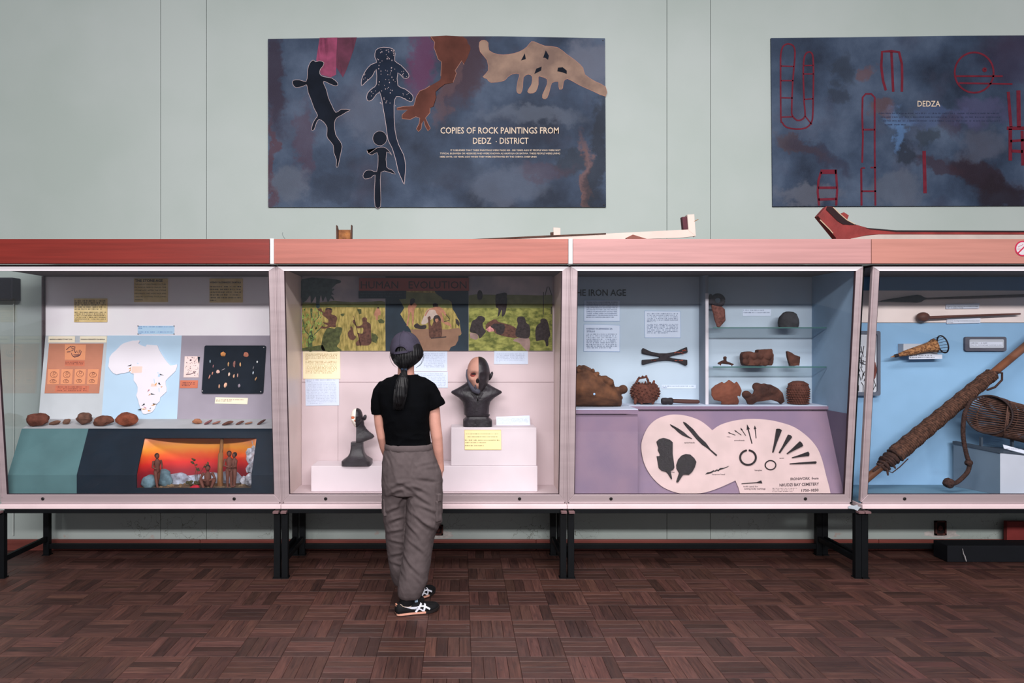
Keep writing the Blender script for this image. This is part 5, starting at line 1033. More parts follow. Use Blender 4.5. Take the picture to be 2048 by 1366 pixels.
# knobbed club
cl = thing('knobbed_club', 'round-headed wooden club mounted along the beige band', 'club', (XP(1930, Y), Y, ZP(640, Y)))
obj('knob', MB().ell(P(1846, 634.3, Y-.01), (12.8*Y/F, 10*Y/F, 9.9*Y/F), 20, 14), WOOD, cl, smooth=180)
obj('shaft', MB().tube([P(1855, 635.5, Y-.01), P(1910, 633, Y-.01), P(1970, 630.5, Y-.01), P(2040, 627.7, Y-.01)], [.0115, .0100, .0085, .006], 12), WOOD, cl, smooth=60)
# woven cone trap on a grey block
GBL = M('grey_block', (176, 180, 190), .8, .04, 8, .02)
z = lambda p: ZM(1770, 640, 7.367, p)
obj('mount_block', MB().box(XP(1806, 5.09), XP(1874.5, 5.09), 5.085, 5.1495, ZP(712, 5.09), ZP(687.5, 5.09)), GBL, None, 'grey block holding the woven cone trap', 'block', bevel=.002)
card('small_label', 'white label on the grey block under the cone trap', [(1818, 709), (1884.5, 709), (1884.5, 717.5), (1818, 718.5)], yplane(5.082), WLAB, lines=[(1819.5, 1864, 711.6, 1.9), (1819.5, 1870, 715.6, 1.9)], ink=INK)
Y = 5.055
tr = thing('cone_trap', 'woven cone-shaped trap with a hooped mouth on the grey block', 'trap', (XP(1835, Y), Y, ZP(700, Y)))
ax0, ax1 = P(1781, 714.5, Y), P(1877, 689, Y); AX = (ax1-ax0); L = AX.length; AX.normalize(); S_ = V(0, 1, 0); T_ = AX.cross(S_).normalized()
rg = []
for u, r_ in ((0, .002), (.06, .006), (.12, .010), (.15, .010), (.3, .020), (.5, .026), (.7, .031), (.82, .036), (.88, .044), (.92, .05)):
    rg.append([ax0+AX*(u*L)+(S_*math.cos(2*math.pi*j/20)+T_*math.sin(2*math.pi*j/20))*r_ for j in range(20)])
obj('woven_cone', MB().loft(rg), M('woven_bark', (134, 86, 58), .7, .5, 70, .8, 90, c2=(176, 126, 84)), tr, smooth=60)
mth = P(1885.5, 688.5, Y); hoop = [mth+T_*(.062*math.cos(a))+S_*(.055*math.sin(a))+AX*.0 for a in [2*math.pi*k/24 for k in range(25)]]
obj('mouth_hoop', MB().tube(hoop, .005, 8, round_ends=False), IRON, tr, smooth=60)
rb = MB()
for k in range(16):
    a = 2*math.pi*k/16; rb.tube([ax0+AX*(.9*L)+(S_*math.cos(a)+T_*math.sin(a))*.047, mth+T_*(.06*math.sin(a))+S_*(.053*math.cos(a))], .0018, 5)
obj('spokes', rb, IRON, tr)
obj('tip_binding', MB().tube([ax0+AX*(.10*L), ax0+AX*(.15*L)], .0125, 10), IRON, tr, smooth=60)
# grey rounded plaque
pq = obj('label_plaque', MB().plate(rrect(1930.5, 673.5, 2013.5, 702.5, 4), PB, .001, .022), M('dark_grey_foam', (84, 84, 96), .85, .06, 9, .03), None, 'dark grey rounded plaque holding a white label', 'plaque', bevel=.002)
obj('recess', MB().plate(rrect(1939, 678.5, 2008, 696, 2.5), PB, .022, .0235), GBL, pq)
obj('paper', MB().plate([(1939.5, 684), (2005.5, 684), (2005.5, 692.5), (1939.5, 692.5)], PB, .0236, .0242), WLAB, pq)
mb = MB(); scribble(mb, 1941, 1975, 687, 1.9, PB, .0248, 81); words(mb, 'Used for hunting large mammals in pits', 1940.5, 691, 2003, 2.0, PB, .0248); obj('lettering', mb, INK, pq, fix=False)
# framed net panel beside the glass end
mb = MB(); Y = 5.11; PF = yplane(Y)
nf = thing('net_frame', 'grey framed panel of dark netting by the glass end of the blue case', 'frame', (XP(1735, Y), Y, ZP(790, Y)))
q = rrect(1690, 662, 1759, 791, 4)
inr = [(1701+ (a-1690)*(1753-1701)/(69), 668+(b-662)*(784-668)/129) for a, b in q]
fm = MB(); k = len(q)
for i in range(k):
    j = (i+1) % k; fm.prism([PF.hit(*p) for p in (q[i], q[j], inr[j], inr[i])], PF.n, 0, .014)
obj('frame', fm, M('frame_grey', (92, 98, 112), .7, .05, 9, 0), nf)
obj('mount_card', MB().plate(q, PF, -.004, 0), M('net_mount', (196, 198, 206), .8, .03, 9, 0), nf)
nt_ = MB(); rs = random.Random(12)
for k in range(60):
    a, b = rs.uniform(1704, 1752), rs.uniform(690, 775); nt_.stroke([(a, b), (a+rs.uniform(-6, 6), b+rs.uniform(4, 16))], PF, .9, .001, .004)
for k in range(18):
    a, b = rs.uniform(1704, 1742), rs.uniform(690, 775); nt_.stroke([(a, b), (a+rs.uniform(5, 10), b+rs.uniform(-4, 4))], PF, .9, .002, .005)
obj('netting', nt_, M('net_cord', (52, 44, 46), .8, .2, 30, 0), nf)
obj('cord_hank', MB().tube([PF.hit(1749, 725, .01), PF.hit(1751, 740, .01), PF.hit(1748, 755, .01), PF.hit(1745, 762, .01)], [.006, .010, .009, .004], 8), M('hank_red', (104, 56, 50), .8, .2, 30, .2), nf, smooth=60)
# rope-bound pole
ROPE = M('brown_rope', (72, 49, 41), .85, .4, 60, .4, 90, c2=(98, 67, 54)); ROPED = M('dark_rope', (56, 38, 34), .85, .35, 60, .4, 90)
A0, A1 = P(1728, 962, 4.93), P(2075, 672, 5.02); AX = A1-A0; LEN = AX.length; AX.normalize(); S_ = AX.cross(V(0, 1, 0)).normalized(); T_ = AX.cross(S_)
def at(px): 
    u = (px-1728)/(2075-1728.); return A0+(A1-A0)*u
pole = thing('bound_pole', 'heavy wooden pole bound with coiled brown rope, leaning across the case', 'spear', (A0.x, A0.y, A0.z))
obj('pole', MB().tube([at(1728), at(1900), at(2100)], [.026, .026, .027], 14), WOODL, pole, smooth=60)
def coil(p0, p1, r0, r1, rr, turns, mb, ph=0):
    pts, n = [], int(turns*16)
    for k in range(n+1):
        u = k/n; a = 2*math.pi*turns*u+ph; r = r0+(r1-r0)*u
        pts.append(p0+(p1-p0)*u+(S_*math.cos(a)+T_*math.sin(a))*(r+.0012*math.sin(a*7.3)))
    mb.tube(pts, rr, 6)
c0, c1_ = at(1790), at(1983); Lc = (c1_-c0).length
# the binding: each wrap is a cord, with a bumpy twisted surface
for seg_ in range(2):
    pass
mb = MB(); turns = Lc/.0145
coil(c0, c1_, .052, .038, .0088, turns, mb)
for v in mb.v:
    d_ = v-c0; u = d_.dot(AX); ra = d_-AX*u
    a = math.atan2(ra.dot(T_), ra.dot(S_)); v += ra.normalized()*(.0026*math.sin(a*17+u*60))
obj('rope_binding', mb, ROPE, pole, smooth=60)
mb = MB(); coil(at(1760), at(1800), .030, .052, .0095, 7, mb); coil(at(1765), at(1798), .045, .05, .009, 4, mb, 1.0)
obj('rope_knot', mb, ROPED, pole, smooth=60)
mb = MB(); mb.tube([at(1800)+V(.02, -.05, -.05), at(1790)+V(0, -.05, -.075), at(1776)+V(0, -.045, -.075), at(1770)+V(-.01, -.04, -.045)], .0035, 6)
mb.tube([at(1768)+V(0, -.03, -.02), at(1764)+V(.012, -.045, -.055)], [.010, .006], 8); mb.tube([at(1778)+V(0, -.03, -.02), at(1780)+V(.006, -.045, -.055)], [.009, .006], 8)
mb.tube([at(1742)+V(0, -.03, .035), at(1756)+V(0, -.035, .03), at(1770)+V(0, -.03, .02)], .007, 6)
lp_ = [at(1984)+V(.0, -.03, .01), at(1992)+V(.012, -.035, -.018), at(1990)+V(.018, -.035, -.06), at(1978)+V(.012, -.035, -.075), at(1966)+V(0, -.035, -.06)]
mb.tube(lp_, .0075, 8)
obj('rope_end', mb, ROPED, pole, smooth=60)
# hanging tail of rope with knots (belongs to the pole)
def twisted(mb, pts, r, pitch=.03):
    P_ = [Vector(p) for p in pts]; fine = []
    for i in range(len(P_)-1):
        p0, p1, p2, p3 = P_[max(i-1, 0)], P_[i], P_[i+1], P_[min(i+2, len(P_)-1)]
        for k in range(14):
            u = k/14; fine.append(.5*((2*p1)+(p2-p0)*u+(2*p0-5*p1+4*p2-p3)*u*u+(3*p1-p0-3*p2+p3)*u*u*u))
    fine.append(P_[-1]); dist = 0
    for st in range(3):
        pp = []; dist = 0
        for i, p in enumerate(fine):
            d_ = (fine[min(i+1, len(fine)-1)]-fine[max(i-1, 0)]).normalized(); a = d_.cross(V(0, 1, 0)).normalized(); b = a.cross(d_)
            if i: dist += (p-fine[i-1]).length
            an = 2*math.pi*dist/pitch+st*2*math.pi/3; pp.append(p+(a*math.cos(an)+b*math.sin(an))*r*.5)
        mb.tube(pp, r*.62, 7)
z = lambda p: ZM(1900, 770, 5.939, p); Yt = 4.86
tl = MB(); pts = [P(a, b, Yt) for a, b in z([(215, 250), (185, 310), (165, 400), (155, 510), (158, 620), (175, 730), (200, 840), (218, 890), (232, 940), (215, 1020), (160, 1090), (90, 1150), (30, 1175)])]
pts[0] = at(1936)+V(0, -.03, -.03); twisted(tl, pts, .0135)
obj('rope_tail', tl, ROPED, pole, smooth=60)
kn = MB()
for (a, b), r_ in ((z([(222, 925)])[0], .026), (z([(-15, 1165)])[0], .038)):
    c = P(a, b, Yt)
    for k in range(5):
        R_ = Matrix.Rotation(k*1.3, 3, 'X') @ Matrix.Rotation(k*.9, 3, 'Y'); kn.tube([c+R_ @ V(r_*.62*math.cos(q_), r_*.62*math.sin(q_), 0) for q_ in [2*math.pi*j/14 for j in range(15)]], r_*.36, 7, round_ends=False)
obj('rope_tail_knot', kn, ROPED, pole, smooth=60)
# grey plinths and the tubular basket trap
PG = M('slate_plinth', (92, 108, 124), .8, .05, 6, .02); PGL = M('pale_grey_plinth', (176, 180, 192), .8, .04, 6, .02); PGD = M('dark_plinth_edge', (56, 66, 78), .8, .04, 6, 0)
X1, X2 = XP(1914.5, 5.06), XP(1998, 4.80)
pn = thing('angled_plinth', 'grey angled plinth under the tubular basket trap', 'plinth', (XP(1985, 4.9), 4.93, .5))
zt_a, zt_b = ZP(883, 5.07), ZP(898, 4.80)
fl_ = [V(X1, 5.10, .501), V(X2, 4.79, .501), V(X2, 4.79, zt_b), V(X1, 5.10, zt_b+.012)]
nrm = (fl_[1]-fl_[0]).cross(V(0, 0, 1)).normalized()
obj('side_face', MB().prism([V(X1, 5.10, .501), V(X2, 4.79, .501), V(X2, 4.79, .78), V(X1, 5.10, .80)], nrm, -.012, 0), PG, pn)
obj('front_face', MB().prism([V(X2, 4.79, .501), V(4.40, 4.79, .501), V(4.40, 4.79, .70), V(X2, 4.79, .78)], (0, 1, 0), 0, .012), PGL, pn)
obj('edge_strip', MB().prism([V(X1-.004, 5.10, .80), V(X2-.004, 4.785, .78), V(X2-.004, 4.785, .80), V(X1-.004, 5.10, .82)], nrm, -.03, .002), PGD, pn)
obj('top_face', MB().add([V(X1, 5.10, .80), V(X2, 4.79, .78), V(4.40, 4.79, .70), V(4.40, 5.13, .72), V(X1, 5.13, .80)], [(0, 1, 2, 3, 4)]), M('plinth_top', (92, 100, 112), .8, .04, 6, 0), pn)
pc_ = Plane((0, 4.80, .78), (-.25, -1, .3))
card('small_label', 'white label strip standing on the angled plinth', [(2006, 889), (2058, 903), (2058, 910), (2008, 897)], yplane(4.785), WLAB, lines=[(2012, 2050, 898.5, 1.6)], ink=INK)
bk = thing('basket_trap', 'tubular brown basket trap lying with its open mouth showing', 'trap', (XP(2010, 4.95), 4.95, .82))
mo = P(1977.5, 829, 4.88); en = mo+V(.62, .06, -.16); AXb = (en-mo).normalized(); Sb = AXb.cross(V(0, 0, 1)).normalized(); Tb = Sb.cross(AXb)
# the mouth faces the room: tilt the hoop towards the camera
hoopn = V(-.55, -.80, .12).normalized(); h1 = hoopn.cross(V(0, 0, 1)).normalized(); h2 = h1.cross(hoopn)
BSK = M('basket_cane', (78, 54, 46), .8, .35, 40, .3, 80)
def hoop_at(c, r, u): 
    n1 = (h1*(1-u)+Sb*u).normalized(); n2 = (h2*(1-u)+Tb*u).normalized()
    return [c+(n1*math.cos(a)+n2*math.sin(a))*r for a in [2*math.pi*k/48 for k in range(49)]]
R0 = .128
obj('mouth_ring', MB().tube(hoop_at(mo, R0, 0), .0065, 8, round_ends=False), M('basket_rim', (46, 34, 34), .7, .2, 20, .2), bk, smooth=60)
cn = MB()
hs_ = [hoop_at(mo+(en-mo)*u, R0*(1-.12*u), min(1, u*3)) for u in (0, .12, .3, .6, 1)]
for k in range(0, 48): cn.tube([h[k] for h in hs_], .0042, 5, round_ends=False)
obj('canes', cn, BSK, bk, smooth=60)
rgm = MB()
for u in (.1, .2, .3, .4, .5, .6, .7, .8, .9): rgm.tube(hoop_at(mo+(en-mo)*u, R0*(1-.12*u)*.985, min(1, u*3)), .0045, 6, round_ends=False)
rgm.tube(hoop_at(mo+(en-mo)*.22, R0*.72, .6), .006, 6, round_ends=False)
obj('hoops', rgm, BSK, bk, smooth=60)
ic = MB(); ha, hb = hoop_at(mo+(en-mo)*.02, R0*.97, .05), hoop_at(mo+(en-mo)*.42, R0*.45, 1)
for k in range(0, 48): ic.tube([ha[k], hb[k]], .0055, 5, round_ends=False)
obj('inner_funnel', ic, M('basket_dark', (40, 32, 34), .85, .3, 40, .2), bk)
for (a, b) in ((1962, .0), (2024, .0)):
    p_ = P(a, 880, 4.92); obj('prop', MB().box(p_.x-.006, p_.x+.006, p_.y-.01, p_.y+.01, .795 if a < 2000 else .765, .87), PGD, bk)
KALB = .58
# ================================================================ PAINTED BOARDS ON THE WALL
def slate_mat(name, seed, blobs=()):
    m = bpy.data.materials.new(name); m.use_nodes = True; nt = m.node_tree; L = nt.links.new; b = nt.nodes['Principled BSDF']; b.inputs['Roughness'].default_value = .6; b.inputs['Specular IOR Level'].default_value = .15
    g = nd(nt, 'ShaderNodeNewGeometry'); mp = nd(nt, 'ShaderNodeMapping'); mp.inputs['Location'].default_value = (seed, 0, seed); L(g.outputs['Position'], mp.inputs[0])
    n = nd(nt, 'ShaderNodeTexNoise'); n.inputs['Scale'].default_value = 2.4; n.inputs['Detail'].default_value = 7; n.inputs['Roughness'].default_value = .55; L(mp.outputs[0], n.inputs['Vector'])
    r = nd(nt, 'ShaderNodeValToRGB'); e = r.color_ramp.elements; e[0].position = .32; e[0].color = rgb((30, 42, 62)); e[1].position = .72; e[1].color = rgb((88, 104, 128))
    x = e.new(.5); x.color = rgb((56, 72, 96)); L(n.outputs['Fac'], r.inputs[0])
    n2 = nd(nt, 'ShaderNodeTexNoise'); n2.inputs['Scale'].default_value = 1.9; n2.inputs['Detail'].default_value = 4; mp2 = nd(nt, 'ShaderNodeMapping'); mp2.inputs['Location'].default_value = (seed+9, 0, 4); L(g.outputs['Position'], mp2.inputs[0]); L(mp2.outputs[0], n2.inputs['Vector'])
    t3 = nd(nt, 'ShaderNodeMapRange'); t3.inputs['From Min'].default_value = .52; t3.inputs['From Max'].default_value = .72; t3.inputs['To Max'].default_value = .55; L(n2.outputs['Fac'], t3.inputs['Value'])
    mx = nd(nt, 'ShaderNodeMix', data_type='RGBA'); L(t3.outputs[0], mx.inputs['Factor']); L(r.outputs[0], mx.inputs['A']); mx.inputs['B'].default_value = rgb((66, 52, 66)); cur = mx.outputs['Result']
    # soft brushed patches of other pigments
    nz = nd(nt, 'ShaderNodeTexNoise'); nz.inputs['Scale'].default_value = 6; nz.inputs['Detail'].default_value = 8; nz.inputs['Roughness'].default_value = .65; L(g.outputs['Position'], nz.inputs['Vector'])
    ds = nd(nt, 'ShaderNodeVectorMath', operation='MULTIPLY_ADD'); ds.inputs[1].default_value = (.34, 0, .34); L(nz.outputs['Color'], ds.inputs[0]); L(g.outputs['Position'], ds.inputs[2])
    for (px, py, rx, ry, rot, col, amt) in blobs:
        c = P(px, py, WALL-.0145); sb = nd(nt, 'ShaderNodeVectorMath', operation='SUBTRACT'); sb.inputs[1].default_value = (c.x+.17, WALL-.0145, c.z+.17); L(ds.outputs[0], sb.inputs[0])
        vr = nd(nt, 'ShaderNodeVectorRotate', rotation_type='Y_AXIS'); vr.inputs['Angle'].default_value = math.radians(rot); L(sb.outputs[0], vr.inputs['Vector'])
        sc = nd(nt, 'ShaderNodeVectorMath', operation='MULTIPLY'); k = F/WALL; sc.inputs[1].default_value = (k/rx, 0, k/ry); L(vr.outputs[0], sc.inputs[0])
        ln = nd(nt, 'ShaderNodeVectorMath', operation='LENGTH'); L(sc.outputs[0], ln.inputs[0])
        mr = nd(nt, 'ShaderNodeMapRange', interpolation_type='SMOOTHSTEP'); mr.inputs['From Min'].default_value = 1.15; mr.inputs['From Max'].default_value = .55; mr.inputs['To Max'].default_value = amt; L(ln.outputs['Value'], mr.inputs['Value'])
        m2 = nd(nt, 'ShaderNodeMix', data_type='RGBA'); L(mr.outputs[0], m2.inputs['Factor']); L(cur, m2.inputs['A']); m2.inputs['B'].default_value = rgb(col, .85); cur = m2.outputs['Result']
    L(cur, b.inputs['Base Color'])
    n4 = nd(nt, 'ShaderNodeTexNoise'); n4.inputs['Scale'].default_value = 160; L(g.outputs['Position'], n4.inputs['Vector']); bp = nd(nt, 'ShaderNodeBump'); bp.inputs['Strength'].default_value = .15; bp.inputs['Distance'].default_value = .01; L(n4.outputs['Fac'], bp.inputs['Height']); L(bp.outputs[0], b.inputs['Normal'])
    return m
PW_ = yplane(WALL-.0145)
EDG = M('board_edge', (48, 46, 54), .7, .1, 9, 0)
def paint(parent, name, mat, polys=(), k=1, strokes=(), pl=PW_):
    mb = MB()
    for q in polys: mb.plate(smooth_px(q, 2) if len(q) > 12 else q, pl, .0003*k, .0003*k+.0004)
    for q, w, cl in strokes: mb.stroke(smooth_px(q, 2) if cl and len(q) > 12 else q, pl, w, .0003*k, .0003*k+.0004, cl)
    return obj(name, mb, mat, parent)
b1 = obj('rock_painting_board', MB().plate([(535.8, 78), (690, 75.5), (864, 72.5), (1000, 72.5), (1210, 76.5), (1212, 414), (536.5, 414)], PW_, -.013, 0), slate_mat('slate_paint_a', 0, [(548, 150, 26, 130, 6, (52, 38, 58), .8), (543, 330, 12, 110, 0, (88, 48, 58), .7), (840, 130, 32, 80, -12, (104, 46, 88), .75), (610, 280, 22, 90, 0, (84, 52, 70), .5), (930, 130, 45, 95, -14, (70, 42, 52), .75), (905, 160, 14, 110, -16, (104, 76, 80), .5), (1172, 370, 13, 110, 8, (130, 92, 84), .7), (1195, 300, 22, 150, -6, (34, 42, 56), .75), (1135, 330, 30, 32, 0, (34, 44, 58), .7), (1180, 120, 60, 50, 0, (118, 124, 142), .7), (1060, 230, 110, 24, 0, (104, 114, 132), .55), (580, 370, 40, 44, 0, (104, 112, 128), .6), (1010, 370, 90, 40, 0, (98, 108, 128), .55), (740, 230, 60, 60, 0, (104, 112, 132), .5), (670, 380, 60, 30, 0, (40, 50, 70), .5), (890, 340, 80, 40, 0, (44, 56, 76), .5), (1000, 270, 90, 40, 0, (40, 52, 76), .5), (1090, 345, 60, 22, 0, (84, 66, 82), .5)]), None, 'slate blue painted board titled COPIES OF ROCK PAINTINGS', 'painting')
za = lambda p: ZM(520, 60, 3.692, p); zc = lambda p: ZM(860, 60, 3.692, p)
PLUM = brush('plum_paint', (146, 62, 96), .66, 9, (3, 1, .5)); PLUMD = brush('dark_plum_paint', (96, 42, 66), .7, 9, (3, 1, .5)); DKP = brush('purple_black_paint', (58, 42, 60), .6, 7, (2, 1, .6)); RUST = brush('rust_paint', (128, 88, 82), .6, 8, (3, 1, .5)); BLK = brush('night_paint', (36, 44, 58), .62, 7); REDB = brush('red_brown_paint', (96, 52, 58), .58, 8, (3, 1, .4)); VIO = brush('violet_paint', (112, 56, 94), .6, 8, (3, 1, .5))
LITE = brush('pale_wash', (122, 130, 148), .42, 7)
paint(b1, 'paint_streak', PLUM, [za([(440, 57), (572, 55), (562, 230), (562, 330), (520, 350), (450, 330), (415, 220)])], 1)
paint(b1, 'paint_streak', PLUMD, [za([(570, 56), (715, 54), (690, 150), (640, 290), (612, 350), (560, 270)])], 2)
BLF = M('figure_black_paint', (22, 28, 40), .7, .2, 9, 0, spec=.06); BLF2 = M('figure_blue_black_paint', (32, 42, 60), .7, .2, 9, 0, spec=.06); BRN = M('figure_brown_paint', (98, 56, 47), .7, .25, 6, 0, spec=.1); TAN = M('figure_tan_paint', (136, 108, 96), .6, .2, 7, 0, c2=(160, 130, 112)); OUTL = M('pale_outline', (206, 184, 186), .6, .1, 9, 0); PCH = M('peach_outline', (190, 132, 112), .6, .1, 9, 0)
A_ = za([(380, 230), (395, 222), (410, 235), (440, 228), (472, 240), (462, 270), (445, 290), (442, 325), (470, 345), (530, 355), (572, 390), (570, 410), (545, 410), (500, 390), (472, 378), (470, 395), (490, 440), (505, 500), (530, 555), (560, 610), (600, 585), (668, 590), (640, 605), (600, 630), (565, 650), (550, 690), (558, 770), (590, 820), (606, 860), (590, 940), (575, 1010), (562, 1005), (565, 960), (545, 905), (540, 850), (500, 800), (493, 770), (495, 720), (470, 680), (435, 660), (415, 690), (400, 735), (380, 738), (390, 690), (410, 655), (425, 630), (400, 580), (375, 510), (355, 460), (345, 405), (320, 415), (265, 425), (242, 400), (245, 372), (290, 368), (340, 380), (350, 330), (352, 290), (365, 250)])
B_ = za([(855, 150), (890, 130), (935, 128), (980, 140), (998, 175), (995, 228), (1040, 260), (1095, 320), (1095, 352), (1060, 355), (1018, 315), (1018, 410), (1070, 435), (1125, 480), (1128, 515), (1110, 530), (1060, 505), (1008, 490), (990, 560), (997, 740), (1025, 850), (1060, 920), (1075, 1000), (1070, 1080), (1065, 1140), (1050, 1110), (1020, 1040), (1005, 970), (975, 870), (945, 810), (930, 700), (910, 580), (883, 455), (830, 515), (792, 520), (792, 470), (830, 430), (860, 400), (858, 290), (830, 340), (780, 385), (750, 412), (752, 360), (780, 300), (820, 255), (862, 238), (848, 200)])
C_ = za([(862, 872), (800, 915), (790, 885), (800, 912), (830, 922), (865, 905), (872, 960), (862, 1045), (820, 1035), (780, 1040), (760, 1075), (775, 1100), (820, 1090), (850, 1070), (845, 1180), (850, 1303), (890, 1303), (890, 1180), (893, 1050), (950, 1050), (1000, 1065), (970, 1030), (935, 1012), (935, 900), (975, 925), (950, 890), (915, 865)])
D_ = zc([(5, 47), (35, 90), (30, 130), (48, 180), (60, 215), (85, 235), (80, 340), (70, 372), (0, 412)])+za([(1220, 435), (1180, 450), (1155, 490), (1135, 560), (1060, 565), (1012, 575), (1015, 590), (1090, 590), (1050, 625), (1050, 655), (1110, 660), (1150, 640), (1180, 650), (1175, 690), (1155, 730), (1170, 750), (1190, 730), (1195, 690), (1210, 670), (1220, 710), (1240, 745), (1258, 725), (1240, 690), (1222, 650), (1255, 610)])+zc([(0, 575), (25, 565), (45, 500), (42, 455), (110, 400), (170, 388), (195, 320), (185, 300), (235, 225), (250, 255), (300, 140), (280, 100), (240, 47)])
E_ = zc([(365, 90), (400, 75), (430, 95), (435, 150), (500, 180), (580, 180), (660, 160), (715, 125), (750, 85), (790, 95), (850, 118), (940, 128), (1010, 180), (1080, 230), (1130, 280), (1145, 330), (1220, 380), (1297, 420), (1297, 490), (1200, 450), (1100, 405), (1015, 360), (985, 385), (980, 430), (955, 438), (950, 400), (945, 380), (900, 390), (885, 440), (865, 500), (838, 508), (830, 480), (865, 400), (860, 360), (820, 345), (800, 345), (800, 400), (780, 455), (740, 468), (720, 455), (735, 425), (750, 400), (755, 345), (725, 328), (690, 350), (685, 420), (670, 468), (645, 462), (640, 430), (650, 370), (660, 325), (610, 325), (570, 350), (545, 375), (450, 388), (420, 360), (390, 345), (430, 300), (420, 220), (370, 160)])
paint(b1, 'painted_lizard', BLF, [A_], 3)['label'] = 'black lizard figure'; paint(b1, 'outline', OUTL, (), 4, [(A_, .7, True)])
paint(b1, 'painted_lizard', BLF2, [B_], 3)['label'] = 'larger speckled lizard figure'; paint(b1, 'outline', OUTL, (), 4, [(B_, .9, True)])
paint(b1, 'painted_person', BLF, [C_, za(ring(885, 800, 52, 54))], 4)['label'] = 'small black human figure'; paint(b1, 'outline', OUTL, (), 5, [(C_, .6, True), (za(ring(885, 800, 52, 54)), .5, True)])
paint(b1, 'painted_beast', BRN, [D_], 3)['label'] = 'brown beast figure'; paint(b1, 'outline', PCH, (), 4, [(D_[8:40], .7, False), (D_[-13:-3], .7, False), (D_[0:7], .7, False)])
paint(b1, 'painted_beast', TAN, [E_], 3)['label'] = 'tan beast figure'; paint(b1, 'outline', PCH, (), 4, [(E_, .6, True)])
paint(b1, 'dark_patch', BLF, [zc(q) for q in ([(672, 225), (700, 172), (708, 215)], [(835, 205), (855, 150), (878, 190), (872, 220), (850, 205)], [(770, 325), (785, 285), (825, 270), (820, 300)], [(940, 305), (945, 278), (980, 275), (1010, 300), (1010, 325), (975, 312)])], 4)
rs = random.Random(9); dots = []
for _ in range(70):
    a, b = rs.uniform(865, 1000), rs.uniform(140, 560); c = rs.uniform(2, 4); dots.append(za([(a-c, b), (a, b-c*1.6), (a+c, b), (a, b+c*1.6)]))
for (cx, cy) in ((790, 340), (1060, 320), (1080, 490), (830, 470)):
    for _ in range(7): a, b = cx+rs.uniform(-25, 25), cy+rs.uniform(-25, 25); dots.append(za([(a-3, b), (a, b-3), (a+3, b), (a, b+3)]))
paint(b1, 'paint_dots', OUTL, dots, 4)['kind'] = 'stuff'
CRT = M('cream_lettering', (236, 214, 190), .6, .05, 9, 0); mb = MB()
for tx in (('COPIES OF ROCK PAINTINGS FROM', 881, 267, 1117.5, 12.3, .008), ('DEDZ', 946, 287.5, 982.5, 12.0, .008), ('.', 991.5, 284, 993.5, 12, .0), ('DISTRICT', 999.5, 287.5, 1057, 12, .008), ('IT IS BELIEVED THAT THESE PAINTINGS WERE MADE 400 - 500 YEARS AGO BY PEOPLE WHO WERE NOT', 901, 302, 1121, 3.2, .01), ('TYPICAL BUSHMEN OR NEGROES AND WERE KNOWN AS AKAFULA OR BATWA. THESE PEOPLE WERE LIVING', 880, 308.5, 1120, 3.2, .01), ('HERE UNTIL 150 YEARS AGO WHEN THEY WERE DESTROYED BY THE CHEWA CHIEF UNDI', 880, 315.2, 1073, 3.2, .01)): words(mb, *tx[:5], PW_, .0024, tx[5])
obj('lettering', mb, CRT, b1, fix=False)
for a, b in ((1206, 81), (1208, 410)): obj('nail', MB().ell(PW_.hit(a, b, .002), (.004, .003, .004), 8, 6), PIN, b1, smooth=180)
b2 = obj('rock_painting_board', MB().plate([(1542, 76), (1700, 74.5), (1900, 71.5), (2216, 70), (2216, 411), (1545.5, 413)], PW_, -.013, 0), slate_mat('slate_paint_b', 5.3, [(1960, 350, 95, 26, -28, (44, 28, 40), .85), (2010, 395, 70, 34, -20, (36, 26, 38), .85), (1880, 330, 60, 16, -18, (58, 38, 50), .7), (1815, 310, 26, 30, 0, (36, 46, 62), .8), (1790, 238, 30, 26, 0, (96, 128, 172), .75), (1880, 235, 90, 20, 0, (78, 96, 138), .6), (1960, 225, 60, 34, 0, (86, 84, 122), .6), (1798, 270, 14, 30, 0, (92, 130, 178), .7), (1735, 150, 22, 18, 30, (110, 74, 72), .6), (1765, 218, 30, 16, 0, (104, 74, 72), .6), (1600, 290, 70, 16, -28, (84, 62, 62), .6), (1640, 310, 80, 20, -28, (46, 44, 66), .6), (1900, 250, 26, 30, 0, (62, 46, 66), .6), (2060, 120, 110, 60, 0, (62, 54, 82), .6), (1690, 140, 24, 34, 20, (44, 54, 70), .6), (1680, 190, 18, 24, 30, (44, 52, 68), .6), (1620, 390, 80, 24, 0, (112, 116, 130), .55), (1790, 380, 70, 34, 0, (104, 112, 128), .5), (1960, 290, 50, 40, 0, (96, 100, 118), .5), (1850, 270, 24, 20, 0, (44, 54, 64), .6)]), None, 'slate blue painted board with dark red line signs and the word DEDZA', 'painting')
z = lambda p: ZM(1520, 50, 3.595, p)
MAR = M('maroon_line_paint', (112, 36, 52), .7, .15, 20, 0, spec=.08)
st = [([(150, 660), (148, 300), (150, 210), (165, 155), (200, 135), (240, 150), (252, 200), (245, 300), (235, 420), (228, 600), (232, 650), (265, 685), (300, 680), (325, 650), (318, 560), (312, 400), (312, 290), (322, 220), (345, 195), (370, 200), (382, 240), (385, 350), (383, 500), (380, 640), (370, 700), (330, 740), (260, 748), (190, 735), (160, 700)], 3.2, True)]
for q in ([(150, 295), (245, 298)], [(150, 400), (240, 400)], [(155, 523), (235, 525)], [(155, 662), (235, 660)], [(315, 292), (383, 290)], [(312, 352), (385, 352)], [(318, 535), (383, 530)], [(325, 655), (372, 715)]): st.append((q, 2.6, False))
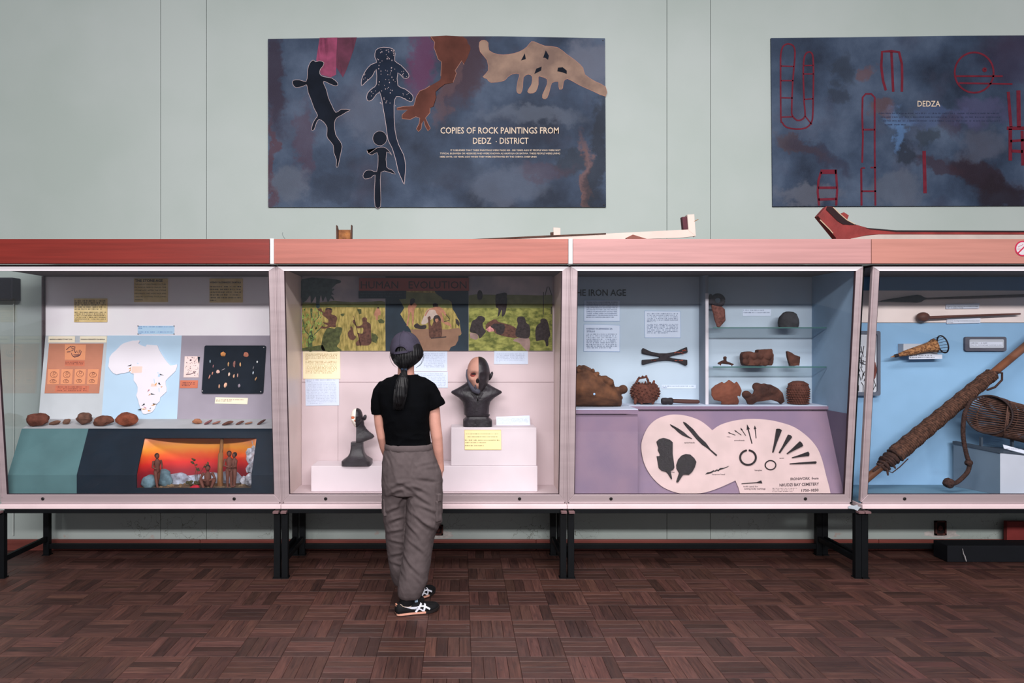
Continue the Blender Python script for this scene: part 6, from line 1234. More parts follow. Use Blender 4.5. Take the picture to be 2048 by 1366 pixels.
st += [([(905, 470), (885, 400), (872, 300), (878, 192), (945, 188), (1000, 195), (1020, 280), (1022, 380), (1020, 480)], 5, False), ([(945, 195), (950, 300), (958, 480)], 5, False), (ring(1540, 342, 140, 145, 36), 3.6, False), ([(1410, 368), (1745, 368)], 3.6, False), ([(1430, 418), (1815, 424)], 3.4, False), (ring(1615, 322, 9, 9, 8), 5, False),
       ([(730, 1298), (728, 1030)], 4, False), ([(735, 990), (740, 800), (735, 650), (738, 520), (760, 495), (800, 495), (825, 520), (825, 700), (825, 900), (830, 1298)], 3.6, False), ([(740, 752), (825, 752)], 3.6, False), ([(730, 1028), (755, 1028)], 3, False), ([(795, 1025), (835, 1025)], 3, False), ([(730, 1195), (835, 1195)], 3.6, False),
       ([(425, 1298), (415, 1200), (420, 1120), (440, 1055)], 4.5, False), ([(545, 1040), (555, 1180), (548, 1298)], 4.5, False), ([(435, 1055), (550, 1055)], 9, False), ([(420, 1170), (550, 1170)], 5, False), ([(420, 1255), (550, 1250)], 5, False), ([(1180, 905), (1187, 1210)], 7, False),
       ([(1785, 480), (1805, 735)], 6, False), ([(1858, 470), (1862, 735)], 8, False), ([(1775, 742), (2010, 742)], 7, False), ([(1800, 745), (1800, 975)], 7, False), ([(1885, 760), (1890, 1010)], 6, False), ([(1800, 835), (1990, 820)], 5, False), ([(1810, 905), (1890, 910)], 6, False), ([(1985, 750), (1990, 1000)], 6, False), ([(1945, 470), (1950, 735)], 7, False)]
for i, (q, w, cl) in enumerate(st): paint(b2, 'painted_line', MAR, (), 3, [(z(q), w, cl)])
mb = MB(); words(mb, 'DEDZA', 1835, 213, 1880.5, 11.3, PW_, .0024, .008); obj('lettering', mb, CRT, b2, fix=False)
mb = MB()
for k in range(4): scribble(mb, 1758+4*k, 2003-(190 if k == 3 else 0), 227.5+7.6*k, 2.6, PW_, .0024, 900+k)
obj('faded_print', mb, M('faded_blue_ink', (52, 62, 92), .7, .1, 9, 0), b2, fix=False)

# ================================================================ SCRAP METAL ON TOP OF THE CASES
RUSTM = M('rusty_steel', (156, 92, 46), .6, .35, 18, .2, 70, c2=(190, 122, 62)); RUSTD = M('dark_rust', (84, 52, 40), .7, .3, 18, .2)
LZ = 2.1355; Y = 4.62
ch = thing('steel_channel', 'short rusty upright steel channel on top of the human evolution case', 'metal channel', (XP(688, Y), Y, LZ))
obj('web', MB().box(XP(676, Y), XP(700, Y), Y+.02, Y+.024, LZ, ZP(458.5, Y)), RUSTM, ch)
for a, b, tp in ((672.5, 676, 450.5), (700, 703.5, 450)): obj('flange', MB().prism([V(XP(a, Y), Y, LZ), V(XP(b, Y), Y, LZ), V(XP(b if a < 690 else b+.4, Y), Y, ZP(tp+8, Y)), V(XP(b-2 if a < 690 else b+.4, Y), Y, ZP(tp, Y)), V(XP(a-.4 if a < 690 else a+2, Y), Y, ZP(tp, Y))], (0, 1, 0), 0, .03), RUSTD, ch)
CRM = M('cream_channel_paint', (238, 214, 204), .5, .05, 7, .03); PUM = M('plum_metal', (92, 38, 52), .6, .15, 9, 0)
z = lambda p: ZM(920, 400, 3.938, p); Y = 4.56
def slab(pts, Y, d): return MB().prism([P(a, b, Y) for a, b in pts], (0, 1, 0), 0, d)
lc = thing('sign_channel', 'long cream bent metal channel lying across two cases', 'metal channel', (XP(1200, Y), Y, LZ))
obj('bar', slab(z([(400, 306), (1150, 265), (1800, 232), (1845, 235), (1858, 285), (1730, 298), (1450, 308), (1200, 345), (400, 345)]), Y, .012), CRM, lc, bevel=.001)
obj('bar_edge', slab(z([(80, 308), (700, 278), (1150, 260), (1150, 268), (400, 306)]), Y-.006, .04), RUSTD, lc)
obj('upright', slab(z([(1790, 115), (1845, 112), (1858, 285), (1800, 240)]), Y-.001, .05), CRM, lc, bevel=.001)
obj('upright_inside', slab(z([(1750, 133), (1792, 130), (1802, 232), (1760, 230)]), Y+.01, .04), PUM, lc)
obj('tab', slab(z([(735, 217), (790, 220), (790, 276), (735, 280)]), Y+.02, .01), CRM, lc); obj('tab_hook', slab(z([(713, 255), (737, 252), (737, 276), (715, 278)]), Y+.02, .02), RUSTD, lc)
obj('wedge', slab(z([(1308, 298), (1362, 272), (1470, 306), (1370, 330), (1330, 330)]), Y-.02, .018), M('brown_wedge', (150, 88, 76), .6, .15, 9, 0), lc)
obj('pin_wire', MB().tube([P(*q, Y) for q in z([(1845, 170), (1858, 160), (1876, 155)])], .002, 5), RUSTM, lc)
z = lambda p: ZM(1600, 380, 4.571, p); Y = 4.6
rc = thing('curved_red_channel', 'curled dark red metal channel with a cream lip lying on the cases', 'metal channel', (XP(1850, Y), Y, LZ))
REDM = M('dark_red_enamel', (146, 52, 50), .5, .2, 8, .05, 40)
obj('curl', slab(z([(165, 238), (245, 148), (305, 155), (370, 225), (430, 275), (510, 315), (640, 352), (880, 372), (2400, 378), (2400, 408), (720, 405), (600, 415), (520, 435), (480, 520), (340, 520), (330, 440)]), Y, .05), REDM, rc, bevel=.002)
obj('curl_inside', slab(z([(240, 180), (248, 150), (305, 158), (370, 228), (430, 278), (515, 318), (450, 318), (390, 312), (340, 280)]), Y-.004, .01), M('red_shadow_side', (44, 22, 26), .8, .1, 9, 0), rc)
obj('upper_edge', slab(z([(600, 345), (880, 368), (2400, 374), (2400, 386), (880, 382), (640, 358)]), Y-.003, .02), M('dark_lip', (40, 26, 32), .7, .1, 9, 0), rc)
obj('cream_lip', slab(z([(465, 445), (600, 418), (720, 407), (2400, 410), (2400, 520), (465, 520)]), Y-.012, .011), M('dusty_cream', (206, 190, 182), .6, .06, 9, .02), rc)
obj('knob', slab(z([(370, 222), (402, 203), (447, 232), (432, 272)]), Y+.02, .03), REDM, rc)
obj('torn_edge', MB().tube([P(*q, Y-.004) for q in z([(185, 275), (230, 320), (270, 360), (300, 395)])], .003, 6).tube([P(*q, Y-.004) for q in z([(305, 160), (360, 215), (430, 275), (500, 312)])], .003, 6), M('bare_metal_edge', (226, 200, 170), .6, .1, 9, 0), rc)
obj('loose_wire', MB().tube([P(570, 478, 4.5), P(566, 472, 4.5), P(564.5, 468, 4.5), P(565.5, 465, 4.5)]+[], .0012, 5).tube([P(570, 478, 4.5), V(XP(572, 4.5), 4.5, LZ)], .0012, 5), M('wire_grey', (70, 90, 92), .5, .1, 9, 0), None, 'thin loose wire sticking up beside the cover strip', 'wire')
# no-smoking sticker
c = (2045.4, 497); PF_ = yplane(FAY-.0005)
ns = obj('no_smoking_sticker', MB().plate(ring(*c, 15.6, 15.6, 40)[:-1], PF_, .0, .0012), M('sticker_white', (236, 230, 236), .4, .02, 9, 0), None, 'round red and white no smoking sticker on the fascia', 'sign')
SR = M('sticker_red', (214, 46, 84), .4, .03, 9, 0); mb = MB().stroke(ring(*c, 14.2, 14.2, 40)[:-1], PF_, 2.8, .0012, .0018, True); mb.stroke([(c[0]-9.5, c[1]+9.5), (c[0]+9.5, c[1]-9.5)], PF_, 2.6, .0012, .0018)
obj('prohibition_ring', mb, SR, ns)
mb = MB().stroke([(c[0]-9, c[1]-3), (c[0]-6, c[1]-5), (c[0]-2, c[1]-6), (c[0]+1, c[1]-9)], PF_, .9, .0012, .0016); scribble(mb, c[0]-11, c[0]-2, c[1]+2, 2, PF_, .0016, 44)
obj('cigarette', mb, M('sticker_ink', (190, 90, 110), .5, .1, 9, 0), ns)

# ================================================================ THINGS AT THE WALL AND UNDER THE CASES
Y = 5.17
sp_ = thing('wall_speaker', 'black box speaker on the wall past the glass end of the stone age case', 'speaker', (XP(-10, Y), Y, ZP(600, Y)))
obj('cabinet', MB().box(XP(-46, Y), XP(25, Y), Y, WALL-.002, ZP(600, Y), ZP(555, Y)), M('speaker_black', (34, 34, 46), .7, .1, 9, .02), sp_, bevel=.004)
obj('grille', MB().box(XP(-42, Y), XP(21, Y), Y-.004, Y, ZP(597, Y), ZP(558, Y)), M('speaker_grille', (28, 28, 38), .9, .1, 90, .3, 400), sp_)
obj('cable', MB().tube([V(XP(12, Y), WALL-.012, ZP(598, Y)), V(XP(12, Y), WALL-.012, 1.0), V(XP(11, Y), WALL-.012, .11)], .004, 6), M('white_cable', (214, 224, 220), .5, .05, 9, 0), sp_)
RB = M('rusty_box', (84, 46, 42), .8, .4, 30, .3, 60)
for px, y0, y1, w, lab in ((1881, 1042, 1070, 11, 'rusty broken socket box low on the wall under the blue case'), (877, 1050, 1070, 9, 'dark hole low in the wall plaster beside the trouser leg')):  # beside the leg, a copied box stands in for a plaster hole
    Y = WALL-.012; t = thing('socket_box', lab, 'socket box', (XP(px, Y), WALL-.004, ZP(y1, Y)))
    x0, x1, za_, zb_ = XP(px-w, Y), XP(px+w, Y), ZP(y1, Y), ZP(y0, Y)
    obj('back_plate', MB().box(x0, x1, WALL-.006, WALL-.001, za_, zb_), M('socket_dark', (34, 24, 26), .9, .2, 30, 0), t)
    fm = MB()
    for q in ((x0, x0+.01, za_, zb_), (x1-.01, x1, za_, zb_), (x0, x1, za_, za_+.012), (x0, x1, zb_-.008, zb_)): fm.box(q[0], q[1], WALL-.02, WALL-.006, q[2], q[3])
    fm.ico(V((x0+x1)/2, WALL-.012, (za_+zb_)/2), (.02, .01, .02), 1, .4, 2, px % 7)
    obj('rim', fm, RB, t)
    fp_ = MB(); rs = random.Random(px); pts = []
    for k in range(18):
        a = 2*math.pi*k/18; r_ = rs.uniform(.8, 1.25); pts.append((px+math.cos(a)*w*3.1*r_, y1-2+math.sin(a)*8.5*r_))
    obj('bare_plaster', MB().plate(pts, yplane(WALL-.0006), 0, .0005), M('bare_plaster', (206, 200, 196), .9, .15, 30, .3, 60), t)
obj('red_board', MB().box(XP(2010, 5.2), 4.3, 5.18, 5.215, .082, ZP(1042, 5.2)), M('red_board_paint', (136, 52, 50), .7, .15, 9, .03), None, 'red painted board leaning on the skirting under the blue case', 'board', bevel=.003)
obj('black_trunk', MB().box(XP(1893, 4.98), 4.4, 4.97, 5.12, .0005, .115), M('black_trunk_paint', (16, 20, 28), .7, .1, 9, .02), None, 'low black box on the floor under the blue case', 'box', bevel=.004)
obj('paper_sliver', MB().tube([P(1925, 1098, 4.955), P(1927, 1108, 4.955), P(1929, 1112, 4.955), P(1932, 1122, 4.955)], [.003, .005, .008, .005], 6, squash=.3), WHITE, None, 'torn white sliver hanging over the low black box', 'paper')
obj('tape_scrap', MB().prism([P(a, b, 4.619) for a, b in ((1697, 1013), (1703, 1010.5), (1709, 1011.5), (1715, 1009.5), (1716, 1013), (1722, 1014), (1718, 1018), (1715, 1021.5), (1708, 1018.5), (1697, 1017))], (0, 1, 0), 0, .004), M('silver_tape', (206, 216, 226), .4, .08, 40, .2, 60), None, 'torn scrap of pale tape on the corner between two stands', 'tape')
KALB = .70
# ================================================================ THE VISITOR
SKIN = M('skin', (204, 150, 134), .5, .06, 14, .05, 120); SHIRT = M('black_cotton', (4, 5, 8), .9, .25, 14, .08, 160, spec=.06); CLOTH = M('grey_brown_cotton', (92, 82, 83), .85, .10, 20, .07, 300, spec=.15); CAPM = M('charcoal_cap_cotton', (62, 58, 74), .85, .12, 16, .15, 260, spec=.2); HAIR = M('black_hair', (9, 9, 13), .5, .5, 60, .15, 160, spec=.28, stretch=(4, 4, .6)); SHOE = M('black_suede', (14, 14, 17), .75, .2, 30, .15, 200, spec=.2)
YP = 4.05
def ringp(py, xl, xr, dep, Y, n=28, p=2.2, yaw=0.0, tilt=0.0):
    out = []; cx = (xl+xr)/2; hw = (xr-xl)/2*Y/F; c = P(cx, py, Y)
    for j in range(n):
        a = 2*math.pi*j/n; cs, sn = math.cos(a), math.sin(a)
        x = hw*math.copysign(abs(cs)**(2/p), cs); y = dep*math.copysign(abs(sn)**(2/p), sn)
        out.append(c+V(x, y, tilt*x))
    return out
feet_r = (V(-.3657+.012, 4.000, 0), V(-.125, 4.092, 0)); feet_l = (V(-.325, 4.175, 0), V(-.168, 4.395, 0))
# ---- body: one continuous mesh (mostly under the clothes)
hc = P(813, 704, 4.075); hR = Matrix.Rotation(math.radians(-12), 3, 'Z')
bd = MB()
hg = head_grid(V(0, 0, 0), .93, False, 48, 36, face=1)
bd.loft([[hc+hR @ v for v in r] for r in hg])
for e in (-1, 1): bd.ell(hc+hR @ V(e*.070, .0, -.008), (.010, .018, .028), 10, 8)
bd.tube([P(812, 722, 4.07), P(812, 740, 4.065), P(812, 756, 4.06), P(812, 772, 4.06)], [.048, .046, .05, .06], 18)
bd.tube([P(772, 783, 4.055), P(812, 770, 4.06), P(854, 783, 4.055)], [.026, .044, .026], 12)
bd.loft([ringp(py, l+5, r-5, d_-.018, 4.06) for py, l, r, d_ in ((765, 775, 850, .07), (790, 762, 862, .1), (835, 768, 856, .1), (885, 774, 860, .1), (930, 774, 862, .1), (965, 776, 868, .1))])
# arms
L_arm = [(759, 790, 4.06), (758, 820, 4.06), (760, 848, 4.06), (764.5, 874, 4.065), (769, 895, 4.09), (775, 914, 4.12), (780, 926, 4.13)]
R_arm = [(865, 790, 4.06), (868, 820, 4.055), (870, 848, 4.05), (873.5, 874, 4.05), (876, 900, 4.06), (879.5, 925, 4.075), (881, 940, 4.08)]
bd.tube([P(*q) for q in L_arm], [.030, .033, .0315, .029, .027, .0225, .0215], 14)
bd.tube([P(*q) for q in R_arm], [.030, .034, .034, .033, .030, .0235, .0215], 14)
def hand(w, d, n_, side):        # wrist, direction of the fingers, palm normal, thumb side vector
    d, n_, side = d.normalized(), n_.normalized(), side.normalized()
    bd.loft([[w+d*u+side*(wd*math.cos(a))+n_*(.013*math.sin(a)) for a in [2*math.pi*j/14 for j in range(14)]] for u, wd in ((-.01, .022), (.02, .03), (.05, .037), (.078, .038))])
    for k, (o_, ln) in enumerate(((.028, .066), (.0095, .075), (-.0095, .070), (-.027, .055))):
        b = w+d*.072+side*o_; bd.tube([b, b+d*ln*.4+n_*.004, b+d*ln*.72+n_*.012, b+d*ln*.95+n_*.022], [.0085, .008, .0075, .0065], 8)
    bd.tube([w+d*.02+side*.026, w+d*.045+side*.045+n_*.008, w+d*.068+side*.05+n_*.014, w+d*.085+side*.048+n_*.018], [.012, .010, .009, .0075], 8)
hand(P(780, 928, 4.13), V(.10, .18, -1), V(1, -.2, 0), V(.2, 1, .1))
hand(P(881, 942, 4.08), V(-.10, .22, -1), V(-1, -.2, 0), V(-.2, 1, .1))
# legs down into the shoes
bd.tube([P(840, 955, 4.06), P(846, 1040, 4.06), P(836, 1110, 4.05), P(822, 1165, 4.035), V(-.29, 4.028, .06)], [.075, .062, .05, .034, .024], 14)
bd.tube([P(796, 955, 4.08), P(795, 1040, 4.12), P(800, 1100, 4.15), P(804, 1140, 4.185), V(-.29, 4.222, .06)], [.07, .056, .046, .034, .024], 14)
for (h_, t_) in (feet_r, feet_l):
    d_ = (t_-h_).normalized(); bd.tube([h_+d_*.06+V(0, 0, .042), h_+d_*.13+V(0, 0, .034), h_+d_*.2+V(0, 0, .028)], [.022, .018, .013], 10)
body_me = remesh(bd, .0052, 3)
person = robj('person', body_me, SKIN, None, 'person seen from behind in cap, black t-shirt and grey trousers, hands in pockets', 'person', base=V(-.28, 4.08, 0))
# ---- face details
ey = MB()
for e in (-1, 1): ey.ell(hc+hR @ V(e*.029, .079, .005), (.010, .006, .006), 10, 8)
obj('eyes', ey, M('eye_white_dark', (60, 48, 44), .3, .1, 9, 0), person, smooth=180)
obj('lips', MB().ell(hc+hR @ V(0, .090, -.057), (.020, .006, .008), 12, 8), M('lip_skin', (186, 110, 102), .5, .05, 9, 0), person, smooth=180)
# ---- t-shirt
ts = MB()
ts.loft([ringp(py, l, r, d_, Yc, 30, 2.3) for py, l, r, d_, Yc in ((749, 791, 834, .046, 4.065), (754, 783, 842, .062, 4.062), (760, 769, 853, .078, 4.06), (768, 758, 864, .092, 4.058), (785, 754, 868, .106, 4.055), (810, 759, 863, .114, 4.05), (835, 765, 858, .112, 4.05), (860, 768.5, 859, .108, 4.055), (880, 771.5, 862, .106, 4.06), (898, 773, 863, .108, 4.062), (905, 776, 860, .10, 4.062))])
ts.tube([P(773, 773, 4.058), P(761, 787, 4.058), P(756.5, 803, 4.058), P(756, 818, 4.058), P(756.5, 829, 4.058)], [.050, .047, .043, .040, .037], 18, round_ends=False)
sl = MB(); ringsr = []
for px, py, r_, tl in ((853, 773, .050, -.4), (863, 785, .050, -.3), (869, 798, .050, .15), (872, 807, .051, .35), (874, 815, .0515, .44)):
    c = P(px, py, 4.052); ringsr.append([c+V(math.cos(a)*r_*.96, math.sin(a)*r_, math.cos(a)*r_*tl) for a in [2*math.pi*j/20 for j in range(20)]])
ts.loft(ringsr)
ts.tube([P(764, 780, 4.057), P(778, 770, 4.058), P(812, 766, 4.06), P(846, 769, 4.058), P(861, 779, 4.056)], [.042, .044, .05, .044, .043], 16)
ts.tube([P(858, 778, 4.055), P(866, 792, 4.054), P(870, 804, 4.053)], [.046, .046, .042], 16)
def shirt_folds(c, n):
    k = noise.noise(V(c.x*9+c.z*6, c.y*5, c.z*16-c.x*8)); low = max(0, min(1, (1.18-c.z)/.25))
    return .0015*noise.noise(c*26)+(.0075*(1-abs(k))**3-.002)*low
shirt = robj('t_shirt', remesh(ts, .0055, 4, shirt_folds), SHIRT, person); shirt['label'] = 'black short-sleeved t-shirt'
nb = MB().tube([p for p in ringp(750.5, 789.5, 835.5, .049, 4.065, 28)]+[ringp(750.5, 789.5, 835.5, .049, 4.065, 28)[0]], .0045, 6, round_ends=False)
obj('neck_band', nb, SHIRT, shirt, smooth=180)
# ---- trousers
tr = MB()
tr.loft([ringp(py, l, r, d_, Yc, 32, 2.3) for py, l, r, d_, Yc in ((889, 770.5, 864.5, .112, 4.062), (898, 769.5, 866, .115, 4.062), (910, 766.5, 870, .122, 4.062), (922, 765, 874.5, .128, 4.062), (945, 764, 883, .134, 4.062), (965, 764, 885, .134, 4.065), (985, 765, 885.5, .125, 4.07))])
tr.loft([ringp(py, l, r, d_, Yc, 28, 2.2) for py, l, r, d_, Yc in ((960, 800, 885, .12, 4.06), (985, 811, 885.5, .118, 4.055), (1012, 812.5, 885, .115, 4.05), (1040, 812.5, 884.5, .112, 4.045), (1062, 811, 873, .105, 4.042), (1082, 808.5, 867.5, .100, 4.04), (1103, 807, 864, .097, 4.038), (1132, 802.5, 860, .094, 4.036), (1161, 797, 855, .088, 4.034), (1178, 795, 849, .082, 4.034), (1188, 796, 844, .074, 4.034), (1193.5, 799, 840, .064, 4.034))])
tr.loft([ringp(py, l, r, d_, Yc, 28, 2.2) for py, l, r, d_, Yc in ((960, 764, 830, .115, 4.075), (985, 764.5, 821, .108, 4.085), (1012, 765.5, 818, .1, 4.095), (1040, 767.5, 818, .094, 4.11), (1062, 770.5, 818, .09, 4.12), (1082, 772.5, 819, .088, 4.135), (1103, 775, 820, .086, 4.15), (1132, 779, 822, .083, 4.165), (1150, 782.5, 823, .078, 4.18), (1160, 786, 823, .072, 4.185), (1167, 790, 820, .062, 4.19))])
rf = random.Random(21)
folds = []
for (px, py, ang, ln, am, Yf) in ((800, 968, 20, 22, .010, 3.94), (790, 985, 28, 20, .010, 3.95), (815, 975, -30, 26, .010, 3.94), (838, 978, -24, 30, .009, 3.94), (855, 960, -14, 26, .007, 3.94), (846, 1000, -32, 32, .009, 3.94), (862, 1022, -28, 30, .009, 3.94), (840, 1040, -38, 30, .010, 3.94), (856, 1052, -34, 26, .009, 3.94), (826, 1062, -42, 26, .008, 3.94), (786, 1020, 24, 22, .009, 3.98), (792, 1040, 18, 20, .009, 4.0), (790, 1062, 12, 22, .008, 4.03), (796, 1085, -18, 22, .008, 4.04), (792, 1110, 14, 20, .007, 4.06), (798, 1130, -26, 18, .007, 4.08), (812, 1120, -50, 24, .006, 3.95), (835, 1095, -40, 26, .007, 3.95), (830, 1140, -48, 28, .006, 3.95), (840, 1165, -60, 20, .006, 3.96), (850, 930, 6, 26, .005, 3.93), (860, 938, -4, 22, .005, 3.93), (782, 930, -70, 26, .005, 3.93), (822, 930, 80, 26, .005, 3.93), (800, 1005, 55, 20, .008, 3.95), (876, 1045, -55, 18, .008, 3.97)):
    c = P(px, py, Yf); a = math.radians(ang); folds.append((c, V(math.cos(a), 0, math.sin(a)), V(-math.sin(a), 0, math.cos(a)), ln*Yf/F, am))
def trouser_folds(c, n):
    d = .002*noise.noise(c*18)+.0012*noise.noise(c*45)
    if n.y < .35:
        for fc, u, w, ln, am in folds:
            q = c-fc; a = q.dot(u)/ln; b = (q.dot(w)+.010*a*a)/.0105
            if abs(a) < 1.6 and abs(b) < 3.2: d += .62*am*math.exp(-a*a*1.6)*(math.exp(-(b-.7)**2)-.9*math.exp(-(b+.9)**2))
    k = noise.noise(V(c.x*7+3, c.y*7, c.z*11+c.x*16)); d += .0025*(1-abs(k))**4
    wz = (c.z-.94)/.06
    if wz > -.6: d += .0010*math.sin(math.atan2(c.y-4.06, c.x+.295)*26)*max(0, min(1, 1-abs(wz-.2)))
    return d
trous = robj('trousers', remesh(tr, .0052, 3, trouser_folds), CLOTH, person); trous['label'] = 'loose grey-brown cargo trousers'
wb = [ringp(py, l, r, d_, 4.062, 32, 2.3) for py, l, r, d_ in ((886.5, 771, 864, .110), (888, 769.5, 865.5, .1165), (897, 769, 866.5, .119), (899, 770.5, 865, .115))]
obj('waistband', MB().loft(wb), CLOTH, trous, smooth=180)
# cargo pockets and seams
def patch_on(cx, cy, Y, w, h, t_, lean, yaw):
    R_ = Matrix.Rotation(yaw, 3, 'Z') @ Matrix.Rotation(lean, 3, 'Y'); c = P(cx, cy, Y)
    return c, R_ @ V(w, 0, 0), R_ @ V(0, t_, 0), R_ @ V(0, 0, h)
mb = MB().obox(*patch_on(868, 1020, 3.992, .042, .060, .022, .02, -.7)); me = remesh(mb, .004, 14, lambda c, n: .003*noise.noise(c*30)); robj('cargo_pocket', me, CLOTH, trous)
mb = MB().obox(*patch_on(868.5, 993, 3.985, .045, .022, .014, .03, -.7)); me = remesh(mb, .0035, 7); robj('pocket_flap', me, CLOTH, trous)
mb = MB().obox(*patch_on(769, 1012, 4.065, .012, .05, .05, 0, .2)); me = remesh(mb, .004, 16, lambda c, n: .003*noise.noise(c*30)); robj('cargo_pocket', me, CLOTH, trous)
# ---- shoes
def shoe(h_, t_, lateral, nm_lab):
    d_ = (t_-h_).normalized(); s_ = V(d_.y, -d_.x, 0)*lateral       # s_ points to the outer side
    Ls = (t_-h_).length; loc = lambda u, v, w: h_+d_*(u*Ls)+s_*v+V(0, 0, w)
    # (u, half width, offset, height of upper)
    prof = [(-.03, .018, 0, .050), (.0, .028, 0, .062), (.06, .033, 0, .070), (.16, .034, .0, .066), (.28, .034, .002, .066), (.4, .036, .004, .072), (.5, .039, .005, .070), (.62, .043, .005, .058), (.75, .045, .004, .048), (.87, .041, 0, .044), (.96, .03, -.004, .038), (1.0, .016, -.006, .030)]
    def sect(u, hw, off, ht, z0):
        pts = []
        for a in range(15):
            th = math.pi*a/14; y = math.cos(th); z = math.sin(th)
            pts.append(loc(u, off+hw*math.copysign(abs(y)**.75, y), z0+(ht-z0)*z**.8))
        return pts+[loc(u, off-hw*.9, z0-.002), loc(u, off, z0-.003), loc(u, off+hw*.9, z0-.002)]
    up = MB().loft([sect(u, hw, off, ht, .016) for u, hw, off, ht in prof])
    sh_ = obj('shoe', up, SHOE, person, smooth=70); sh_['label'] = nm_lab
    so = MB().loft([[loc(u, off+(hw+.0035)*math.cos(2*math.pi*k/4+math.pi/4)*1.414, 0) if False else p for k, p in enumerate([loc(u, off-hw-.003, .0015+tu), loc(u, off+hw+.003, .0015+tu), loc(u, off+hw+.0045, .015+tu), loc(u, off-hw-.0045, .015+tu)])] for (u, hw, off, ht), tu in zip(prof, (.004, .001, 0, 0, 0, 0, 0, 0, .001, .004, .008, .012))])
    obj('sole', so, M('gum_black_sole', (34, 28, 28), .7, .1, 20, 0), sh_, smooth=50)
    ms = MB().loft([[loc(u, off-hw-.0052, .006), loc(u, off+hw+.0052, .006), loc(u, off+hw+.0058, .0155), loc(u, off-hw-.0058, .0155)] for u, hw, off, ht in prof[:8]])
    obj('midsole', ms, M('peach_midsole', (232, 170, 148), .6, .06, 20, 0), sh_, smooth=50)
    def wid(u):
        for (a, w0, o0, _), (b, w1, o1, _) in zip(prof[:-1], prof[1:]):
            if a <= u <= b: f = (u-a)/(b-a); return o0+o1*0+(w0+(w1-w0)*f)
        return .02
    def hgt(u):
        for (a, _, _, h0), (b, _, _, h1) in zip(prof[:-1], prof[1:]):
            if a <= u <= b: return h0+(h1-h0)*(u-a)/(b-a)
        return .03
    def surf(u, w):
        H = hgt(u); r = max(0, min(1, (w-.016)/(H-.016))); return loc(u, wid(u)*max(.05, (1-r**2.5))**.375+.0022, w)
    def band_(path, w):
        mb = MB(); n = len(path)
        fine = []
        for (a, b) in zip(path[:-1], path[1:]):
            for k in range(6): f = k/6; fine.append((a[0]+(b[0]-a[0])*f, a[1]+(b[1]-a[1])*f))
        fine.append(path[-1]); Lr, Rr = [], []
        for i, p in enumerate(fine):
            a, b = fine[max(i-1, 0)], fine[min(i+1, len(fine)-1)]; dx, dz = (b[0]-a[0])*Ls, b[1]-a[1]; l_ = math.hypot(dx, dz) or 1
            ww = (w if not isinstance(w, tuple) else w[0]+(w[1]-w[0])*i/(len(fine)-1))/2
            Lr.append(surf(p[0]-dz/l_*ww/Ls, p[1]+dx/l_*ww)); Rr.append(surf(p[0]+dz/l_*ww/Ls, p[1]-dx/l_*ww))
        mb.v = Lr+Rr; m_ = len(fine); mb.f = [(i, i+1, m_+i+1, m_+i) for i in range(m_-1)]
        return mb
    st = MB()
    for path, w in (([(.14, .050), (.26, .043), (.40, .042), (.52, .046), (.60, .044), (.68, .032), (.72, .026)], (.004, .010)), ([(.20, .046), (.30, .038), (.42, .034), (.50, .031), (.56, .020)], (.004, .008)), ([(.39, .017), (.46, .035), (.535, .060)], .010), ([(.57, .017), (.595, .034), (.625, .054)], .010)):
        b_ = band_(path, w); st.add(b_.v, b_.f)
    obj('side_stripes', st, M('white_leather_stripe', (226, 228, 240), .5, .03, 20, 0), sh_, fix=False)
    cp = MB().tube([surf(u, w)+V(0, 0, .001) for u, w in ((.06, .064), (.10, .054), (.16, .047), (.24, .046), (.30, .050))], .0014, 6)
    obj('collar_piping', cp, M('cream_piping', (222, 196, 176), .6, .05, 20, 0), sh_)
    hl = MB()
    for w in (.072, .062, .055): hl.obox(loc(-.012, 0, w-.012), d_*.004, s_*.009, V(0, 0, .0024))
    obj('heel_tab', hl, M('peach_heel_tab', (226, 160, 132), .6, .05, 20, 0), sh_)
    tg = MB().obox(loc(.42, .030, .078), d_*.008, s_*.004, V(0, 0, .010)); obj('tongue', MB().obox(loc(.47, 0, .072), d_*.038, s_*.026, V(0, 0, .013)), SHOE, sh_, bevel=.004)
    obj('tongue_tag', tg, M('pale_tag', (150, 170, 190), .6, .1, 60, 0), sh_)
    lc = MB()
    for k in range(4): u = .46+.055*k; lc.tube([loc(u, .024, hgt(u)-.004), loc(u+.01, 0, hgt(u)+.006), loc(u+.02, -.024, hgt(u)-.004)], .0028, 6)
    lc.tube([loc(.45, 0, .083), loc(.50, .018, .092), loc(.56, .026, .080), loc(.50, .012, .080)], .0022, 6); lc.tube([loc(.45, 0, .083), loc(.52, -.02, .090), loc(.58, -.024, .076)], .0022, 6)
    obj('laces', lc, M('black_lace', (30, 26, 26), .8, .1, 30, 0), sh_, smooth=60)
    sk = MB().loft([[loc(u0+.034/Ls*0, 0, z_)+d_*(.046*math.cos(a))+s_*(.033*math.sin(a)) for a in [2*math.pi*j/16 for j in range(16)]] for u0, z_ in ((.25, .05), (.25, .085), (.26, .14))])
    obj('sock', sk, SHOE, sh_, smooth=60)
shoe(*feet_r, 1, 'black suede trainer with crossed white side stripes')
shoe(*feet_l, 1, 'black suede trainer half hidden behind the other leg')
# ---- hair, ponytail, cap
hr = MB()
hr.loft([ringp(py, l, r, d_, Yc, 30, 2.1) for py, l, r, d_, Yc in ((676, 795, 832, .06, 4.07), (684, 788, 838, .085, 4.072), (692, 783.5, 843, .098, 4.072), (702, 781, 846.5, .102, 4.072), (711, 781.5, 846, .101, 4.068), (719, 784.5, 841.5, .095, 4.062), (726, 789.5, 834, .086, 4.055), (732, 795, 826, .070, 4.045), (737, 800, 819, .050, 4.032), (741, 803, 814, .03, 4.02))])
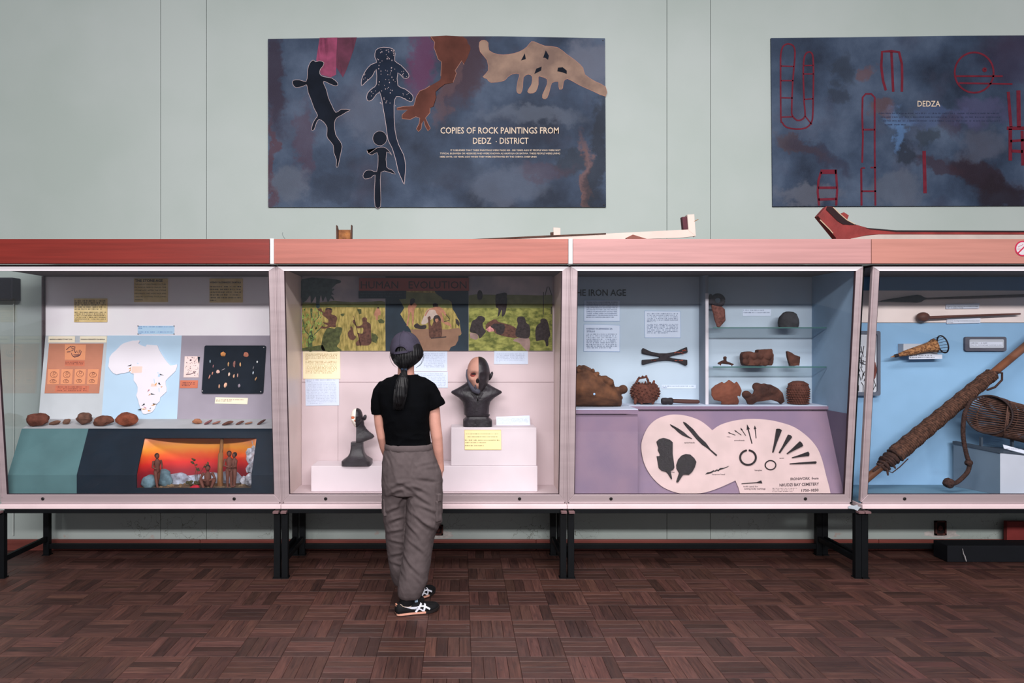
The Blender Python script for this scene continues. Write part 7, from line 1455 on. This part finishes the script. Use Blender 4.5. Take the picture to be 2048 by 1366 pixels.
# keep the face clear
rs = random.Random(31)
hair_me = remesh(hr, .004, 4, lambda c, n: .0022*math.sin(math.atan2(c.x-hc.x, -(c.y-hc.y)+.02)*46+2.5*noise.noise(c*14))*max(0, min(1, (hc.z+.03-c.z)/.03)))
for v in hair_me.vertices:
    q = hR.transposed() @ (v.co-hc)
    if q.y > .025: v.co -= hR @ V(0, (q.y-.025)*.9, 0)
hair = robj('hair', hair_me, HAIR, person); hair['label'] = 'black hair tied in a low ponytail'
strd = MB()
for k in range(70):
    a = math.radians(-48+96*k/69)
    st_ = hc+V(math.sin(a)*.093*1.02, -math.cos(a)*.104, .004-.0013*abs(k-34.5)+rs.uniform(-.004, .004)); en_ = P(808+rs.uniform(-3, 3), 740, 3.995)
    md = (st_+en_)/2+V(math.sin(a)*.008, -math.cos(a)*.008, -.002); strd.tube([st_, st_.lerp(md, .55)+V(math.sin(a)*.006, -math.cos(a)*.006, 0), md, en_], [.0012, .0018, .0018, .001], 5)
for pts in ([(846, 703), (847.5, 714), (846, 722), (841, 730), (832, 735.5)], [(780.5, 703), (779, 712), (781, 722), (786, 730), (793, 735)], [(846, 706), (846, 716), (842, 727), (836, 733)], [(781, 706), (780, 716), (784, 726), (790, 733)]): strd.tube([P(a, b, 4.06) for a, b in pts], .0011 if pts[0][0] > 800 else .0006, 5)
obj('hair_strands', strd, HAIR, hair, smooth=60, kind='stuff')
pt = MB()
pt.tube([P(808, 740, 3.99), P(807.5, 748, 3.965), P(805, 760, 3.94), P(803, 775, 3.925), P(801, 792, 3.92), P(798, 806, 3.922), P(795, 818, 3.93)], [.014, .020, .033, .038, .036, .026, .008], 16, squash=.95)
pony_me = remesh(pt, .0042, 3, lambda c, n: .0022*math.sin(math.atan2(c.x-XP(803, 3.93), -(c.y-3.94))*18+3.5*noise.noise(V(c.x*20, c.y*20, c.z*9))))
pony = robj('ponytail', pony_me, HAIR, hair)
ps = MB()
for k in range(90):
    a = rs.uniform(-1, 1); b = rs.uniform(-1, 1); e = rs.uniform(.75, 1.12)
    ps.tube([P(808+a*3, 742, 3.985), P(805+a*12, 760, 3.937-.012*(1-a*a)-.008*abs(b)), P(802+a*13.5, 780, 3.915-.016*(1-a*a)), P(799.5+a*13, 798*1+rs.uniform(-2, 2), 3.908-.010*(1-a*a)), P(797+a*10+b*3, 806+e*13, 3.918)], [.0012, .0018, .0018, .0015, .0006], 5)
obj('ponytail_strands', ps, HAIR, hair, smooth=60, kind='stuff')
obj('hair_tie', MB().lathe(P(808, 740.5, 3.99), [(.012, -.012), (.018, -.008), (.0185, 0), (.018, .008), (.012, .012)], 16, (0, -.35, 1)), M('navy_hair_tie', (28, 42, 62), .8, .1, 30, .1), hair, smooth=60)
cR = Matrix.Rotation(math.radians(-13), 3, 'Z') @ Matrix.Rotation(math.radians(-7), 3, 'Y') @ Matrix.Rotation(math.radians(5), 3, 'X')
c0 = P(812, 703, 4.068)
nu, nv = 64, 20; gv = []
def capp(th, ph, k=1.0):
    x, y, z_ = .0845*math.cos(th)*math.cos(ph)**.9, .106*math.sin(th)*math.cos(ph)**.9, .110*math.sin(ph)
    return c0+cR @ (V(x, y, z_)*k)
cp = MB(); idx = {}
def opening(th, ph):      # arch-shaped opening over the strap at the back
    dx = ((th+math.pi/2+math.pi) % (2*math.pi)-math.pi)
    return (dx/.46)**2+(ph/.36)**2 < 1
for i in range(nv+1):
    for j in range(nu):
        ph = math.pi/2*.995*i/nv; th = 2*math.pi*j/nu; idx[i, j] = len(cp.v); cp.v.append(capp(th, ph, 1+.004*(abs((th*3/math.pi) % 1-.5) > .47)))
for i in range(nv):
    for j in range(nu):
        j2 = (j+1) % nu; thc = 2*math.pi*(j+.5)/nu; phc = math.pi/2*(i+.5)/nv
        if not opening(thc, phc): cp.f.append((idx[i, j], idx[i, j2], idx[i+1, j2], idx[i+1, j]))
cap = obj('cap', cp, CAPM, person, smooth=180); cap['label'] = 'charcoal baseball cap with an open back and strap'
sm = cap.modifiers.new('thick', 'SOLIDIFY'); sm.thickness = .0035; sm.offset = 1
obj('opening_binding', MB().tube([capp(-math.pi/2+.46*math.cos(a), .36*math.sin(a), 1.02) for a in [math.pi*k/20 for k in range(21)]], .0030, 6), CAPM, cap, smooth=180)
obj('strap', MB().loft([[capp(-math.pi/2+th_, ph_, k_) for ph_, k_ in ((-.015, 1.0), (.10, 1.0), (.10, 1.025), (-.015, 1.025))] for th_ in [-.6+1.2*k/14 for k in range(15)]]), CAPM, cap, smooth=40)
obj('seam', MB().tube([capp(-math.pi/2, ph_, 1.032) for ph_ in [.38+1.15*k/10 for k in range(11)]], .0012, 5).tube([capp(-math.pi/2+1.05, ph_, 1.03) for ph_ in [.02+1.5*k/12 for k in range(13)]], .0012, 5).tube([capp(-math.pi/2-1.05, ph_, 1.03) for ph_ in [.02+1.5*k/12 for k in range(13)]], .0012, 5), M('cap_stitch', (44, 42, 56), .9, .1, 30, 0), cap, smooth=60)
obj('button', MB().ell(capp(0, math.pi/2*.99, 1.03), (.008, .008, .005), 10, 8), CAPM, cap, smooth=180)
brim = MB(); rows_ = []
for i in range(7):
    u = i/6; rows_.append([c0+cR @ V(math.sin(a)*(.0845+.004*u), math.cos(a)*.106+u*.062*math.cos(a*.95)**1.0, .004-.016*abs(math.sin(a))**2*u-.010*u) for a in [math.radians(-72+144*k/20) for k in range(21)]])
brim.loft(rows_, cap=False, closed=False)
bo = obj('brim', brim, CAPM, cap, smooth=180); bo.modifiers.new('thick', 'SOLIDIFY').thickness = .004
